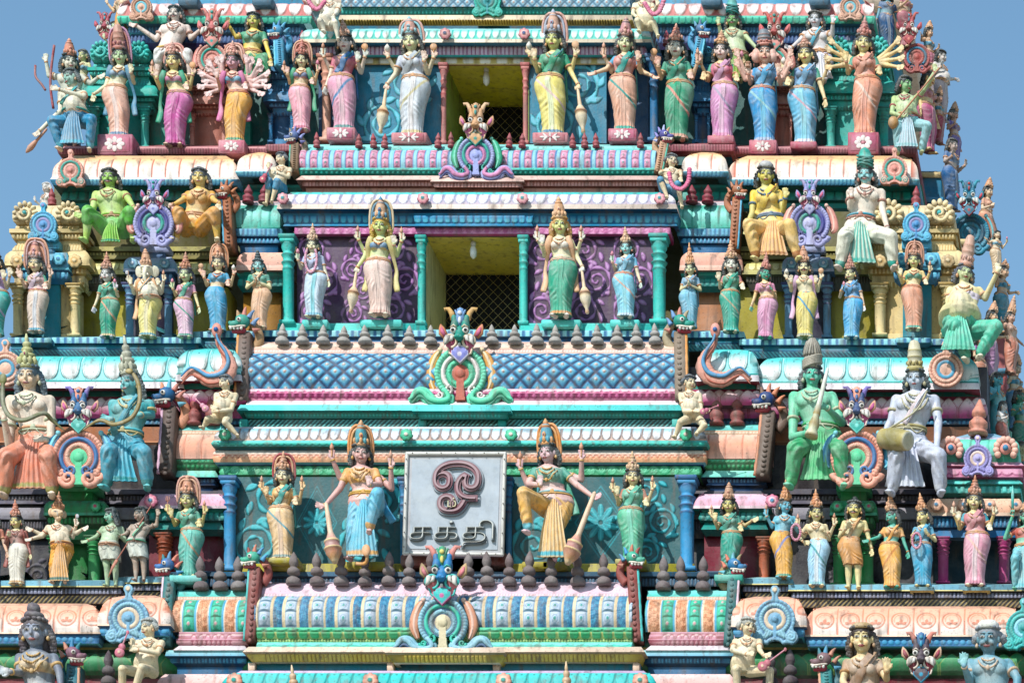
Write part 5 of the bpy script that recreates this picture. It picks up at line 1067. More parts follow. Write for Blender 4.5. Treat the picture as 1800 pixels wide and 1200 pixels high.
def figure(label, x, yf, H, Y, sk='e8d8a8', sk2=None, male=False, arms=('down', 'down'), att=(None, None, None, None), crown='tall', ch=.20, cc=('d8a078', 'e8b88c', 'b07858'), halo=None,
           hair='1c2028', hairl=1.0, yaw=0, turn=0, tilt=0, nod=.20, sway=.012, top='bra', tc='3a90c0', tc2=None, skirt='e0a890', sk_hem=None, drape=None, pleat=None, belt='d0a070', jew='d8a070', neck=1,
           sash=None, garl=None, legs=None, seat=.0, belly=0, hs=1.0, mous=False, elephant=False, boar=False, ped=None, hem=.03, bw=1.0, extra=None, cat='statue', name='deity_statue', group=None, shawl=None, lean=0, face=None, bare=False, vox=None, sleeve=None, legc=None, footdir=1, bun=False, lips='a04040', bindi='b02030', ears=True):
    if top == 'bra' and male: top = 'none'
    if sway == .012: sway = random.choice((-1, 1))*random.uniform(.014, .030)
    if tilt == 0 and not legs: tilt = random.uniform(-.06, .06)
    if turn == 0: turn = random.uniform(-.14, .14)
    k = k_(Y); root = tag(empty(name, (PX(x, Y)*U, Y*U, PZ(yf, Y)*U)), label, cat, group); root.rotation_euler = (0, 0, yaw)
    SC = H*k*U; sk2 = sk2 or sk; tc2 = tc2 or tc; dz = (seat-.47) if legs else 0
    ringz = MAL if male else FEM
    Z = np.array([r[0] for r in ringz])+dz; RX = np.array([r[1] for r in ringz])*bw; RY = np.array([r[2] for r in ringz])*(1+.25*(bw-1))
    if belly:
        g = np.exp(-((Z-dz-.575)/.075)**2); RX = RX+belly*.15*g; RY = RY+belly*.3*g
    def ox(z): return sway*math.exp(-((z-dz-.50)/.13)**2)*1.6-sway*.5*float(np.clip((z-dz-.6)/.2, 0, 1)) + lean*max(0, z-dz-.45)
    def oy(z): return -belly*.55*math.exp(-((z-dz-.575)/.08)**2)
    B = Body(); b = B.b; th = np.linspace(0, 2*np.pi, 24, endpoint=False)
    G = np.array([[(ox(z)+rx*math.cos(a), oy(z)+ry*math.sin(a), z) for a in th] for z, rx, ry in zip(Z, RX, RY)]); b.grid(G, 'ffffff', True, True, True)
    tor = (Z, RX, RY)
    sz = .765+dz; sx = (.118 if male else .100)*bw; top_c = tc if top in ('blouse', 'shirt', 'sari') else sk
    if not male and not elephant:
        for q in (-1, 1): b.ell((ox(.69+dz)+q*.046, -.062, .693+dz), (.041, .040, .040), 'ffffff', n=14, m=10)
    elif male:
        for q in (-1, 1): b.ell((ox(.70+dz)+q*.052, -.060, .705+dz), (.055, .028, .040), 'ffffff', n=14, m=10)
    if belly >= .1: B.ell((ox(.56+dz), -.035-belly*.30, .575+dz), (.080+belly*.16, .075+belly*.42, .085+belly*.25), sk)
    # head
    hx, hz = ox(.80+dz), .80+dz; R = rotz(turn)@roty(tilt)@rotx(nod); s_ = hs
    hc = np.array([hx+math.sin(turn)*.006, -.012, hz+.105*s_]); F = lambda p: hc+R@(np.array(p)*s_)
    fc = face or sk
    B.cone((hx, .0, hz-.03), F((0, .012, -.05)), .040, .034, sk)
    if elephant:
        B.ell(F((0, 0, .01)), np.array((.085, .075, .085))*s_, fc, R)
        for q in (-1, 1):
            B.ell(F((q*.105, .01, -.01)), np.array((.060, .014, .075))*s_, fc, R@rotz(q*.3)); B.ell(F((q*.035, -.055, .03)), np.array((.03, .03, .03))*s_, fc)
            B.cone(F((q*.03, -.07, -.045)), F((q*.05, -.11, -.075)), .010, .006, 'f2ece0')
        pts = [F((0, -.065, .0)), F((.0, -.10, -.05)), F((.0, -.11, -.11)), F((.012, -.11, -.165)), F((.04, -.115, -.19)), F((.065, -.12, -.175))]
        for i in range(5): B.cone(pts[i], pts[i+1], .032-.004*i, .028-.004*i, fc)
    elif boar:
        B.ell(F((0, .0, .02)), np.array((.072, .075, .07))*s_, fc, R); B.cone(F((0, -.03, .0)), F((0, -.15, .012)), .05, .032, fc); B.cone(F((0, -.15, .012)), F((0, -.165, .015)), .030, .028, fc)
        B.cone(F((0, -.03, -.045)), F((0, -.12, -.04)), .035, .018, fc)
        for q in (-1, 1): B.ell(F((q*.075, .03, .02)), np.array((.035, .014, .05))*s_, fc, R); B.cone(F((q*.03, -.11, -.02)), F((q*.045, -.135, .03)), .009, .004, 'f2ece0')
    else:
        B.ell(F((0, .012, .022)), np.array((.066, .074, .072))*s_, fc, R); B.ell(F((0, -.010, -.022)), np.array((.055, .062, .068))*s_, fc, R); B.ell(F((0, -.040, -.068)), np.array((.023, .023, .018))*s_, fc)
        b.cone(F((0, -.069, .018)), F((0, -.081, -.014)), .006*s_, .0105*s_, 'ffffff', n=8); b.ell(F((0, -.068, -.046)), np.array((.021, .012, .010))*s_, 'ffffff', R=R)
        for q in (-1, 1):
            b.ell(F((q*.027, -.060, .010)), np.array((.0165, .012, .011))*s_, 'ffffff', R=R); b.ell(F((q*.03, -.060, -.028)), np.array((.02, .012, .02))*s_, 'ffffff', R=R)
            b.cone(F((q*.012, -.068, .031)), F((q*.042, -.056, .033)), .0042*s_, .0038*s_, 'ffffff', n=6)
            if ears: B.ell(F((q*.066, .0, -.004)), np.array((.010, .018, .026))*s_, fc, R)
    # arms
    arms = list(arms); na = len(arms); W = []; SH = []
    for i, a in enumerate(arms):
        q = -1 if i % 2 == 0 else 1; back = i >= 2
        S0 = np.array([ox(.77+dz)+q*sx*(1.0 if not back else .93), .010 if not back else .035, sz-.008-(.012 if back else 0)])
        pre = PRE[a] if isinstance(a, str) else None
        if pre is None:
            ex, ez, wx, wz = a[:4]; ef = a[4] if len(a) > 4 else .0; wf = a[5] if len(a) > 5 else .08
            E = np.array([(ex-x)/H+.2*ef, -ef, (yf-ez)/H-.4*ef]); Wp = np.array([(wx-x)/H+.2*wf, -wf, (yf-wz)/H-.4*wf]); hd = a[6] if len(a) > 6 else 'o'
            fd = {'o': Wp-E, 'u': (0, -.1, 1), 'd': (0, -.1, -1), 'l': (-1, -.2, .1), 'r': (1, -.2, .1), 'f': (0, -1, 0)}[hd]; pn = (0, -1, .15) if hd != 'f' else (0, 0, -1)
        else:
            (e0, e1, e2), (w0, w1, w2), fd, pn = pre; j = 1+.0*random.uniform(-1, 1)
            E = S0+np.array([q*e0, -e1, e2]); Wp = S0+np.array([q*w0, -w1, w2]); fd = (q*fd[0], -fd[1], fd[2]); pn = (q*pn[0], -pn[1], pn[2])
            E = E+rng.uniform(-.006, .006, 3); Wp = Wp+rng.uniform(-.008, .008, 3)
        uc = sleeve if (sleeve and not back) else (tc if top in ('blouse', 'shirt', 'sari') and not back else sk)
        ar = (.036 if male else .031)*min(bw, 1.15); m_ = S0*.42+E*.58
        B.ell(S0+np.array([-q*.008, 0, -.004]), (ar*1.12, ar*1.1, ar*1.05), uc); B.cone(S0, m_, ar, ar*.86, uc); B.cone(m_, E, ar*.84, ar*.72, tc if top == 'shirt' else sk); B.cone(E, Wp, ar*.76, ar*.50, tc if top == 'shirt' else sk)
        at = att[i] if i < len(att) else None; grip = at in ('mace', 'sword', 'flute', 'bow', 'guitar') 
        W.append(hand(B, Wp, fd, pn, sk2, q*1.0, .078*hs, grip)+(Wp, E, S0, q))
    # legs
    if legs or bare:
        lc = legc or sk; hipz = .46+dz
        if legs: LG = [((kx+.2*kf, kf, kz-.4*kf+.03), (ax_+.2*af, af, az-.4*af+.03)) for (kx, kf, kz, ax_, af, az) in legs]
        else: LG = [((-.055, .015, .26), (-.055, .0, .035)), ((.055, .015, .26), (.055, .0, .035))]
        for i, (kn, an) in enumerate(LG):
            q = -1 if i == 0 else 1; h0 = np.array([ox(.5+dz)+q*.062*bw, -.005, hipz]); kn = np.array([kn[0], -kn[1], kn[2]]); an = np.array([an[0], -an[1], an[2]])
            B.cone(h0, kn, .062*bw, .042, lc); ca = kn*.6+an*.4+np.array([0, .012, 0]); B.cone(kn, ca, .040, .038, lc); B.cone(ca, an, .038, .021, lc)
            fo = an+np.array([q*.018*footdir, -.065, -.022]); B.ell(an+np.array([0, .004, -.014]), (.022, .026, .022), sk2); B.cone(an+np.array([0, -.012, -.016]), fo, .024, .018, sk2)
            for j in range(4): B.cone(fo+np.array([(j-1.5)*.010, 0, 0]), fo+np.array([(j-1.5)*.011, -.018, -.002]), .0078, .006, sk2)
    else:
        for q in (-1, 1):
            an = np.array([q*.052, -.01, .034]); B.cone((q*.05, 0, .45), an, .045, .03, sk2); fo = an+np.array([q*.022, -.075, -.018]); B.cone(an+np.array([0, 0, .05]), an, .03, .025, sk2); B.cone(an, fo, .025, .018, sk2)
            for j in range(4): B.cone(fo+np.array([(j-1.5)*.010, 0, 0]), fo+np.array([(j-1.5)*.011, -.018, -.002]), .008, .006, sk2)
    if extra: extra(B, locals())
    V = np.vstack(b.V)*SC; me = mk_mesh('body', V, np.vstack(b.Q), np.vstack(b.T), None, True, STAT); bo = new_obj('body', me, root)
    v = vox or max(.85, H*.0050); md = bo.modifiers.new('r', 'REMESH'); md.mode = 'VOXEL'; md.voxel_size = v*U*k; md.use_smooth_shade = True
    sm = bo.modifiers.new('s', 'SMOOTH'); sm.factor = .5; sm.iterations = 2
    PEND.append((bo, dict(SC=SC, P=B.P, tor=tor, dz=dz, ox=ox, oy=oy, top=top, tc=lin(tc), tc2=lin(tc2), sk=lin(sk), sk2=lin(sk2), fc=lin(fc), hc=hc, R=R, s=s_, male=male, mous=mous, beast=elephant or boar, lips=lin(lips), hair=lin(hair), bindi=bindi, legs=bool(legs))))
    def out(m, nm, mt=STAT, lab=None): return m.build(nm, root, mt, sc=SC, label=lab)
    ty = lambda xx, zz: oy(zz)-float(np.interp(zz, Z, RY))*math.sqrt(max(.05, 1-min(.97, ((xx-ox(zz))/float(np.interp(zz, Z, RX)))**2)))-((.045*math.exp(-((abs(xx-ox(zz))-.046)/.035)**2-((zz-dz-.693)/.035)**2)) if not male else .012)
    # hair
    if hair and not (elephant or boar):
        m = MB(); hh = R
        m.ell(F((0, .020, .030)), np.array((.073, .080, .076))*s_, hair, R, 16, 12, .03)
        for q in (-1, 1):
            nloc = int(3+5*hairl)
            for j in range(nloc):
                t = j/max(1, nloc-1); p = F((q*(.066+.020*math.sin(t*2.2)), .020+.012*t, .02-.115*t*hairl)); m.ell(p, np.array((.024+.010*math.sin(3*t), .030, .026))*s_*(1-.25*t), hair, None, 10, 8, .22, j*1.7+q)
                if j % 2: m.ell(p+np.array([q*.016, -.006, .004]), np.array((.014, .014, .016))*s_, hair, None, 8, 6, .3, j)
            for j in range(4):
                a = .25+j*.42; m.ell(F((q*.066*math.sin(a), -.050*math.cos(a)*.9-.002, .060+.014*math.cos(a))), np.array((.018, .015, .013))*s_, hair, None, 8, 6, .25, j)
        if hairl > .9:
            m.ell(F((0, .055, -.05)), np.array((.078, .04, .10))*s_, hair, R, 14, 10, .15)
        if bun: m.ell(F((0, .0, .125)), np.array((.040, .040, .040))*s_, hair, None, 12, 9, .12); m.ell(F((0, .0, .085)), np.array((.060, .062, .032))*s_, hair, None, 12, 9, .12)
        out(m, 'hair')
    if crown:
        m = MB(); crown_mb(m, crown, ch, H, R, F((0, .006, .068 if not (elephant or boar) else .07)), cc, .060*s_*(1.1 if elephant else 1)); out(m, 'crown')
    if halo:
        m = MB(); n = 17
        for ring, (rr, zz, col) in enumerate(((1.0, 1.0, halo), (.80, .86, cc[1]))):
            a = np.linspace(-2.2, 2.2, n); px_ = .116*rr*s_*np.sign(np.sin(a))*np.abs(np.sin(a))**.62; pz = (.075+ch*.62*rr*np.clip(np.cos(a), -.4, 1)**1 if False else .03+(ch*.98+.02)*zz*np.where(np.cos(a) > 0, np.cos(a)**.75, .55*np.cos(a)))
            P = np.array([F((u, .04-.008*ring, w)) for u, w in zip(px_, pz)]); m.tube(P, .012*s_, col, n=8, flat=.8)
        cpt = F((0, .045, .03+ch*.4)); fan = np.array([[cpt+(p-cpt)*t for p in np.array([F((.116*s_*math.copysign(abs(math.sin(a))**.62, a), .045, .03+(ch*.98+.02)*(math.cos(a)**.75 if math.cos(a) > 0 else .55*math.cos(a)))) for a in np.linspace(-2.2, 2.2, n)])] for t in (0.02, 1)])
        m.grid(fan, halo); m.grid(fan+np.array([0, .012, 0]), halo); out(m, 'halo')
    # jewellery
    if neck:
        m = MB()
        for j in range(neck+1):
            if j: out(m, 'necklace'); m = MB()
            w = .040+.022*j; zt = .778-.006*j+dz; dp = .030+.040*j; a = np.linspace(-1, 1, 15); P = []
            for t in a:
                xx = hx+w*math.sin(t*1.5); zz = zt-dp*math.cos(t*1.5); P.append((xx, ty(xx, min(zz, .775+dz))-.006 if abs(t) < .9 else -.02, zz))
            m.tube(P, .0048, jew, n=6)
            for p in P[3:12:2 if j == 0 else 1]: m.ell(p, (.0075, .006, .0075), jew, n=7, m=5)
        zz = .778-.03-.045*neck+dz; m.ell((hx, ty(hx, zz)-.008, zz), (.013, .008, .016), jew)
        out(m, 'necklace')
        if ears and not (elephant or boar):
            for q in (-1, 1): m = MB(); m.lathe([(.003, .012), (.007, .006), (.012, -.004), (.009, -.014), (.002, -.018)], F((q*.074, -.004, -.034)), jew, 8); out(m, 'earring')
        for (tip, d, n_, Wp, E, S0, q) in W:
            a = E-S0; a = a/np.linalg.norm(a); c_ = S0*.45+E*.55
            m = MB(); r = .036 if male else .031; m.lathe([(r*.9, -.010), (r*1.12, -.006), (r*1.12, .006), (r*.9, .010)], c_, jew, 12, a); out(m, 'armlet')
            f_ = Wp-E; f_ = f_/np.linalg.norm(f_); m = MB(); m.lathe([(.016, -.008), (.0215, -.004), (.0215, .004), (.016, .008)], Wp-f_*.006, jew, 12, f_); out(m, 'bracelet')
    if belt:
        m = MB(); a = np.linspace(0, 2*np.pi, 28); z0 = (.572 if not belly else .535)+dz
        for j, (zq, rr) in enumerate(((z0, .010), (z0-.018, .008))):
            P = [(ox(zq)+float(np.interp(zq, Z, RX))*1.04*math.cos(t), oy(zq)+float(np.interp(zq, Z, RY))*1.06*math.sin(t), zq) for t in a]; m.tube(P, rr, belt if j == 0 else jew, n=6, cap=False)
        m.ell((ox(z0), oy(z0)-float(np.interp(z0, Z, RY))*1.1, z0-.005), (.019, .010, .020), jew)
        for q in (-1, 1):
            P = [(ox(z0)+q*(.02+.075*t), oy(z0)-float(np.interp(z0, Z, RY))*1.05*math.sqrt(max(.1, 1-(t*.85)**2))-.012, z0-.02-.030*math.sin(t*math.pi)) for t in np.linspace(0, 1, 8)]; m.tube(P, .004, jew, n=5)
        out(m, 'belt')
    # garments
    if not legs and skirt:
        m = MB(); fs_ = random.random(); nt_, nz_ = 176, 60; hemz = hem; zs = np.linspace(.585, hemz, nz_); a = np.linspace(0, 2*np.pi, nt_, endpoint=False); c_b, c_h, c_p = lin(skirt), lin(sk_hem or skirt), lin(pleat) if pleat else mix(lin(skirt), lin('f4efe6'), .35)
        full = hemz < .12; A_, ZZ = np.meshgrid(a, zs)
        zk = [.03, .10, .25, .38, .46, .50, .54, .585]; rx_ = np.interp(ZZ, zk, [.106, .097, .112, .130, .139, .138, .124, .104 if not male else .112]); ry_ = np.interp(ZZ, zk, [.070, .064, .080, .096, .104, .104, .09, .078])*(1+belly*1.5)
        rx_ *= bw**.6; cs, sn = np.cos(A_), np.sin(A_)
        X_ = rx_*np.sign(cs)*np.abs(cs)**.9; front = -sn
        legb = np.clip(front, 0, 1)*np.clip((.50-ZZ)/.2, 0, 1)
        Yo = ry_*np.sign(sn)*np.abs(sn)**.9
        dd = -.020*legb*np.exp(-(X_/.020)**2)*(1 if not full else .4)+.012*legb*np.exp(-((np.abs(X_)-.055)/.028)**2)
        pl = full*np.exp(-(X_/.026)**6)*np.clip(front*2, 0, 1)*np.clip((.56-ZZ)*20, 0, 1)
        kn_ = 1 if fs_ < .5 else -1; dd = dd+.016*np.exp(-((X_-kn_*.055)/.036)**2-((ZZ-.27)/.08)**2)*front
        dd = dd+pl*(.010+.0040*np.cos(X_*2*np.pi/.0165))
        u = np.abs(X_); sl_ = np.where(X_*kn_ > 0, 1.0, .45)*(.5+fs_); cat_ = np.sin(2*np.pi*((ZZ-10*(u-.072)**2+sl_*u*1.2)/(.058+.02*fs_)+.45*np.sin(ZZ*17+fs_*9)))*np.clip(1.1-((u-.075)/.07)**2, 0, 1)*(.55+.45*np.sin(ZZ*31+fs_*20+X_*20)); dd = dd+(.0060*cat_+.0016*np.sin(2*np.pi*((ZZ*1.2-u*sl_*1.5)/.021)))*(1-pl)*np.clip((.47-ZZ)*8, 0, 1)*np.clip((ZZ-.06)*14, 0, 1)*np.clip(front*3+.3, 0, 1)
        if hemz < .12: dd = dd+.004*np.cos(A_*22)*np.clip((.12-ZZ)/.1, 0, 1)
        P = np.stack([X_+np.array([ox(z) for z in zs])[:, None]*1.0, Yo*1.0, ZZ], -1); nn = np.stack([cs/rx_, sn/ry_, 0*cs], -1); nn /= np.linalg.norm(nn, axis=-1)[..., None]; P = P+nn*dd[..., None]
        oyv = np.array([oy(z)*math.exp(-((z-.56)/.05)**2) for z in zs])[:, None]; P[..., 1] += oyv
        C = np.broadcast_to(c_b, P.shape).copy(); C = mix(C, mix(c_b, lin('f6f2ea'), .5), .38*sst(.2, 1, cat_)*(1-pl)); C = mix(C, c_p, pl*.9)
        hb = (ZZ < hemz+.035) & (ZZ > hemz+.008); C = mix(C, c_h, hb*.95)
        if drape:
            dq = ZZ-(.50-1.15*(X_*drape[1]+.09)); dm = (np.abs(dq) < .016)*(front > -.2); C = mix(C, lin(drape[0]), dm*1.0)
            dm2 = np.exp(-((dq-.0)/.016)**2)*(front > -.2)
        m.grid(P, C, True, False, False); m.grid(P[-1:].repeat(2, 0)*np.array([1, 1, 1])-np.array([0, 0, 0])+np.array([[[0, 0, 0]], [[0, 0, .004]]]), c_b*.5, True, True, True); out(m, 'skirt')
    if legs and skirt:
        GB = Body(); hipz = .46+dz; GB.ell((ox(.5+dz), oy(.5+dz), .495+dz), (.135*bw, .10+belly*.3, .078), skirt); full = hem < .12
        for i, (kn, an) in enumerate(LG):
            q = -1 if i == 0 else 1; h0 = np.array([ox(.5+dz)+q*.062*bw, -.005, hipz]); kn = np.array([kn[0], -kn[1], kn[2]]); an = np.array([an[0], -an[1], an[2]])
            GB.cone(h0, kn, .072*bw, .054, skirt)
            if full: GB.cone(kn, kn*.4+an*.6, .053, .046, skirt); GB.cone(kn*.4+an*.6, kn*.12+an*.88, .046, .038, skirt)
            elif hem < .3: GB.cone(kn, kn*.7+an*.3, .052, .046, skirt)
        V = np.vstack(GB.b.V)*SC; me = mk_mesh('dhoti', V, np.vstack(GB.b.Q), np.vstack(GB.b.T), None, True, STAT); go = new_obj('dhoti', me, root)
        md = go.modifiers.new('r', 'REMESH'); md.mode = 'VOXEL'; md.voxel_size = v*1.25*U*k; md.use_smooth_shade = True; sm = go.modifiers.new('s', 'SMOOTH'); sm.factor = .5; sm.iterations = 4
        PEND.append((go, dict(cloth=lin(skirt), SC=SC, hem=lin(sk_hem or skirt), dz=dz, LG=LG, P=GB.P)))
        if full or pleat:
            m = MB(); c_p = lin(pleat) if pleat else mix(lin(skirt), lin('f4efe6'), .3); z1 = .50+dz; z0 = max(.01, hem*.6) if full else .50+dz-.2
            kz = float(np.mean([l[0][2] for l in LG])); kf = float(np.mean([l[0][1] for l in LG])) ; us = np.linspace(-1, 1, 49); zz = np.linspace(z1, z0, 26); P = []
            for z in zz:
                t = (z1-z)/(z1-z0+1e-9); wv = (.045+.080*t) if full else (.030+.05*t); yv = -(.095+belly*.5+kf*.55*math.sin(min(1, t*1.5)*math.pi/2)*.6)
                P.append([(ox(.5+dz)+u_*wv, yv+.012*(1-abs(u_))*-1+.0055*math.cos(u_*22)+.03*u_*u_, z+.012*u_*u_*(t > .9)) for u_ in us])
            P = np.array(P); Cc = np.broadcast_to(c_p, P.shape).copy(); Cc = mix(Cc, mix(c_p, lin(skirt), .7), (.5+.5*np.cos(us*22))[None]*np.ones((26, 1))); Cc[-3:-1] = lin(sk_hem or skirt); m.grid(P, Cc); m.grid(P+np.array([0, .014, 0]), Cc)
            for e in (0, -1): m.grid(np.stack([P[:, e], P[:, e]+np.array([0, .014, 0])], 1), Cc[:, :2])
            out(m, 'pleated_front')
    if top == 'sari' or sash:
        m = MB(); cs_ = sash or tc2; n = 16; P = []
        for t in np.linspace(0, 1, n):
            xx = hx+.070-.165*t if not (sash and False) else 0; zz = .790-.215*t+dz; xx = hx+.066-.13*t; P.append((xx, ty(xx, min(zz, .77+dz))-.008, zz))
        m.tube(P, .034 if top == 'sari' else .018, cs_, n=12, nrm=(0, -1, 0), flat=.24); off_ = np.array([.026, -.002, .018]) if top == 'sari' else np.array([.014, -.003, .010])
        m.tube(np.array(P)+off_, .0045, jew if not sk_hem else sk_hem, n=6)
        if top == 'sari': m.tube(smooth_pts([(hx+.078, -.03, .79+dz), (hx+.088, .02, .795+dz), (hx+.09, .06, .74+dz), (hx+.10, .07, .55+dz), (hx+.11, .07, .38+max(dz, -.1))], 14), .028, cs_, n=8, nrm=(1, 0, 0), flat=.3)
        out(m, 'sash')
    if shawl:
        m = MB()
        for q in (-1, 1): m.tube(smooth_pts([(hx+q*.085, -.055, .785+dz), (hx+q*.11, -.05, .70+dz), (hx+q*.125, .0, .60+dz), (hx+q*.150, .03, .48+dz), (hx+q*.142, .02, .38+dz), (hx+q*.165, .0, .27+dz*.6)], 22), .024+.008*np.sin(np.linspace(0, 9, 22)), shawl, n=8, nrm=(0, -1, 0), flat=.35)
        out(m, 'shawl')
    if garl:
        m = MB(); P = [(hx+.070*math.sin(t), -.085-.025*math.cos(t*.5), .70-.165*math.cos(t)+dz) for t in np.linspace(-2.3, 2.3, 38)]
        for j, p in enumerate(P): m.ell(p, (.0165, .015, .0165), garl[j % len(garl)], None, 8, 6, .25, j)
        out(m, 'garland')
    # what the hands hold
    for i, w in enumerate(W):
        at = att[i] if i < len(att) else None
        if not at: continue
        tip, d, n_, Wp, E, S0, q = w; m = MB(); zc = np.array([0, 0, 1.])
        if at == 'conch': m.lathe([(.004, 0), (.022, .018), (.026, .035), (.014, .055), (.003, .07)], tip, 'ece6da', 12)
        elif at == 'disc': m.lathe([(.003, -.006), (.030, -.006), (.034, 0), (.030, .006), (.003, .006)], tip+zc*.045, 'd8a070', 16, (0, 1, 0)); m.cone(tip, tip+zc*.02, .006, .006, 'd8a070')
        elif at == 'lotus':
            m.cone(tip-zc*.02, tip+zc*.03, .005, .006, '5a9a60', n=6); m.lathe([(.004, .02), (.018, .035), (.022, .052), (.012, .075), (.002, .088)], tip, 'e08aa0', 10)
        elif at == 'bud': m.cone(tip-zc*.02, tip+zc*.03, .007, .006, 'd8a070', n=6); m.lathe([(.006, .025), (.017, .04), (.016, .06), (.008, .075), (.002, .092)], tip, 'd89878', 10)
        elif at == 'drum': m.lathe([(.026, 0), (.022, .012), (.009, .024), (.022, .036), (.026, .048)], tip-zc*.0, 'b87850', 12); 
        elif at == 'trident':
            m.cone(tip-zc*.05, tip+zc*.08, .005, .005, 'c88060', n=6)
            for o in (-.02, 0, .02): m.tube([tip+zc*.07+np.array([o*.4, 0, 0]), tip+zc*.09+np.array([o, 0, 0]), tip+zc*.135+np.array([o*.8, 0, 0])], [.005, .005, .002], 'c88060', n=6)
        elif at == 'axe': m.cone(tip-zc*.03, tip+zc*.09, .006, .006, 'a07050', n=6); m.ell(tip+zc*.07+np.array([q*.02, 0, 0]), (.024, .006, .028), 'b8b8c0')
        elif at == 'sword': m.cone(tip-zc*.02, tip+zc*.03, .008, .008, 'b08040', n=8); m.tube([tip+zc*.03, tip+zc*.20, tip+zc*.31], [.016, .018, .003], '5fc4b0', n=8, flat=.3)
        elif at == 'mace':
            foot = np.array([Wp[0]+q*.055, Wp[1]-.03, .03+(.0 if not extra else 0)]); a = tip-foot; L_ = np.linalg.norm(a); a = a/L_
            m.lathe([(.012, 0), (.020, .012), (.016, .05*1), (.034, .09), (.052, .14), (.054, .165), (.050, .19), (.056, .195), (.056, .205), (.048, .21), (.030, .245), (.018, .26), (.016, L_*.75), (.011, L_+.012), (.003, L_+.02)], foot, ['ecd8b8', 'd8a878', 'ecd8b8', 'ecd8b8', 'ecdcc0', 'e8d0a8', 'c89868', 'b07850', 'b07850', 'd8b088', 'e8d0a8', 'e8c8a0', 'ecd0ac', 'ecd0ac', 'ecd0ac'], 18, a)
        elif at == 'bow':
            c_ = tip; m.tube(smooth_pts([c_+np.array(p) for p in ((.06*q, 0, .30), (.02*q, 0, .22), (-.015*q, -.01, .10), (.0, -.01, 0), (-.015*q, 0, -.10), (.02*q, 0, -.24))], 22), .010, '8a3038', n=6)
        elif at == 'flute':
            pass
        elif at == 'pot': m.lathe([(.010, 0), (.022, .010), (.024, .026), (.010, .042), (.014, .05)], tip, 'c89060', 12)
        out(m, {'mace': 'mace', 'bow': 'bow', 'sword': 'sword', 'conch': 'conch', 'disc': 'discus', 'drum': 'hand_drum', 'trident': 'trident', 'pot': 'pot', 'axe': 'axe'}.get(at, 'flower_bud'))
    if ped:
        m = MB(); w_, h_ = ped[0]/H/2, ped[1]/H; col = ped[2]; m.box(-w_, w_, -.14, .10, -h_, .006, col, .008)
        if len(ped) > 3:
            m.box(-w_*.82, w_*.82, -.146, -.135, -h_*.88, -h_*.12, ped[3], .002)
            for j in range(8): a = j*math.pi/4; m.ell((w_*.38*math.cos(a), -.148, -h_*.5+h_*.22*math.sin(a)), (w_*.2, .004, h_*.12), 'ecdcd8', R=roty(-a)); 
            m.ell((0, -.150, -h_*.5), (w_*.13, .006, h_*.08), 'c87888')
        m.build('pedestal', root, STAT, sc=SC)
    return root, dict(SC=SC, W=W, F=F, R=R, out=out, dz=dz, ox=ox, ty=ty, hx=hx)

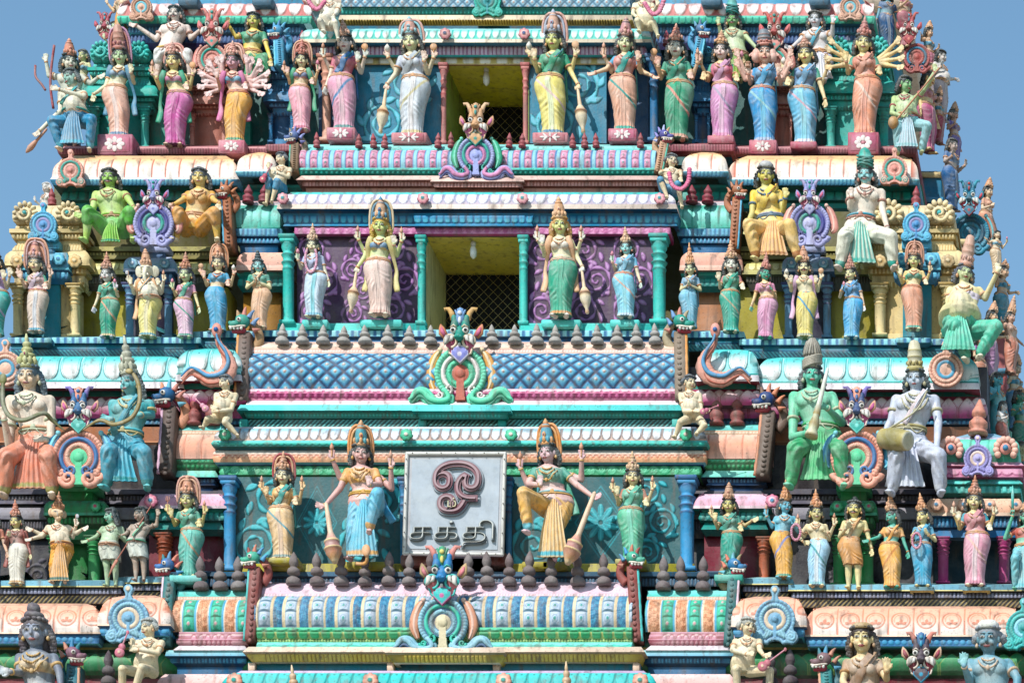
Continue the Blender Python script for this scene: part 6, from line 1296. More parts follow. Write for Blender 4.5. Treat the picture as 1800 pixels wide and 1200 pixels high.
def finish_bodies():
    """remesh the merged limbs into one continuous surface, then paint it"""
    bpy.context.view_layer.update(); dg = bpy.context.evaluated_depsgraph_get()
    for o, p in PEND:
        me = bpy.data.meshes.new_from_object(o.evaluated_get(dg)); n = len(me.vertices); V = np.zeros(n*3, np.float32); me.vertices.foreach_get('co', V); V = V.reshape(-1, 3)/p['SC']
        if 'cloth' in p:
            c, h = p['cloth'], p['hem']; w = np.sin(2*np.pi*(V[:, 2]+.9*np.abs(V[:, 0])+.7*V[:, 1]+.012*np.sin(V[:, 0]*40))/.062)*(.5+.5*np.sin(V[:, 2]*23+V[:, 0]*31))
            Nn = np.zeros(n*3, np.float32); me.vertices.foreach_get('normal', Nn); Nn = Nn.reshape(-1, 3); V2 = V+Nn*(w*.0052)[:, None]; me.vertices.foreach_set('co', (V2*p['SC']).astype(np.float32).ravel())
            C = mix(np.broadcast_to(c, (n, 3)), mix(c, lin('f6f2ea'), .5), .2*sst(.2, 1, w))
            for kn, an in p['LG']:
                kn = np.array([kn[0], -kn[1], kn[2]]); an = np.array([an[0], -an[1], an[2]]); a = an-kn; t = ((V-kn)@a)/a.dot(a); q = np.linalg.norm(V-kn-np.clip(t, 0, 1)[:, None]*a, axis=1); C[(t > .80) & (q < .08)] = h
        else:
            best = np.full(n, 9.0); C = np.zeros((n, 3))
            for p0, p1, r0, r1, col in p['P']:
                a = p1-p0; L2 = a.dot(a)+1e-12; t = np.clip(((V-p0)@a)/L2, 0, 1); d = np.linalg.norm(V-p0-t[:, None]*a, axis=1)-(r0+(r1-r0)*t); m = d < best; best[m] = d[m]; C[m] = col
            Z, RX, RY = p['tor']; zz = np.clip(V[:, 2], Z[0], Z[-1]); rx = np.interp(zz, Z, RX); ry = np.interp(zz, Z, RY); oxv = np.array([p['ox'](z) for z in np.linspace(Z[0], Z[-1], 40)]); oyv = np.array([p['oy'](z) for z in np.linspace(Z[0], Z[-1], 40)])
            zl = np.linspace(Z[0], Z[-1], 40); X = V[:, 0]-np.interp(zz, zl, oxv); Yv = V[:, 1]-np.interp(zz, zl, oyv)
            dt = (np.hypot(X/rx, Yv/ry)-1)*np.minimum(rx, ry)-.002; dt = np.where((V[:, 2] > Z[0]-.02) & (V[:, 2] < Z[-1]), dt, 9)
            if not p['male'] and not p['beast']:
                for q in (-1, 1): dt = np.minimum(dt, np.linalg.norm(V-np.array([p['ox'](.69+p['dz'])+q*.046, -.062, .693+p['dz']]), axis=1)-.042)
            else: dt = np.where((V[:, 1] < -.02) & (np.abs(X) < .11), dt-.03, dt)
            tm = dt < best; zr = V[:, 2]-p['dz']; tcol = np.broadcast_to(p['sk'], (n, 3)).copy(); top = p['top']
            if top in ('blouse', 'shirt', 'sari'): g = (zr > (.645 if top == 'blouse' else .50)) & (zr < .768-.25*np.clip(.06-np.abs(X), 0, 1)*(V[:, 1] < 0)); tcol[g] = p['tc']
            elif top == 'bra':
                g = (zr > .665) & (zr < .716-.2*np.clip(.05-np.abs(np.abs(X)-.046), -.1, .0)*-1) & (zr < .722); tcol[g] = p['tc']; g = (zr > .655) & (zr < .667); tcol[g] = p['tc2']
            C[tm] = tcol[tm]
            # painted face
            L = (V-p['hc'])@p['R']/p['s']; fr_ = (L[:, 1] < -.018) & (np.abs(L[:, 0]) < .07) & (np.abs(L[:, 2]) < .1)
            ek, ez = (.027, .010) if not p['beast'] else (.045, .03)
            if fr_.any():
                x_, z_ = L[:, 0], L[:, 2]; ax = np.abs(x_)
                if not p['beast']:
                    ch = np.exp(-((ax-.032)/.016)**2-((z_+.026)/.016)**2)*fr_; C = mix(C, np.minimum(C*np.array([1.1, .82, .80]), .9), ch*.5)
                e = ((ax-ek)/.0170)**2+((z_-ez)/.0082)**2; C[fr_ & (e < 1.25)] = C[fr_ & (e < 1.25)]*.25+lin('2a2020')*.75; C[fr_ & (e < .75)] = lin('c8c4bc')
                e = ((ax-ek)/.0068)**2+((z_-ez)/.0080)**2; C[fr_ & (e < 1)] = lin('101014')
                br = fr_ & (np.abs(z_-(.031-8*(ax-.030)**2)) < .0034) & (ax > .010) & (ax < .050); C[br] = C[br]*.3+lin('241c20')*.7
                if not p['beast']:
                    lp = fr_ & ((x_/.0215)**2+((z_+.046)/.0085)**2 < 1); C[lp] = p['lips']; C[lp & (np.abs(z_+.046) < .0016)] = p['lips']*.4
                    if p['mous']: C[fr_ & (np.abs(z_-(-.032-6*(ax-.012)**2*0-.30*np.clip(ax-.012, 0, 1))) < .0075) & (ax < .040) & (ax > .001)] = lin('16161a')
                    if p['bindi']: C[fr_ & (x_**2+(z_-.042)**2 < .0058**2)] = lin(p['bindi'])
        if 'cloth' not in p:
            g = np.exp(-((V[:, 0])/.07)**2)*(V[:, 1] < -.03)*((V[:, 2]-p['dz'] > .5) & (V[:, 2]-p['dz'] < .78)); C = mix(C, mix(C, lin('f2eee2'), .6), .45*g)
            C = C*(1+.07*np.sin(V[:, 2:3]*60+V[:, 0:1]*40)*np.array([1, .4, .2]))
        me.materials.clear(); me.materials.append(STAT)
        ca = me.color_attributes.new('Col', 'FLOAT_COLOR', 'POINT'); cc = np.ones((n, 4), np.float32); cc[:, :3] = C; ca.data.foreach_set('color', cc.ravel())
        old = o.data; o.modifiers.clear(); o.data = me; me.name = o.name; bpy.data.meshes.remove(old)
YF = YA-30; YM = YA-52; YS, YN, YB2, YC2, Y3, Y4 = -66, -48, -34, -165, -200, -188
def f(label, x, yf, yh, yc, Y, **k):
    hs = k.setdefault('hs', {YS: 1.18, YN: 1.02, Y3: 1.08, Y4: 1.08}.get(Y, 1.0)); H = (yf-yh)/(.80+.168*hs); k.setdefault('ch', max(.06, (yh-yc)/H)); return figure(label, x, yf, H, Y, **k)
def fs(label, x, yf, ytop, H, Y, **k):
    """seated: ytop = hairline; the pelvis height follows"""
    hs = k.setdefault('hs', 1.0); k['seat'] = (yf-ytop)/H-.33-.168*hs; k.setdefault('ch', .1); return figure(label, x, yf, H, Y, **k)
def unskew(m, each=False):
    if each: m.V = [v+np.stack([-.2*v[:, 1], 0*v[:, 1], .4*v[:, 1]], -1) for v in m.V]; return
    y = float(np.vstack(m.V)[:, 1].mean()); m.V = [v+np.array([-.2*y, 0, .4*y]) for v in m.V]
def prop(info, name, pts_fn, m=STAT):
    b = MB(); pts_fn(b); unskew(b, name == 'snake'); return info['out'](b, name)
def lute(info, root, a, c, b_, col='b8405a', big=.05):
    """guitar-like instrument from body a to neck end b_ (figure units)"""
    m = MB(); a, b_ = np.array(a, float), np.array(b_, float); d = (b_-a)/np.linalg.norm(b_-a)
    m.ell(a, (big, big*.45, big), col, n=14, m=10); m.ell(a+d*big*1.2, (big*.72, big*.4, big*.72), col, n=12, m=9); m.cone(a, b_, big*.18, big*.14, 'd88a9a'); m.ell(b_, (big*.3, big*.2, big*.4), col, noise=.2)
    m.ell(a+np.array([0, -big*.45, 0]), (big*.3, big*.06, big*.3), 'f0c8a8'); unskew(m); info['out'](m, 'guitar')
PE = ('d8a078', 'e8b88c', 'b07858'); PK_ = ('e0a090', 'eab8a4', 'b87868'); GO = ('d8b070', 'e8c890', 'a88040'); MRO = ('b8787a', 'c88a84', '8a4a50')
YF = YA-30; YM = YA-52
# ---------- upper row of standing figures
_, i = fs('big bellied archer in blue dhoti leaping at the left edge of the tower, facing left', 130, 272, 128, 172, YF-30, sk='e4dcc0', sk2='ead8c0', face='a8c0a8', male=True, belly=.14, turn=-.75, tilt=-.15, crown=None, hairl=.7, hair='39424e', arms=((108, 196, 72, 232, .05, .12, 'o'), (150, 172, 108, 160, .12, .22, 'l')),
   skirt='2f8ac4', sk_hem='5ab4e0', legs=((-.20, .16, .30, -.12, .10, .03), (.20, .16, .32, .17, .08, .02)), sash='2f9a80', belt='3aa088', lean=-.02)
prop(i, 'club', lambda b: b.lathe([(.006, 0), (.012, .02), (.014, .16), (.026, .21), (.030, .26), (.016, .31), (.003, .33)], (-.26, -.10, .26), 'c88a6a', 12, (-.66, 0, -.75)))
prop(i, 'bow', lambda b: b.tube(smooth_pts([(-.37, -.2, .90), (-.36, -.22, .78), (-.30, -.22, .70), (-.26, -.22, .64)], 14), .012, '9a4a4a'))
_, i = f('dim crowned archer with a tall red bow behind the leaping archer', 124, 262, 100, 72, YA-8, sk='d8d8c4', male=True, turn=.5, crown='tall', cc=('d08a70', 'd89a80', 'a06050'), arms=('high', 'out'), skirt='2f8ac4', hair='39424e')
prop(i, 'bow', lambda b: b.tube(smooth_pts([(-.16, -.08, 1.08), (-.19, -.08, .85), (-.20, -.08, .65), (-.17, -.08, .42)], 16), .014, '9a3a40'))
f('slim lady in peach skirt with tall dull brown crown reaching toward the leaping archer', 209, 247, 90, 48, YF-14, sk='e8e0b4', face='b8d4a0', top='bra', tc='3a78b0', tc2='3aa090', skirt='f0b8a0', sk_hem='4a80b8', pleat='f4dcd4', crown='cone', cc=('c8907c', 'c07a6a', '8a3a4a'), arms=((187, 152, 165, 168, .04, .08, 'd'), 'abh'), halo='c894b4', shawl='3a7fb0', belt='d8a078', ped=(62, 34, 'b8607a', 'c87088'))
f('four armed goddess in magenta skirt between the peach skirted and the fan armed ladies', 308, 262, 98, 76, YF-10, sk='ecd890', sk2='e8c0a8', top='bra', tc='c05a90', tc2='3aa080', skirt='d06aac', sk_hem='b83a80', pleat='b84090', crown='karanda', cc=PK_, halo='e0988c', arms=('abh', 'var', 'up', 'up'), att=(None, None, 'bud', 'disc'), belt='c88a6a', jew='d09070', shawl='1f9a70')
def fan(B, L):
    for q in (-1, 1):
        for j in range(8):
            a = -.75+j*.30; s0 = np.array([q*.085, .03, .735]); e = s0+np.array([q*(.09+.02*(j % 2))*math.cos(a*.8), .02-.02*(j % 2), .09*math.sin(a)-.04]); w = e+np.array([q*(.10+.03*(j % 2))*math.cos(a+.25), -.05, .11*math.sin(a+.3)]); B.cone(s0, e, .030, .026, 'eab4ac'); B.cone(e, w, .025, .018, 'f0c8c4')
            hand(B, w, (q*math.cos(a+.3), -.1, math.sin(a+.3)), (0, -1, .1), 'f0ccc8', q, .085)
f('many armed goddess with orange skirt, blue bra and a fan of pink arms', 413, 257, 100, 76, YF-12, sk='e4b49c', sk2='f0c8c0', face='d49aa8', top='bra', tc='2f8ac0', tc2='c05a70', skirt='f0b04a', sk_hem='2f9a70', pleat='f0b870', crown='karanda', cc=PK_, halo='e0a088', arms=('abh', 'var'), extra=fan, belt='c87a68', jew='c87a68', ped=(46, 22, 'c87080', 'c86a80'), shawl='d070a0')
f('goddess with pink skirt and four arms before the blue shrine left of centre', 530, 234, 98, 72, YM, sk='e8c08c', sk2='e8b8a8', face='e4dcb0', top='bra', tc='3f4f9c', tc2='b85a60', skirt='f0a8b8', sk_hem='c85a80', pleat='f4c0c8', crown='karanda', cc=('d08070', 'd89080', 'a85a50'), halo='e0b090', arms=('abh', 'var', 'up', 'up'), att=(None, None, 'bud', 'lotus'), shawl='2f9a6a')
f('goddess in rose pink sari with four arms at the left end of the centre bay', 605, 236, 66, 38, YM, sk='ecd8c4', sk2='d8dcd0', face='e8d8d0', top='sari', tc='c85a74', tc2='3a6ab0', skirt='e0a0b8', sk_hem='2f8a80', drape=('4a80c0', -1), crown='karanda', cc=('d8a890', 'e4b8a0', 'b07868'), arms=('down', 'abh', 'up', 'up'), att=(None, None, 'bud', 'disc'), ped=(50, 20, 'c87080', 'b8607a'))
f('grey saried goddess with a cream mace at her side, left of the upper doorway', 725, 246, 63, 34, YM, sk='ecdcb8', face='dcdca0', sk2='ecc8b4', arms=('mace', 'abh', 'up', 'up'), att=('mace', None, 'conch', 'disc'), crown='tall', halo='e0a898', cc=('d8a090', 'a8c0dc', 'e0a898'), top='sari', tc='c8d0e0', tc2='a8b0b8', skirt='ccd2da', sk_hem='d8c890', drape=('d8cc9c', -1), pleat='e8e4e4', sway=.02, ped=(62, 16, 'c87880', 'b8606a'))
f('yellow saried goddess in green blouse with a peach mace, right of the upper doorway', 972, 246, 60, 22, YM, sk='ecd890', face='d8d880', sk2='ecd0a8', arms=('abh', 'mace', 'up', 'up'), att=(None, 'mace', 'conch', 'disc'), crown='tall', halo='e0a898', cc=('d8a890', 'b0b8cc', 'd8a080'), top='sari', tc='1f9a6c', tc2='1f9a6c', skirt='ecdc7c', sk_hem='4a80b8', drape=('e8c8c0', 1), pleat='e4ecc8', sway=-.02, ped=(62, 16, 'c87880', 'b8606a'))
f('peach saried goddess with blue sleeves and outspread arms, right end of the centre bay', 1098, 238, 66, 34, YM, sk='ecc8a0', face='dce0b0', sk2='ecc0a8', arms=('outd', 'abh', 'up', 'outd', ), att=(None, None, 'bud', None), sleeve='4aa0dc', crown='tall', cc=('c8888a', 'd8a090', '4a3f5a'), top='sari', tc='d88a80', tc2='2f9a8a', skirt='eab094', sk_hem='2fae94', drape=('2f9a8a', 1), pleat='eab8a0', jew='d89078', ped=(50, 20, 'b8506a', 'c87088'))
f('green saried goddess standing before the dark blue wall beside the right shrine', 1190, 252, 74, 46, YM, sk='e0b890', face='dcd8c8', sk2='e4a890', top='sari', tc='1f9a74', tc2='1a8a6a', skirt='1f9a6c', sk_hem='d89a80', drape=('d8907c', 1), pleat='1a8f62', crown='karanda', cc=('d8907c', 'e0a890', 'a86a60'), arms=('abh', 'var', 'up', 'up'), att=(None, None, 'disc', 'bud'))
f('mauve pink saried goddess with green sleeves, left of the three headed one', 1270, 250, 80, 57, YF-10, sk='ecc890', face='ecd4cc', top='sari', tc='d8688c', tc2='c890b4', sleeve='1f9a78', skirt='d890c4', sk_hem='d888b0', drape=('a898b4', 1), crown='karanda', cc=PE, arms=('var', 'var', 'up', 'up'), att=(None, None, 'conch', 'lotus'), sway=.015, ped=(46, 12, 'b85068'))
def heads3(B, L):
    for q in (-1, 1):
        c = np.array([q*.075, .0, .905]); B.ell(c, (.052, .06, .07), 'eab4a4'); B.ell(c+np.array([q*.012, -.02, -.03]), (.04, .045, .05), 'eab4a4'); B.cone(c+np.array([q*.05, -.02, .015]), c+np.array([q*.068, -.03, -.015]), .008, .012, 'eab4a4')
        for j in range(2): a = -.2+j*.6; e = np.array([q*.19, -.02, .66+.06*j]); w = e+np.array([q*.06, -.05, .10+.04*j]); B.cone((q*.09, .03, .75), e, .03, .025, 'eab8a4'); B.cone(e, w, .024, .017, 'eab8a4'); hand(B, w, (q*.3, -.1, 1), (0, -1, 0), 'eab8a4', q)
f('three headed goddess in bright blue sari with pink faces', 1344, 258, 84, 56, YF-14, sk='e8b8a0', sk2='ecc0a8', top='sari', tc='2f8ad0', tc2='3f94d4', skirt='3090dc', sk_hem='a8b8d0', drape=('a8c0d8', 1), pleat='6ab4e8', crown='cone', cc=('6a7480', 'd89080', 'c87a70'), arms=('abh', 'abh'), att=('drum', None), extra=heads3, hs=1.1, jew='d88a70', ped=(48, 22, 'c05a70', 'c8707c'))
f('powder blue saried goddess standing right of the three headed one', 1415, 261, 86, 66, YF-10, sk='ecd4a0', face='ecdc94', top='sari', tc='5a7fc0', tc2='6a94cc', sleeve='1f9a78', skirt='7ab0e4', sk_hem='e0e0ec', drape=('d0a8b8', 1), pleat='a8ccec', crown='karanda', cc=('d8a088', 'e4b498', 'a86a5a'), arms=('var', 'down', 'up', 'up'), att=(None, None, 'conch', 'bud'), sway=-.02, ped=(46, 10, 'b85068'))
def fan2(B, L):
    for q in (-1, 1):
        for j in range(4): a = -.35+j*.33; s0 = np.array([q*.09, .03, .74]); e = s0+np.array([q*.10, .0, -.02+.035*j]); w = e+np.array([q*.12*math.cos(a), -.05, .12*math.sin(a)]); B.cone(s0, e, .028, .024, 'eccc90'); B.cone(e, w, .023, .016, 'eccc90'); hand(B, w, (q*math.cos(a), -.2, math.sin(a)+.2), (0, -1, .1), 'eccc98', q)
f('tall goddess in terracotta sari with many spread arms on the right maroon pedestal', 1520, 245, 66, 34, YF-18, sk='ecd094', face='e8dc94', top='sari', tc='dc8468', tc2='e09a80', sleeve='1f9a78', skirt='e89a78', sk_hem='d88a6a', drape=('e8c8b8', 1), pleat='eca088', crown='karanda', cc=('c07a70', 'd08a7c', '9a4a4a'), arms=('abh', 'var'), extra=fan2, jew='d08a68', sway=.02, ped=(54, 36, 'b05068', 'b8607a'))
_, i = fs('green skinned musician with pot belly playing a bow lute at the right edge', 1592, 276, 140, 158, YF-34, sk='b4cc8c', sk2='c8d49c', face='7fb878', male=True, belly=.12, turn=.9, crown=None, hair='1c2430', arms=((1566, 200, 1582, 206, .1, .16, 'r'), (1622, 160, 1640, 128, .1, .16, 'u')), top='bra', skirt='a8c0d8', pleat='c8d4e0', legs=((-.12, .20, .28, -.10, .12, .02), (.22, .18, .30, .16, .10, .02)), jew='b84a50')
prop(i, 'bow_lute', lambda b: (b.cone((-.16, -.22, .36), (.34, -.2, .98), .010, .008, 'c07a50'), b.ell((-.16, -.24, .36), (.06, .05, .07), 'b88a50')))
# ---------- seated pairs at the top
def st(label, x, yf, yt, H, Y, L, R_, kn=.17, **k):
    k.setdefault('legs', ((-kn, .20, .24, -kn*1.15, .14, .02), (kn, .20, .24, kn*1.15, .14, .02))); return fs(label, x, yf, yt, H, Y, arms=(L, R_), **k)
st('moustached giant with white skin seated top left, palm stretched out to the left', 306, 144, 16, 190, 112, (275, 70, 240, 46, .02, .06, 'l'), (336, 68, 356, 52, .0, .06, 'r'), sk='ecd4c8', face='e8dcd0', male=True, mous=True, crown=None, hair='3a4450', skirt='f0f0ec', hem=.28, belt='e8b83a', belly=.04, bw=.92, jew='b8806a', hs=0.78, legs=((-.13, .08, .22, -.15, .06, .02), (.13, .08, .22, .15, .06, .02)))
st('yellow faced lady in green dress seated between the red arch and the blue lion', 445, 146, 28, 170, 112, (415, 66, 402, 44, .02, .06, 'u'), (470, 85, 478, 108, .05, .14, 'd'), sk='e8c84a', face='ccc850', sk2='e8cc90', top='blouse', tc='1f9a68', skirt='1f9a5c', pleat='2fa868', crown=None, hair='28303a', belt='d8a050', hs=0.88, legs=((-.13, .08, .22, -.15, .06, .02), (.13, .08, .22, .15, .06, .02)))
st('green faced moustached giant in a teal turban seated at the top right', 1290, 150, 28, 172, 112, (1268, 66, 1262, 44, .05, .12, 'u'), (1312, 66, 1330, 88, .02, .10, 'r'), sk='b8cc98', face='6fae5a', male=True, mous=True, crown='turban', cc=('2fa090', '1f8a80', '5fc0b0'), ch=.16, skirt='8ab84a', pleat='a0c860', belly=.05, bw=.95, hair='14181c', hs=0.82, legs=((-.07, .05, .22, -.07, .04, .02), (.07, .05, .22, .07, .04, .02)))
st('white skinned bearer with blue shoulder cloth seated between red arch and green dome, top right', 1436, 150, 26, 178, 112, (1408, 70, 1390, 86, .02, .10, 'l'), (1462, 62, 1462, 42, .05, .12, 'u'), sk='e4dcdc', face='d0d4dc', male=True, crown=None, hair='101418', skirt='d8d8ec', pleat='f0f0f4', sash='5ab0dc', bw=.92, belt='d8a078', hs=0.88, legs=((-.07, .05, .22, -.07, .04, .02), (.07, .05, .22, .07, .04, .02)))
# ---------- garland bearers and small seated musicians
def cherub(label, x, yf, yt, H, Y, turn, L, R_, legs, **k):
    k.setdefault('sk', 'ecd8b0'); k.setdefault('hair', '4a525c'); k.setdefault('skirt', None)
    return fs(label, x, yf, yt, H, Y, male=True, turn=turn, crown=None, arms=(L, R_), legs=legs, belly=k.pop('belly', .07), name='cherub_statue', cat='statue', belt=k.pop('belt', None), hairl=.4, **k)
def gbow(info, p, col='d86a90'):
    m = MB(); P = smooth_pts([np.array(q) for q in p], 22)
    for j, q in enumerate(P): m.ell(q, (.034, .03, .030), col, None, 8, 6, .25, j)
    unskew(m, True); info['out'](m, 'garland')
_, i = cherub('cream cherub in a blue skirt with a little pink guitar on the second cornice', 494, 366, 272, 122, 0, -.8, (478, 310, 474, 296, .1, .2, 'u'), (508, 312, 488, 306, .1, .2, 'l'), ((-.16, .22, .36, -.20, .16, .03), (-.04, .24, .34, -.12, .2, .06)), skirt='3a8ac0', hem=.2); lute(i, 0, (-.24, -.3, .40), 0, (-.12, -.28, .62))
_, i = cherub('cream cherub in blue shorts holding a pink garland, right end of the second cornice', 1180, 372, 275, 126, 0, .5, (1160, 305, 1166, 302, .1, .2, 'r'), (1196, 305, 1196, 312, .1, .2, 'd'), ((-.16, .2, .40, -.06, .18, .16), (.08, .22, .34, .14, .18, .03)), skirt='3a8ac0', hem=.3); gbow(i, ((-.04, -.26, .52), (.0, -.3, .36), (.12, -.32, .30), (.22, -.3, .40), (.24, -.26, .58)))
_, i = cherub('yellowish cherub with a pink harp above the left end of the middle cornice', 396, 774, 664, 142, -160, -.8, (380, 722, 384, 716, .1, .22, 'l'), (408, 720, 386, 722, .1, .22, 'l'), ((-.20, .2, .24, -.26, .14, .14), (.02, .26, .20, .17, .20, .04)), belly=.12); lute(i, 0, (-.22, -.28, .40), 0, (-.34, -.26, .52), 'e090a8', .045)
_, i = cherub('yellowish cherub with a pink lyre above the right end of the middle cornice', 1214, 782, 664, 142, -160, .7, (1202, 722, 1218, 722, .1, .22, 'r'), (1232, 722, 1236, 722, .1, .22, 'r'), ((-.14, .26, .26, -.20, .2, .08), (.16, .2, .22, .06, .2, .12)), belly=.1); lute(i, 0, (.14, -.28, .42), 0, (.32, -.26, .50), 'c85a80', .04)
_, i = cherub('grey haired cherub with a pink harp at the bottom left', 262, 1215, 1092, 176, -290, -.75, (238, 1140, 238, 1132, .1, .22, 'u'), (280, 1145, 246, 1138, .12, .22, 'l'), ((-.24, .24, .22, -.26, .14, -.1), (-.04, .28, .24, -.16, .2, -.08)), belly=.08, hair='a8aca8'); lute(i, 0, (-.26, -.3, .42), 0, (-.18, -.3, .62), 'd87088', .05)
_, i = cherub('grey haired cherub with a red curved lute at the bottom right', 1312, 1215, 1090, 176, -290, .6, (1286, 1140, 1310, 1146, .12, .22, 'r'), (1334, 1140, 1340, 1148, .1, .22, 'r'), ((-.12, .28, .22, -.1, .2, -.1), (.22, .24, .20, .2, .2, -.1)), belly=.08, hair='b0b0a8'); lute(i, 0, (.14, -.32, .28), 0, (.36, -.28, .46), 'c06070', .05)
_, i = cherub('ivory cherub with a pink garland at the top centre left beside the diamond roof', 580, 88, -18, 130, YA-70, .4, (566, 20, 560, 10, .1, .18, 'u'), (592, 25, 588, 30, .1, .2, 'd'), ((-.12, .24, .34, -.06, .2, .2), (.08, .22, .32, .12, .18, .1)), sk='f0e8d0', hair='e0c878'); gbow(i, ((-.30, -.2, .95), (-.28, -.26, .66), (-.16, -.3, .52), (-.06, -.28, .62)))
_, i = cherub('ivory cherub with a pink garland at the top centre right beside the diamond roof', 1132, 88, -18, 130, YA-70, .4, (1112, 26, 1120, 34, .1, .2, 'd'), (1148, 24, 1154, 12, .1, .2, 'u'), ((-.10, .24, .34, -.06, .2, .2), (.12, .22, .32, .18, .18, .14)), sk='f0e4bc', hair='c8a060'); gbow(i, ((.0, -.28, .60), (.10, -.3, .46), (.2, -.28, .50), (.28, -.24, .72)))
# ---------- large seated pairs of the second level
YB2 = -34
st('lime green demon with wild black hair and moustache seated left of the lavender arch', 196, 432, 303, 212, YB2, (165, 366, 148, 380, .05, .10, 'l'), (228, 352, 238, 366, .06, .12, 'd'), sk='b8d870', face='98cc50', male=True, mous=True, crown=None, hair='14181e', hairl=1.0, skirt='5ab83a', sk_hem='2f9a70', pleat='a8d868', hem=.25, belt='9ac850', jew='b8885a', bw=1.02, hs=0.85)
st('golden brown lady in yellow wrap seated between a lavender arch and the brown lion', 349, 432, 302, 208, YB2, (322, 352, 306, 362, .05, .12, 'l'), (376, 352, 388, 358, .05, .14, 'd'), sk='e8b850', face='ecd07a', sk2='ecd8b0', top='blouse', tc='e8a838', skirt='e8a038', sk_hem='c87828', hem=.24, crown=None, bun=False, hair='4a525c', belt='c07a30', hs=0.86, kn=.15)
st('golden lady with long black hair and orange skirt seated left of the turbaned king', 1350, 468, 298, 226, YB2, (1322, 375, 1310, 400, .02, .12, 'd'), (1376, 370, 1378, 348, .06, .14, 'u'), sk='d8c868', face='ccc050', sk2='e4d488', top='sari', tc='f0c83a', tc2='f0cc50', skirt='f4c878', sk_hem='b8783a', pleat='f0b884', crown='cap', cc=('b8b8b8', 'c8c8c8', 'a0a0a0'), ch=.05, hair='101418', belt='8a94b0', jew='5a6a8c', legs=((-.16, .20, .28, -.10, .14, .03), (.15, .22, .28, .22, .16, .03)), hs=0.85)
st('pale bare chested king in teal turban and white dhoti seated beside a lavender arch', 1520, 482, 298, 238, YB2, (1494, 366, 1494, 346, .05, .12, 'u'), (1550, 370, 1556, 402, .04, .14, 'd'), sk='eedcc8', face='a8d4cc', sk2='e4c8b8', male=True, mous=True, crown='turban', cc=('1fa088', '178a78', '3fc0a8'), ch=.14, hair='28303a', skirt='f2eeda', sk_hem='2fae94', pleat='2fae98', belt='4a9ac0', jew='b87a68', kn=.17, bw=.96, hs=0.76)
# ---------- standing row of the second level
YS, YN = -66, -48
f('half seen goddess in teal and lilac at the left margin of the second level', -8, 594, 452, 420, YS, sk='e8d8b8', top='sari', tc='a890c0', tc2='a890c0', skirt='3fb0a0', drape=('c8b0d0', 1), arms=('abh', 'abh', 'up', 'up'))
f('goddess in dusty pink sari with flame halo before the left yellow shrine', 64, 588, 455, 424, YS, sk='e8c4a8', sk2='f0c8b4', face='e4cc98', top='sari', tc='dcb4b4', tc2='c8b0c0', sleeve='2f9a74', skirt='dcc4b4', sk_hem='5a9ac0', pleat='d8dce4', crown='tall', halo='e8a888', cc=('e0a088', 'c8a0a0', 'b85a60'), arms=('abh', 'var', 'up', 'up'), att=(None, None, 'bud', 'bud'), belt='b03a4a')
f('small green saried attendant with grey arms left of the elephant headed god', 190, 597, 474, 446, YS, sk='ecd8b0', face='dcdcd8', sk2='d8d0dc', top='sari', tc='1fa07c', tc2='1f9a78', skirt='1fa078', sk_hem='d8c090', drape=('d8a080', 1), pleat='1a9478', crown='karanda', cc=('c88868', 'd89878', '9a6048'), arms=('down', 'abh'), att=(None, 'lotus'), sway=.02, tilt=.06, hair='20262e')
f('ivory elephant headed god with four arms and peach crown', 260, 597, 468, 440, YS-4, sk='ece4c8', face='f0e8cc', sk2='ecdcb8', male=True, belly=.12, elephant=True, crown='tall', cc=('d8a078', 'e0a880', 'b87050'), skirt='ecdc84', sk_hem='5a9ac0', pleat='f0e4b8', sash='eab078', arms=('abh', 'abh', 'up', 'up'), att=(None, None, 'axe', 'bud'), bw=1.1, belt='dc9468', shawl='eab07a')
f('small attendant in pale pink sari right of the elephant headed god', 326, 597, 474, 446, YS, sk='e8d8a0', face='d0dca8', sk2='d8e0b0', top='sari', tc='d890b0', tc2='2f9a7a', skirt='e4b8d0', sk_hem='1f9a7c', drape=('1f9a7c', 1), pleat='ecc8d8', crown='karanda', cc=('c88868', 'd89878', '9a6048'), arms=('abh', 'down'), att=('lotus', None), sway=-.02, hair='3a404c')
f('goddess in sky blue dress with peach flame halo beside the topknotted praying devotee', 383, 586, 455, 428, YS+4, sk='eccca0', face='f0dca8', sk2='eab8a0', top='blouse', tc='3f9ad4', skirt='3f9ad8', sk_hem='7ab8e0', pleat='4aa4dc', crown='tall', halo='eca070', cc=('e0986c', 'e8b088', 'c07050'), arms=('abh', 'var', 'up', 'up'), att=(None, None, 'disc', 'conch'), belt=None, jew='e08a60')
f('praying devotee in peach wrap with blue grey topknot, left of the turquoise column', 456, 580, 460, 440, YS+14, sk='e8dca8', face='b8dcd0', sk2='ece0b8', top='blouse', tc='1f9a7c', skirt='e8b890', pleat='eab894', crown='jata', cc=('3a4858', '4a5868', '2a3848'), ch=.14, hair='3a4858', arms=('nam', 'nam'), belt='e0a880', male=True, sash='e8b890')
GAR = ['e0a0b8', 'e8b8c8', 'd888a8']
f('slim goddess in pale blue with a long pink garland before the left purple panel', 552, 562, 424, 396, YN, sk='ece0c4', face='e0dcb4', sk2='dce0c0', top='sari', tc='b8c4e4', tc2='b8c4e4', skirt='c8dcec', sk_hem='8ab4dc', pleat='9ccce8', crown='karanda', cc=('d8b090', 'e8c4a0', 'b08868'), arms=('abh', 'down'), att=('lotus', None), garl=GAR, hs=.95, sway=.02)
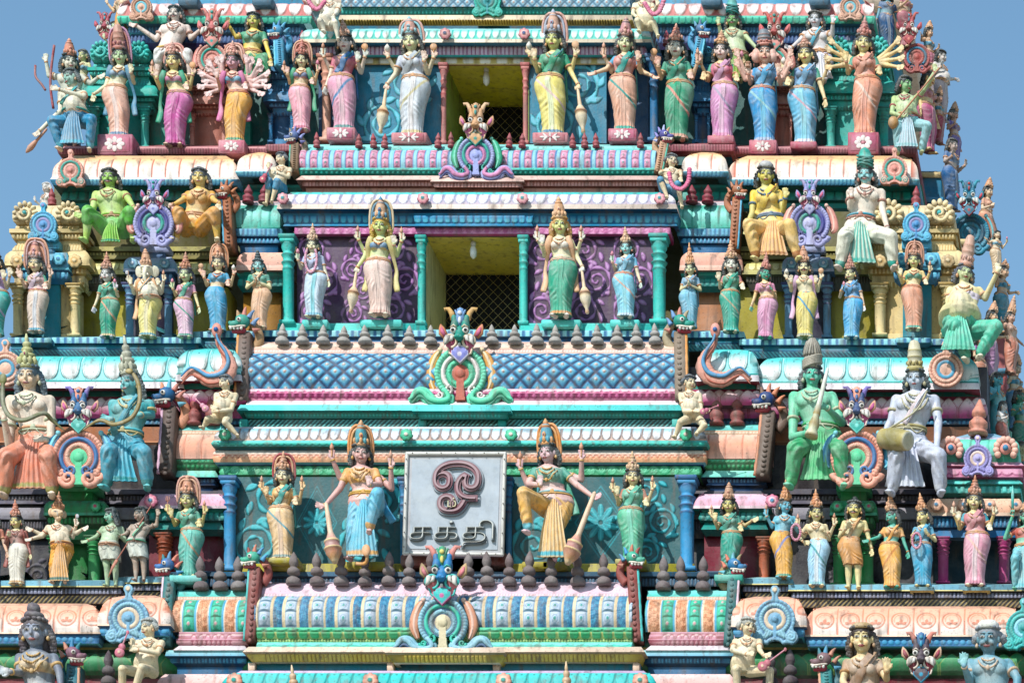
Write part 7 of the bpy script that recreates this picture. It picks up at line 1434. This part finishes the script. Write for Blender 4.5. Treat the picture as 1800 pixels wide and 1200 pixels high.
f('door guardian goddess in pale pink skirt and blue bra, left of the lower doorway', 668, 560, 388, 350, YN-6, sk='dce49c', face='d0dc88', sk2='ece0c8', top='bra', tc='5a80b8', tc2='d8c070', skirt='ecccc0', sk_hem='e4b8a8', pleat='f0d4c8', crown='tall', halo='ecd0a8', cc=('e0b088', '4a80b0', 'c89070'), arms=('mace', 'abh', 'up', 'up'), att=('mace', None, 'bud', 'bud'), hair='d8b050', belt='e4b48c', jew='d89868', shawl='dccc88', sway=-.015)
f('door guardian goddess in emerald skirt with a peach mace, right of the lower doorway', 986, 562, 386, 350, YN-6, sk='ece4b4', face='dce090', sk2='f0e8dc', top='bra', tc='ecdcc8', tc2='e8c8b0', skirt='2fa47c', sk_hem='d89858', pleat='4ab48c', crown='tall', cc=('e0a878', 'e8bc90', 'c08050'), arms=('abh', 'mace', 'up', 'up'), att=(None, 'mace', 'bud', 'bud'), hair='d8a050', belt='ecc8a8', jew='e8b898', shawl='ecb88c', sway=.015)
f('slim goddess in powder blue sari before the right purple panel beside the turquoise column', 1100, 562, 428, 402, YN, sk='ecd8b8', face='b0dcd0', sk2='d0e0d4', top='sari', tc='8ab4e4', tc2='8ab4e4', skirt='a0c8f0', sk_hem='c8dcf0', drape=('e0b8a8', 1), pleat='b8d4f0', crown='karanda', cc=('e0b088', 'e8c49c', 'b8845c'), arms=('abh', 'down'), att=('lotus', None), hs=.95, jew='e8a088', sway=-.02)
f('praying devotee in grey blue shawl with peach crown, right of the turquoise column', 1213, 580, 466, 430, YS+14, sk='dccc98', face='d8dca8', top='sari', tc='8aa0cc', tc2='8aa0cc', skirt='8ab0dc', pleat='94b8e0', crown='karanda', cc=('e0a070', 'e8b080', 'c07848'), arms=('nam', 'nam'), jew='d8884a', belt=None, turn=-.2)
f('emerald saried goddess with pale face and raised palms, right of the praying devotee', 1285, 588, 456, 426, YS, sk='e8d8b8', face='ecead8', top='sari', tc='1f9a74', tc2='1fa07c', sleeve='c0706c', skirt='1fa080', sk_hem='5fc8b0', drape=('b8a888', 1), pleat='3fb89c', crown='karanda', cc=PE, arms=('abh', 'var'), sway=-.01)
f('green skinned lady in a pink blouse and mauve skirt turned to the four armed god', 1346, 598, 474, 446, YS-2, sk='ecc890', sk2='5fb888', face='3fac88', top='blouse', tc='d880a8', skirt='dc9cc0', sk_hem='d88ab0', pleat='d890b4', crown='karanda', cc=('c88070', 'd89080', '9a5a50'), arms=('down', 'hold'), att=(None, 'lotus'), turn=.5, belt='d8a070')
f('four armed god in yellow dhoti with lilac shawl', 1415, 598, 462, 434, YS-6, sk='ecdcac', face='ece0b0', sk2='ecd8b8', male=True, mous=True, skirt='ecd470', sk_hem='a8b0a0', drape=('5a9ad0', 1), pleat='ecdc84', crown='tall', cc=('d89068', 'e4a880', 'b87050'), arms=('abh', 'abh', 'up', 'up'), att=(None, None, 'conch', 'disc'), shawl='d8a8cc', belt='4a94c8', bw=.92, hair='20242c')
f('lady in bright blue with a white hanging arm, right of the four armed god', 1497, 598, 474, 446, YS-2, sk='e8c8a8', face='e4dca0', sk2='e8e4e0', top='sari', tc='2f8ad4', tc2='2f8ad4', skirt='4aa4ec', sk_hem='8ac0ec', pleat='7ab8ec', crown='karanda', cc=('c8806a', 'd89078', '9a5a4a'), arms=('hold', 'down'), att=('lotus', None), turn=-.4, belt='e0b080', hair='141a24')
f('goddess with bare midriff, green bra and salmon skirt before the right yellow shrine', 1606, 584, 450, 424, YS-4, sk='ecd08c', face='d8d894', sk2='f0e0b8', top='bra', tc='1f9a74', tc2='1f9a74', skirt='e8a080', sk_hem='2fae94', pleat='eaa888', crown='karanda', cc=('c88a6a', 'd8987a', '9a5a40'), halo='e0a080', arms=('abh', 'var', 'up', 'up'), att=(None, None, 'bud', 'bud'), belt='dc9470', jew='d89068')
st('big bellied figure in mint dhoti and lilac bra seated at the right corner', 1694, 645, 470, 242, -92, (1666, 530, 1678, 562, .02, .12, 'r'), (1732, 524, 1750, 478, .0, .10, 'u'), sk='ecdca0', sk2='f0e8c8', face='ccd8a4', belly=.20, top='bra', tc='e0d4e0', tc2='e0d4e0', crown='cone', cc=('d8a890', 'd8a088', 'b88070'), ch=.22, turn=.35, tilt=.12, skirt='5fc49c', sk_hem='4fb890', pleat='7fd4b0', hair='4a5260', belt=None, legs=((-.10, .24, .27, .0, .18, .03), (.20, .24, .26, .08, .2, .05)), bw=1.04, hs=.74)
# ---------- large seated pairs of the third level
YC2 = -165
r_, i = st('pale peach snake bearer with long grey hair seated at the far left', 56, 880, 648, 290, YC2, (18, 785, 12, 735, .02, .12, 'u'), (92, 770, 86, 772, .06, .16, 'l'), sk='ecd4bc', face='eccca8', male=True, crown='karanda', cc=('b8b878', 'c8c88c', '8a8a48'), ch=.19, hair='5f6a74', skirt='e89070', sk_hem='a8a050', pleat='dc8468', belt='e8b088', jew='b8c0a0', kn=.125, hairl=1.3, hs=.88)
prop(i, 'snake', lambda b: (b.tube(smooth_pts([(-.15, -.17, .72), (-.145, -.2, .60), (-.10, -.24, .52), (-.01, -.27, .495), (.10, -.22, .535), (.15, -.18, .49), (.22, -.17, .43)], 40), np.interp(np.linspace(0, 1, 40), [0, .1, .8, 1], [.010, .015, .013, .003]), '6e7048', n=8), b.ell((-.15, -.17, .74), (.024, .012, .035), '7a7a48')))
r_, i = st('sky blue snake bearer with heavy ornaments turned left, seated right of the snake arch', 228, 866, 660, 268, YC2, (205, 770, 202, 735, .04, .18, 'l'), (266, 730, 252, 728, .0, .16, 'l'), sk='4aa8bc', face='62b0c4', sk2='52b0c4', male=True, turn=-.5, crown='karanda', cc=('b0b098', 'c8c8b0', '7a7a68'), ch=.24, hair='3a4450', skirt='3fa0b0', sk_hem='2f8898', pleat='64bcc8', belt='5ab8d8', jew='c8b880', kn=.115, hairl=1.3, sash='3a94b8', hs=.86)
prop(i, 'snake', lambda b: (b.tube(smooth_pts([(.04, -.20, .79), (.08, -.22, .72), (.09, -.24, .60), (.04, -.25, .50), (-.07, -.24, .455), (-.15, -.22, .48), (-.20, -.22, .47), (-.31, -.2, .40)], 40), np.interp(np.linspace(0, 1, 40), [0, .1, .8, 1], [.010, .015, .013, .003]), '8f7c44', n=8), b.ell((.02, -.21, .80), (.026, .012, .018), 'a89048')))
r_, i = st('sea green piper with piled grey turban playing a horn', 1432, 864, 648, 280, YC2, (1392, 768, 1418, 758, .06, .22, 'u'), (1478, 742, 1448, 715, .06, .22, 'l'), sk='7ccc9c', face='5fc09c', male=True, crown='wrap', cc=('b8b0a0', 'a8a090', '8a8478'), ch=.17, hair='28343a', skirt='3fa868', sk_hem='7ad088', pleat='6fc880', belt='4ab86a', jew='b8c0a0', kn=.14, turn=.15, nod=.1, hs=.78)
prop(i, 'horn', lambda b: b.lathe([(.042, 0), (.040, .02), (.028, .05), (.034, .08), (.020, .14), (.024, .15), (.016, .22), (.012, .40), (.008, .46)], (-.045, -.30, .345), ['b8a878', 'd8d0b0', 'c8c8a0', 'a89050', 'c8c8a8', 'a89050', 'd8dcc8', 'e8e8dc', 'e8e8dc'], 16, (.22, .12, 1)))
r_, i = st('silver grey drummer with tall ivory crown and long necklaces', 1606, 876, 654, 282, YC2, (1566, 740, 1546, 768, .02, .10, 'l'), (1648, 740, 1640, 790, .04, .18, 'd'), sk='c8ccdc', face='b8c8d8', male=True, crown='cone', cc=('d8d0b0', 'b8a860', '8a7a3a'), ch=.18, hair='3a4250', skirt='c4cadc', sk_hem='d8dce8', pleat='d0d4e8', belt='b8a868', jew='b8b08a', sash='dcc8cc', kn=.13, turn=-.12, neck=2, hs=.76)
prop(i, 'drum', lambda b: (b.lathe([(.052, -.11), (.060, -.10), (.060, -.085), (.072, 0), (.060, .085), (.060, .10), (.052, .11), (.03, .108)], (-.14, -.24, .37), ['e8e4d0', 'b8a868', 'b8a868', '8a8040', 'a89a58', 'b8a868', 'dcd8c0', 'c8c0a0'], 20, (.75, -.5, -.25)), b.tube(smooth_pts([(-.2, -.25, .42), (-.02, -.2, .56), (.05, -.16, .70)], 14), .006, 'b8b08a')))
# ---------- standing row of the third level
Y3, Y4 = -200, -188
f('half seen brown figure at the left margin of the third level', -14, 1030, 905, 880, Y3, sk='e0b090', male=True, skirt='3a5a9c', top='blouse', tc='c87a60')
f('man in a long maroon coat over white dhoti at the left end of a row', 30, 1030, 908, 880, Y3, sk='e0cc98', face='dccc80', sk2='e0d8a8', male=True, top='shirt', tc='9a4a40', skirt='e8e0d0', sk_hem='c89a60', arms=('chest', 'down'), crown='karanda', cc=('d08870', 'dc9c80', 'a86050'), belt=None, jew='a05040', shawl='98463c')
f('boar headed god in an orange dhoti walking to the right with many arms', 104, 1030, 896, 866, Y3, sk='ecd8b8', face='ecc8a0', sk2='ecdcc8', male=True, boar=True, turn=.55, belly=.10, crown='karanda', cc=('d08858', 'dc9868', 'a86038'), skirt='e8a43c', sk_hem='3f6a5a', arms=('outd', 'out', 'out', 'up'), att=(None, None, None, 'axe'), legs=((-.07, .06, .26, -.08, .02, .035), (.07, .06, .26, .08, .02, .035)), seat=.47, bw=1.1, belt='d89850', jew='c87850')
f('pale green man with long black curls facing left, with a staff', 196, 1032, 898, 890, Y3, sk='a8c49c', face='9cc4a0', male=True, turn=-1.2, crown=None, hairl=1.4, hair='28323c', belly=.08, arms=('outd', 'hold'), bare=True, skirt='d8dccc', hem=.34, jew='b88868', belt='c89878', tilt=-.05)
_, i = f('grey brown man holding a long spear overhead, facing left', 246, 1022, 896, 890, Y3, sk='b09a88', face='a08a78', male=True, turn=-.9, crown=None, hair='2a3038', belly=.08, arms=('outd', 'high'), bare=True, skirt='d8dcd0', hem=.32, sash='5fae80', belt='5fae80', jew='8a6a58')
prop(i, 'spear', lambda b: (b.cone((-.30, -.10, .30), (.16, -.06, 1.06), .008, .008, 'b0604a'), b.tube([(-.30, -.10, .30), (-.36, -.10, .20), (-.42, -.1, .06)], [.022, .02, .003], 'c87a60', flat=.4)))
f('goddess in sea green sari with four arms before the pink left cornice', 332, 1018, 868, 838, Y4, sk='dccc80', face='d4cc78', sk2='e0cc8c', top='sari', tc='5fae8c', tc2='3fa07c', skirt='5fb49c', sk_hem='4fa890', drape=('c89870', 1), pleat='8ad0b8', crown='tall', halo='e0a898', cc=('dc9a78', 'e4b090', 'b87858'), arms=('abh', 'var', 'up', 'up'), att=(None, None, 'trident', 'bud'), ped=(56, 10, '7fc8b8'))
f('peach saried goddess with red halo before the left teal panel', 497, 988, 826, 796, YC-50, sk='ecc894', face='ecdcb0', top='sari', tc='ecb86c', tc2='3fa090', sleeve='2f9a8a', skirt='ecc490', sk_hem='8a9a90', drape=('6a9a9c', 1), pleat='ecccb0', crown='karanda', halo='b03a44', cc=('d89870', 'e4ac84', 'b06a4c'), arms=('abh', 'var', 'up', 'up'), att=(None, None, 'bud', 'bud'), sway=.012, ped=(66, 8, 'a89a2c'))
DL = dict(seat=.47)
_, i = figure('large dancing goddess in blue dhoti with a snake at her foot, left of the sign', 636, 992, 216, YC-66, sk='e0a8a0', face='dcb0a8', sk2='e8b8b4', top='blouse', tc='ecac64', tc2='ecac64', skirt='7ab8e8', sk_hem='e8b46c', pleat='8ac4ec', crown='tall', ch=.20, halo='e89a54', cc=('3a9ca0', 'e0a060', 'c87a40'), hs=.92, turn=.25, arms=((598, 858, 572, 888, .02, .10, 'l'), (668, 850, 650, 850, .06, .20, 'u'), (598, 840, 585, 806, .0, .08, 'u'), (688, 858, 688, 820, .0, .08, 'u')),
   att=(None, None, 'bud', 'bud'), bw=1.12, legs=((-.07, .06, .27, -.09, .02, .03), (.14, .30, .56, .07, .24, .26)), belt='d8b048', jew='d8a040', hair='1c2430', neck=2, lean=.02, **DL)
prop(i, 'mace', lambda b: b.lathe([(.02, 0), (.028, .02), (.040, .04), (.062, .08), (.066, .11), (.072, .115), (.072, .125), (.062, .13), (.060, .17), (.064, .175), (.064, .185), (.045, .20), (.030, .235), (.022, .26), (.020, .38), (.015, .50), (.004, .51)], (-.205, -.18, .02), ['e4c090', 'e4c090', 'd8a068', 'c88868', 'c88868', 'ecc890', 'ecc890', 'b88078', 'b88078', 'ecc890', 'ecc890', 'c89080', 'd8a088', 'eac8a8', 'eac8a8', 'eac8a8', 'eac8a8'], 20, (-.16, .06, .97)))
prop(i, 'snake', lambda b: (b.ell((.045, -.22, .13), (.036, .018, .05), 'e8a870'), b.tube(smooth_pts([(.045, -.22, .14), (.05, -.2, .05), (.02, -.18, .02), (-.04, -.16, .02)], 14), .014, 'd8984a')))
prop(i, 'scarf', lambda b: b.tube(smooth_pts([(.12, .0, .66), (.16, .0, .54), (.20, -.02, .44), (.26, -.03, .34)], 16), np.linspace(.02, .035, 16), '3a90c8', nrm=(0, -1, 0), flat=.3))
_, i = figure('large dancing goddess in orange dhoti with a long mace, right of the sign', 968, 994, 220, YC-66, sk='e0b0a8', face='dcb8bc', sk2='ecbcc0', top='blouse', tc='2f9a7c', tc2='2f9a7c', skirt='f0b860', sk_hem='5ab0d0', pleat='eccc98', crown='tall', ch=.20, halo='e8984c', cc=('4a9ac0', 'e0a060', 'c87a40'), hs=.92, turn=-.25, arms=((930, 850, 950, 850, .06, .20, 'u'), (1012, 850, 1042, 872, .02, .10, 'r'), (930, 858, 915, 822, .0, .08, 'u'), (1022, 842, 1022, 806, .0, .08, 'u')),
   att=(None, None, 'bud', 'bud'), bw=1.12, legs=((-.22, .28, .56, -.18, .24, .26), (.05, .06, .27, .03, .02, .03)), belt='a8c0dc', jew='d8a860', hair='1a2c38', neck=2, lean=-.02, **DL)
prop(i, 'mace', lambda b: b.lathe([(.02, 0), (.028, .02), (.040, .04), (.062, .08), (.066, .11), (.072, .115), (.072, .125), (.062, .13), (.060, .17), (.064, .175), (.064, .185), (.045, .20), (.030, .235), (.022, .26), (.020, .48), (.015, .62), (.004, .63)], (.13, -.20, .02), ['e4c090', 'e4c090', 'd8a068', 'c88868', 'c88868', 'ecc890', 'ecc890', 'b88078', 'b88078', 'ecc890', 'ecc890', 'c89080', 'd8a088', 'eac8a8', 'eac8a8', 'eac8a8', 'eac8a8'], 20, (.34, .06, .93)))
prop(i, 'scarf', lambda b: (b.tube(smooth_pts([(.12, .02, .70), (.15, .02, .58), (.19, .0, .48), (.21, -.02, .40)], 16), np.linspace(.02, .032, 16), '2f9a78', nrm=(0, -1, 0), flat=.3)))
prop(i, 'scarf', lambda b: b.tube(smooth_pts([(-.12, .02, .68), (-.13, .02, .6), (-.11, .0, .52)], 10), .018, '1f8a6a', flat=.4))
f('mint green saried goddess with rust sleeves before the right teal panel', 1112, 990, 828, 796, YC-50, sk='ecd8a0', face='ecd89c', sk2='ecdca8', top='sari', tc='6fbc98', tc2='5fb490', sleeve='c07a60', skirt='5fba8c', sk_hem='8ad0a8', pleat='9cdcb8', crown='karanda', cc=('d8b088', 'e4c098', 'a88058'), arms=('abh', 'var', 'up', 'up'), att=(None, None, 'bud', 'bud'), ped=(54, 8, 'a89a2c'))
f('deep green saried goddess with brown crown before the right maroon recess', 1283, 1016, 878, 850, Y4, sk='d8c088', face='d8cc80', sk2='ecd8a0', top='sari', tc='1f9478', tc2='1f9478', skirt='1f9478', sk_hem='3fb094', drape=('3fb094', 1), pleat='3aa88c', crown='tall', cc=('c09070', 'd0a080', '906048'), arms=('abh', 'var', 'up', 'out'), att=(None, None, 'bud', None), ped=(50, 10, '3fa890'))
_, i = f('blue skinned god in orange dhoti carrying a pink garland ring', 1378, 1020, 880, 843, Y3+4, sk='6ab4e0', face='5ab0dc', male=True, turn=.5, skirt='f0b048', sk_hem='3f9a78', drape=('8a94cc', -1), pleat='f0b860', crown='karanda', cc=('d89058', 'e0a068', 'b06838'), arms=('up', 'hold'), att=('bud', None), garl=None, belt='7a90cc', bw=.9)
prop(i, 'garland', lambda b: [b.ell((0.13+.055*math.cos(t), -.19, 0.6+.095*math.sin(t)), (.017, .015, .017), ('d890a8', 'c87890')[int(t*4) % 2], None, 8, 6, .25, t) for t in np.linspace(0, 6.28, 26)])
f('god in pale blue dhoti pouring with an open hand toward the bare legged man', 1436, 1034, 892, 862, Y3, sk='ecd8a8', face='dcd08c', male=True, turn=.25, skirt='c4dcec', sk_hem='a0c4dc', drape=('3fa0a0', 1), pleat='e4ecf0', crown='karanda', cc=('d89060', 'e4a878', 'b07048'), arms=('hip', 'hold', 'up', 'up'), att=(None, None, 'bud', 'bud'), belt='d8a840', sway=.02, bw=.92)
f('bare legged moustached man in tiger brown cloth holding a small pot', 1500, 1036, 884, 870, Y3, sk='ecdca0', face='e4d480', male=True, mous=True, crown='jata', cc=('28303c', '38404c', '1a2028'), ch=.06, hair='20282f', arms=('chest', 'down'), att=('pot', None), bare=True, skirt='d89a54', hem=.27, top='bra', sash='d8a868', belt='c87848', bw=.95)
f('bride in orange sari with green skin reaching left', 1568, 1036, 898, 868, Y3, sk='3fae90', face='3fae90', turn=-.9, top='blouse', tc='eca850', skirt='f4b458', sk_hem='eca040', drape=('d88a40', -1), pleat='f4bc70', crown='karanda', cc=('d89868', 'e0a878', 'b07048'), arms=('outd', 'down'), sash='eca850', jew='e0a060')
_, i = f('attendant in blue sari holding a pink garland, right of the orange bride', 1622, 1034, 898, 868, Y3, sk='ecdc9c', face='e4d48c', turn=-.5, top='sari', tc='3f98cc', tc2='3f98cc', skirt='4aa0d8', sk_hem='3a8cc0', pleat='5aace0', crown='karanda', cc=('d89868', 'e0a878', 'b07048'), arms=('hold', 'chest'), att=(None, None), garl=None, sway=-.01)
prop(i, 'garland', lambda b: [b.ell((-0.1+.055*math.cos(t), -.19, 0.62+.095*math.sin(t)), (.017, .015, .017), ('d890a8', 'c87890')[int(t*4) % 2], None, 8, 6, .25, t) for t in np.linspace(0, 6.28, 26)])
f('goddess in dusty rose sari with ornate crown before the dark blue recess at the right', 1714, 1034, 870, 838, Y3-2, sk='ecd08c', face='ecdc98', sk2='ece0c0', top='sari', tc='d07a84', tc2='d08a90', sleeve='2f94b8', skirt='e09cb0', sk_hem='d08aa0', drape=('e4b4a8', 1), pleat='ecd4d8', crown='karanda', cc=('c88060', 'd89470', '98583c'), arms=('abh', 'var', 'up', 'up'), att=(None, None, 'bud', 'bud'), sway=.015)
f('green skinned warrior in pale blue trousers raising a teal sword at the right margin', 1803, 1042, 900, 880, Y3-6, sk='5fb890', face='5fb890', male=True, top='blouse', tc='b8402c', skirt='8ac0dc', crown='tall', arms=((1766, 945, 1778, 905, .04, .10, 'u'), 'down'), att=('sword', None), legs=((-.16, .22, .40, -.14, .10, .04), (.1, .1, .26, .1, .0, .03)), seat=.47)
# ---------- bottom row, cut by the picture's lower edge
YD2 = -330
st('blue grey skinned lady with topknot and gold bands seated at the bottom left, open palm', 66, 1345, 1092, 300, YD2, (38, 1180, 28, 1174, .06, .2, 'l'), (106, 1180, 112, 1210, .04, .1, 'd'), sk='6f7888', face='8a94a8', sk2='c8ccd0', top='bra', tc='c8a878', tc2='c8a878', crown=None, bun=True, hair='5a5058', jew='d0a868', skirt='b88a60', hairl=1.1, neck=2)
st('brown robed lady with tiara and swept back hair seated at the bottom, hand raised', 1518, 1345, 1106, 275, YD2, (1480, 1195, 1500, 1230, .06, .2, 'r'), (1556, 1190, 1552, 1172, .08, .22, 'u'), sk='e0c490', face='ecd49c', top='sari', tc='b8987a', tc2='a88468', sleeve='b8987a', crown='cap', ch=.035, cc=('b89a6a', 'c8aa7a', '8a6a40'), hair='3a2c28', skirt='b8947a', jew='b88a58')
st('blue skinned man with white cap and moustache seated at the bottom right, palm raised', 1740, 1345, 1106, 282, YD2, (1702, 1195, 1688, 1165, .06, .18, 'u'), (1786, 1190, 1780, 1230, .06, .12, 'd'), sk='7a98b8', face='6f8aa8', sk2='a8c4d8', male=True, mous=True, crown='cap', ch=.05, cc=('e4e4dc', 'd8d8d0', 'c0c0b8'), hair='8a929c', hairl=.3, skirt='c8c8d0', jew='d0b090')
for x, y in ((519, 1172), (1001, 1166)):
    f('goddess below the bottom cornice, only her crown showing, %s of the centre arch' % ('left' if x < 700 else 'right'), x, 1425, 1232, y, -300, sk='e4c898', top='sari', tc='c87a80' if x < 700 else '4a90b8', skirt='d89a80' if x < 700 else '5ab090', cc=('d8b088', 'e8c498', 'a88058'), crown='karanda', arms=('abh', 'var'))
# ---------- the right flank, seen edge on, and the left edge
def flank(label, x, yf, yh, yc, Y, **k): k.setdefault('yaw', 1.1); k.setdefault('group', 'statues on the right flank of the tower'); return f(label, x, yf, yh, yc, Y, **k)
flank('pale drummer with black hair at the skyline on the right flank', 1652, 215, 92, 82, 330, sk='dcd4cc', male=True, crown=None, belly=.1, skirt='c8b8c0', arms=('abh', 'out'))
flank('slim figure in deep rose skirt behind the green musician on the right flank', 1630, 270, 130, 110, 250, sk='ecc888', skirt='c85a84', top='blouse', tc='c8586a')
flank('red and gold armed figure below the drummer on the right flank', 1650, 255, 168, 152, 300, sk='d09a80', skirt='a83a48', crown='tall', arms=('out', 'out'))
flank('blue robed figure with black hair standing against the sky above the blue lion arch', 1672, 372, 248, 240, 260, sk='b8a094', male=True, crown=None, top='blouse', tc='1f5fa8', skirt='1f5fa8', arms=('abh', 'abh'), hairl=1.3)
flank('seated lady holding up a red bud against the sky at the right', 1752, 484, 408, 400, 100, sk='ecd0a8', skirt='e8c8a0', crown=None, arms=('out', 'up'), att=(None, 'lotus'), yaw=.6)
flank('lady in lilac skirt and green sleeves edge on at the right flank', 1742, 668, 548, 528, 60, sk='e0b890', top='blouse', tc='1f8a78', skirt='b88ab0', arms=('down', 'out'))
flank('dark haired figure with outstretched hands low on the right flank', 1776, 660, 552, 520, 200, sk='d8a890', male=True, skirt='c87a60', arms=('out', 'outd'), crown='tall')
flank('brown crowned figure with a lotus high on the right flank', 1762, 590, 470, 455, 260, sk='d8b088', skirt='3a8ab0', arms=('up', 'out'), att=('lotus', None), crown='karanda')
flank('blue skinned seated giant half hidden behind the right corner', 1752, 800, 660, 640, 40, sk='5ab0d0', male=True, crown=None, skirt='4aa0b8', hairl=1.3, arms=('abh', 'hip'))
flank('small white faced figure beside the orange finial on the right flank', 1762, 800, 708, 700, -20, sk='e4e0dc', male=True, crown=None, skirt='c05a48', arms=('chest', 'down'))
flank('dark green clad figure at the right margin of the third level', 1792, 820, 690, 680, 160, sk='2f8a6c', skirt='1f7a5c', crown='tall', arms=('abh', 'down'))
flank('maroon woman on the skyline behind the top right lion', 1592, 88, -20, -36, 200, sk='d8b088', skirt='a83a50', top='blouse', tc='a83a50', arms=('abh', 'hip'))
flank('dark blue clad man at the top right corner of the tower', 1560, 90, -14, -24, 190, sk='5a8aa8', male=True, skirt='1f4f8a', top='blouse', tc='1f4f8a', crown=None, yaw=.5)
flank('thin pale guardian holding a tall lotus low on the skyline, right flank', 1784, 760, 640, 622, 330, sk='dcc8a8', skirt='4a7fb8', arms=('up', 'down'), att=('lotus', None))
flank('terracotta skirted attendant squeezed between the lilac lady and the corner', 1722, 700, 590, 570, 30, sk='e0b890', skirt='c88060', top='blouse', tc='8a5a9c', arms=('chest', 'down'))
flank('olive skinned figure with braided hair and teal wrap at the right margin', 1795, 900, 780, 765, 60, sk='b0b080', skirt='2f9a90', crown=None, arms=('abh', 'out'))
flank('peach robed guardian edge on above the cream shrine roof, right flank', 1735, 440, 330, 312, 300, sk='e4c4a0', skirt='e0a080', top='blouse', tc='e0a080', arms=('hold', 'down'))
flank('violet robed attendant behind the pot bellied musician on the right flank', 1676, 300, 196, 180, 420, sk='d8a890', skirt='7a5aa8', top='blouse', tc='7a5aa8', arms=('abh', 'down'))
flank('small crowned guard with rose skirt near the top of the right flank', 1632, 150, 52, 38, 330, sk='e0b088', skirt='c86a80', arms=('out', 'abh'))
lion_mask(1598, 52, 36, 196, 'a83a44', 'b85048', ('c85060', 'e0c0b0'), ('b84a48', '3a9ac0'), 'b84a48', ('a83a44', 'd88070')); big_arch(1612, 104, 24, 205, ['b85a58', '2f80b0', 'c06a60', 'b05048', '7a2f38'], None, wings=None, wave=False)
lion_mask(1704, 350, 40, 150, '1f6a90', '2f8ab0', ('c03a50', 'b8dce8'), ('1f7098', 'a83a40'), '2f86a8', ('1f6a90', 'a83a40')); big_arch(1706, 412, 34, 170, ['2f86b0', '1a4f70', '2a7aa0', '1f6a90', '174a68'], None, wings=('a8705a', '7ab0c8'), wave=False)
lion_mask(186, 48, 32, 200, 'a83a50', 'b84a58', ('c85060', 'e0c0b0'), ('b84a58', '3a9ac0'), 'b84a58', ('a83a50', 'd88070'))
f('pale green faced lady looking out above the left green dome', 204, 140, 42, 34, 190, sk='d8dcb0', face='c8dcb0', crown=None, skirt='2f9a78', arms=('abh', 'down'), yaw=-.3)
f('half seen bearer with a bow at the top left corner of the tower', 214, 88, -20, -30, 170, sk='ecc8a0', male=True, skirt='e8a040', crown=None, arms=('up', 'chest'), yaw=-.5)
f('shadowed lady with short black hair behind the crowned archer at the left edge', 146, 200, 92, 82, 190, sk='d8d090', face='ccc878', crown=None, skirt='3aa088', arms=('chest', 'down'), yaw=-.4)
f('white haired bearer half hidden at the left edge of the second level', 82, 420, 325, 318, 60, sk='e8e0d8', male=True, crown=None, hair='dcdcdc', skirt='7ab0d8', arms=('abh', 'down'), yaw=-.6)
finish_bodies()
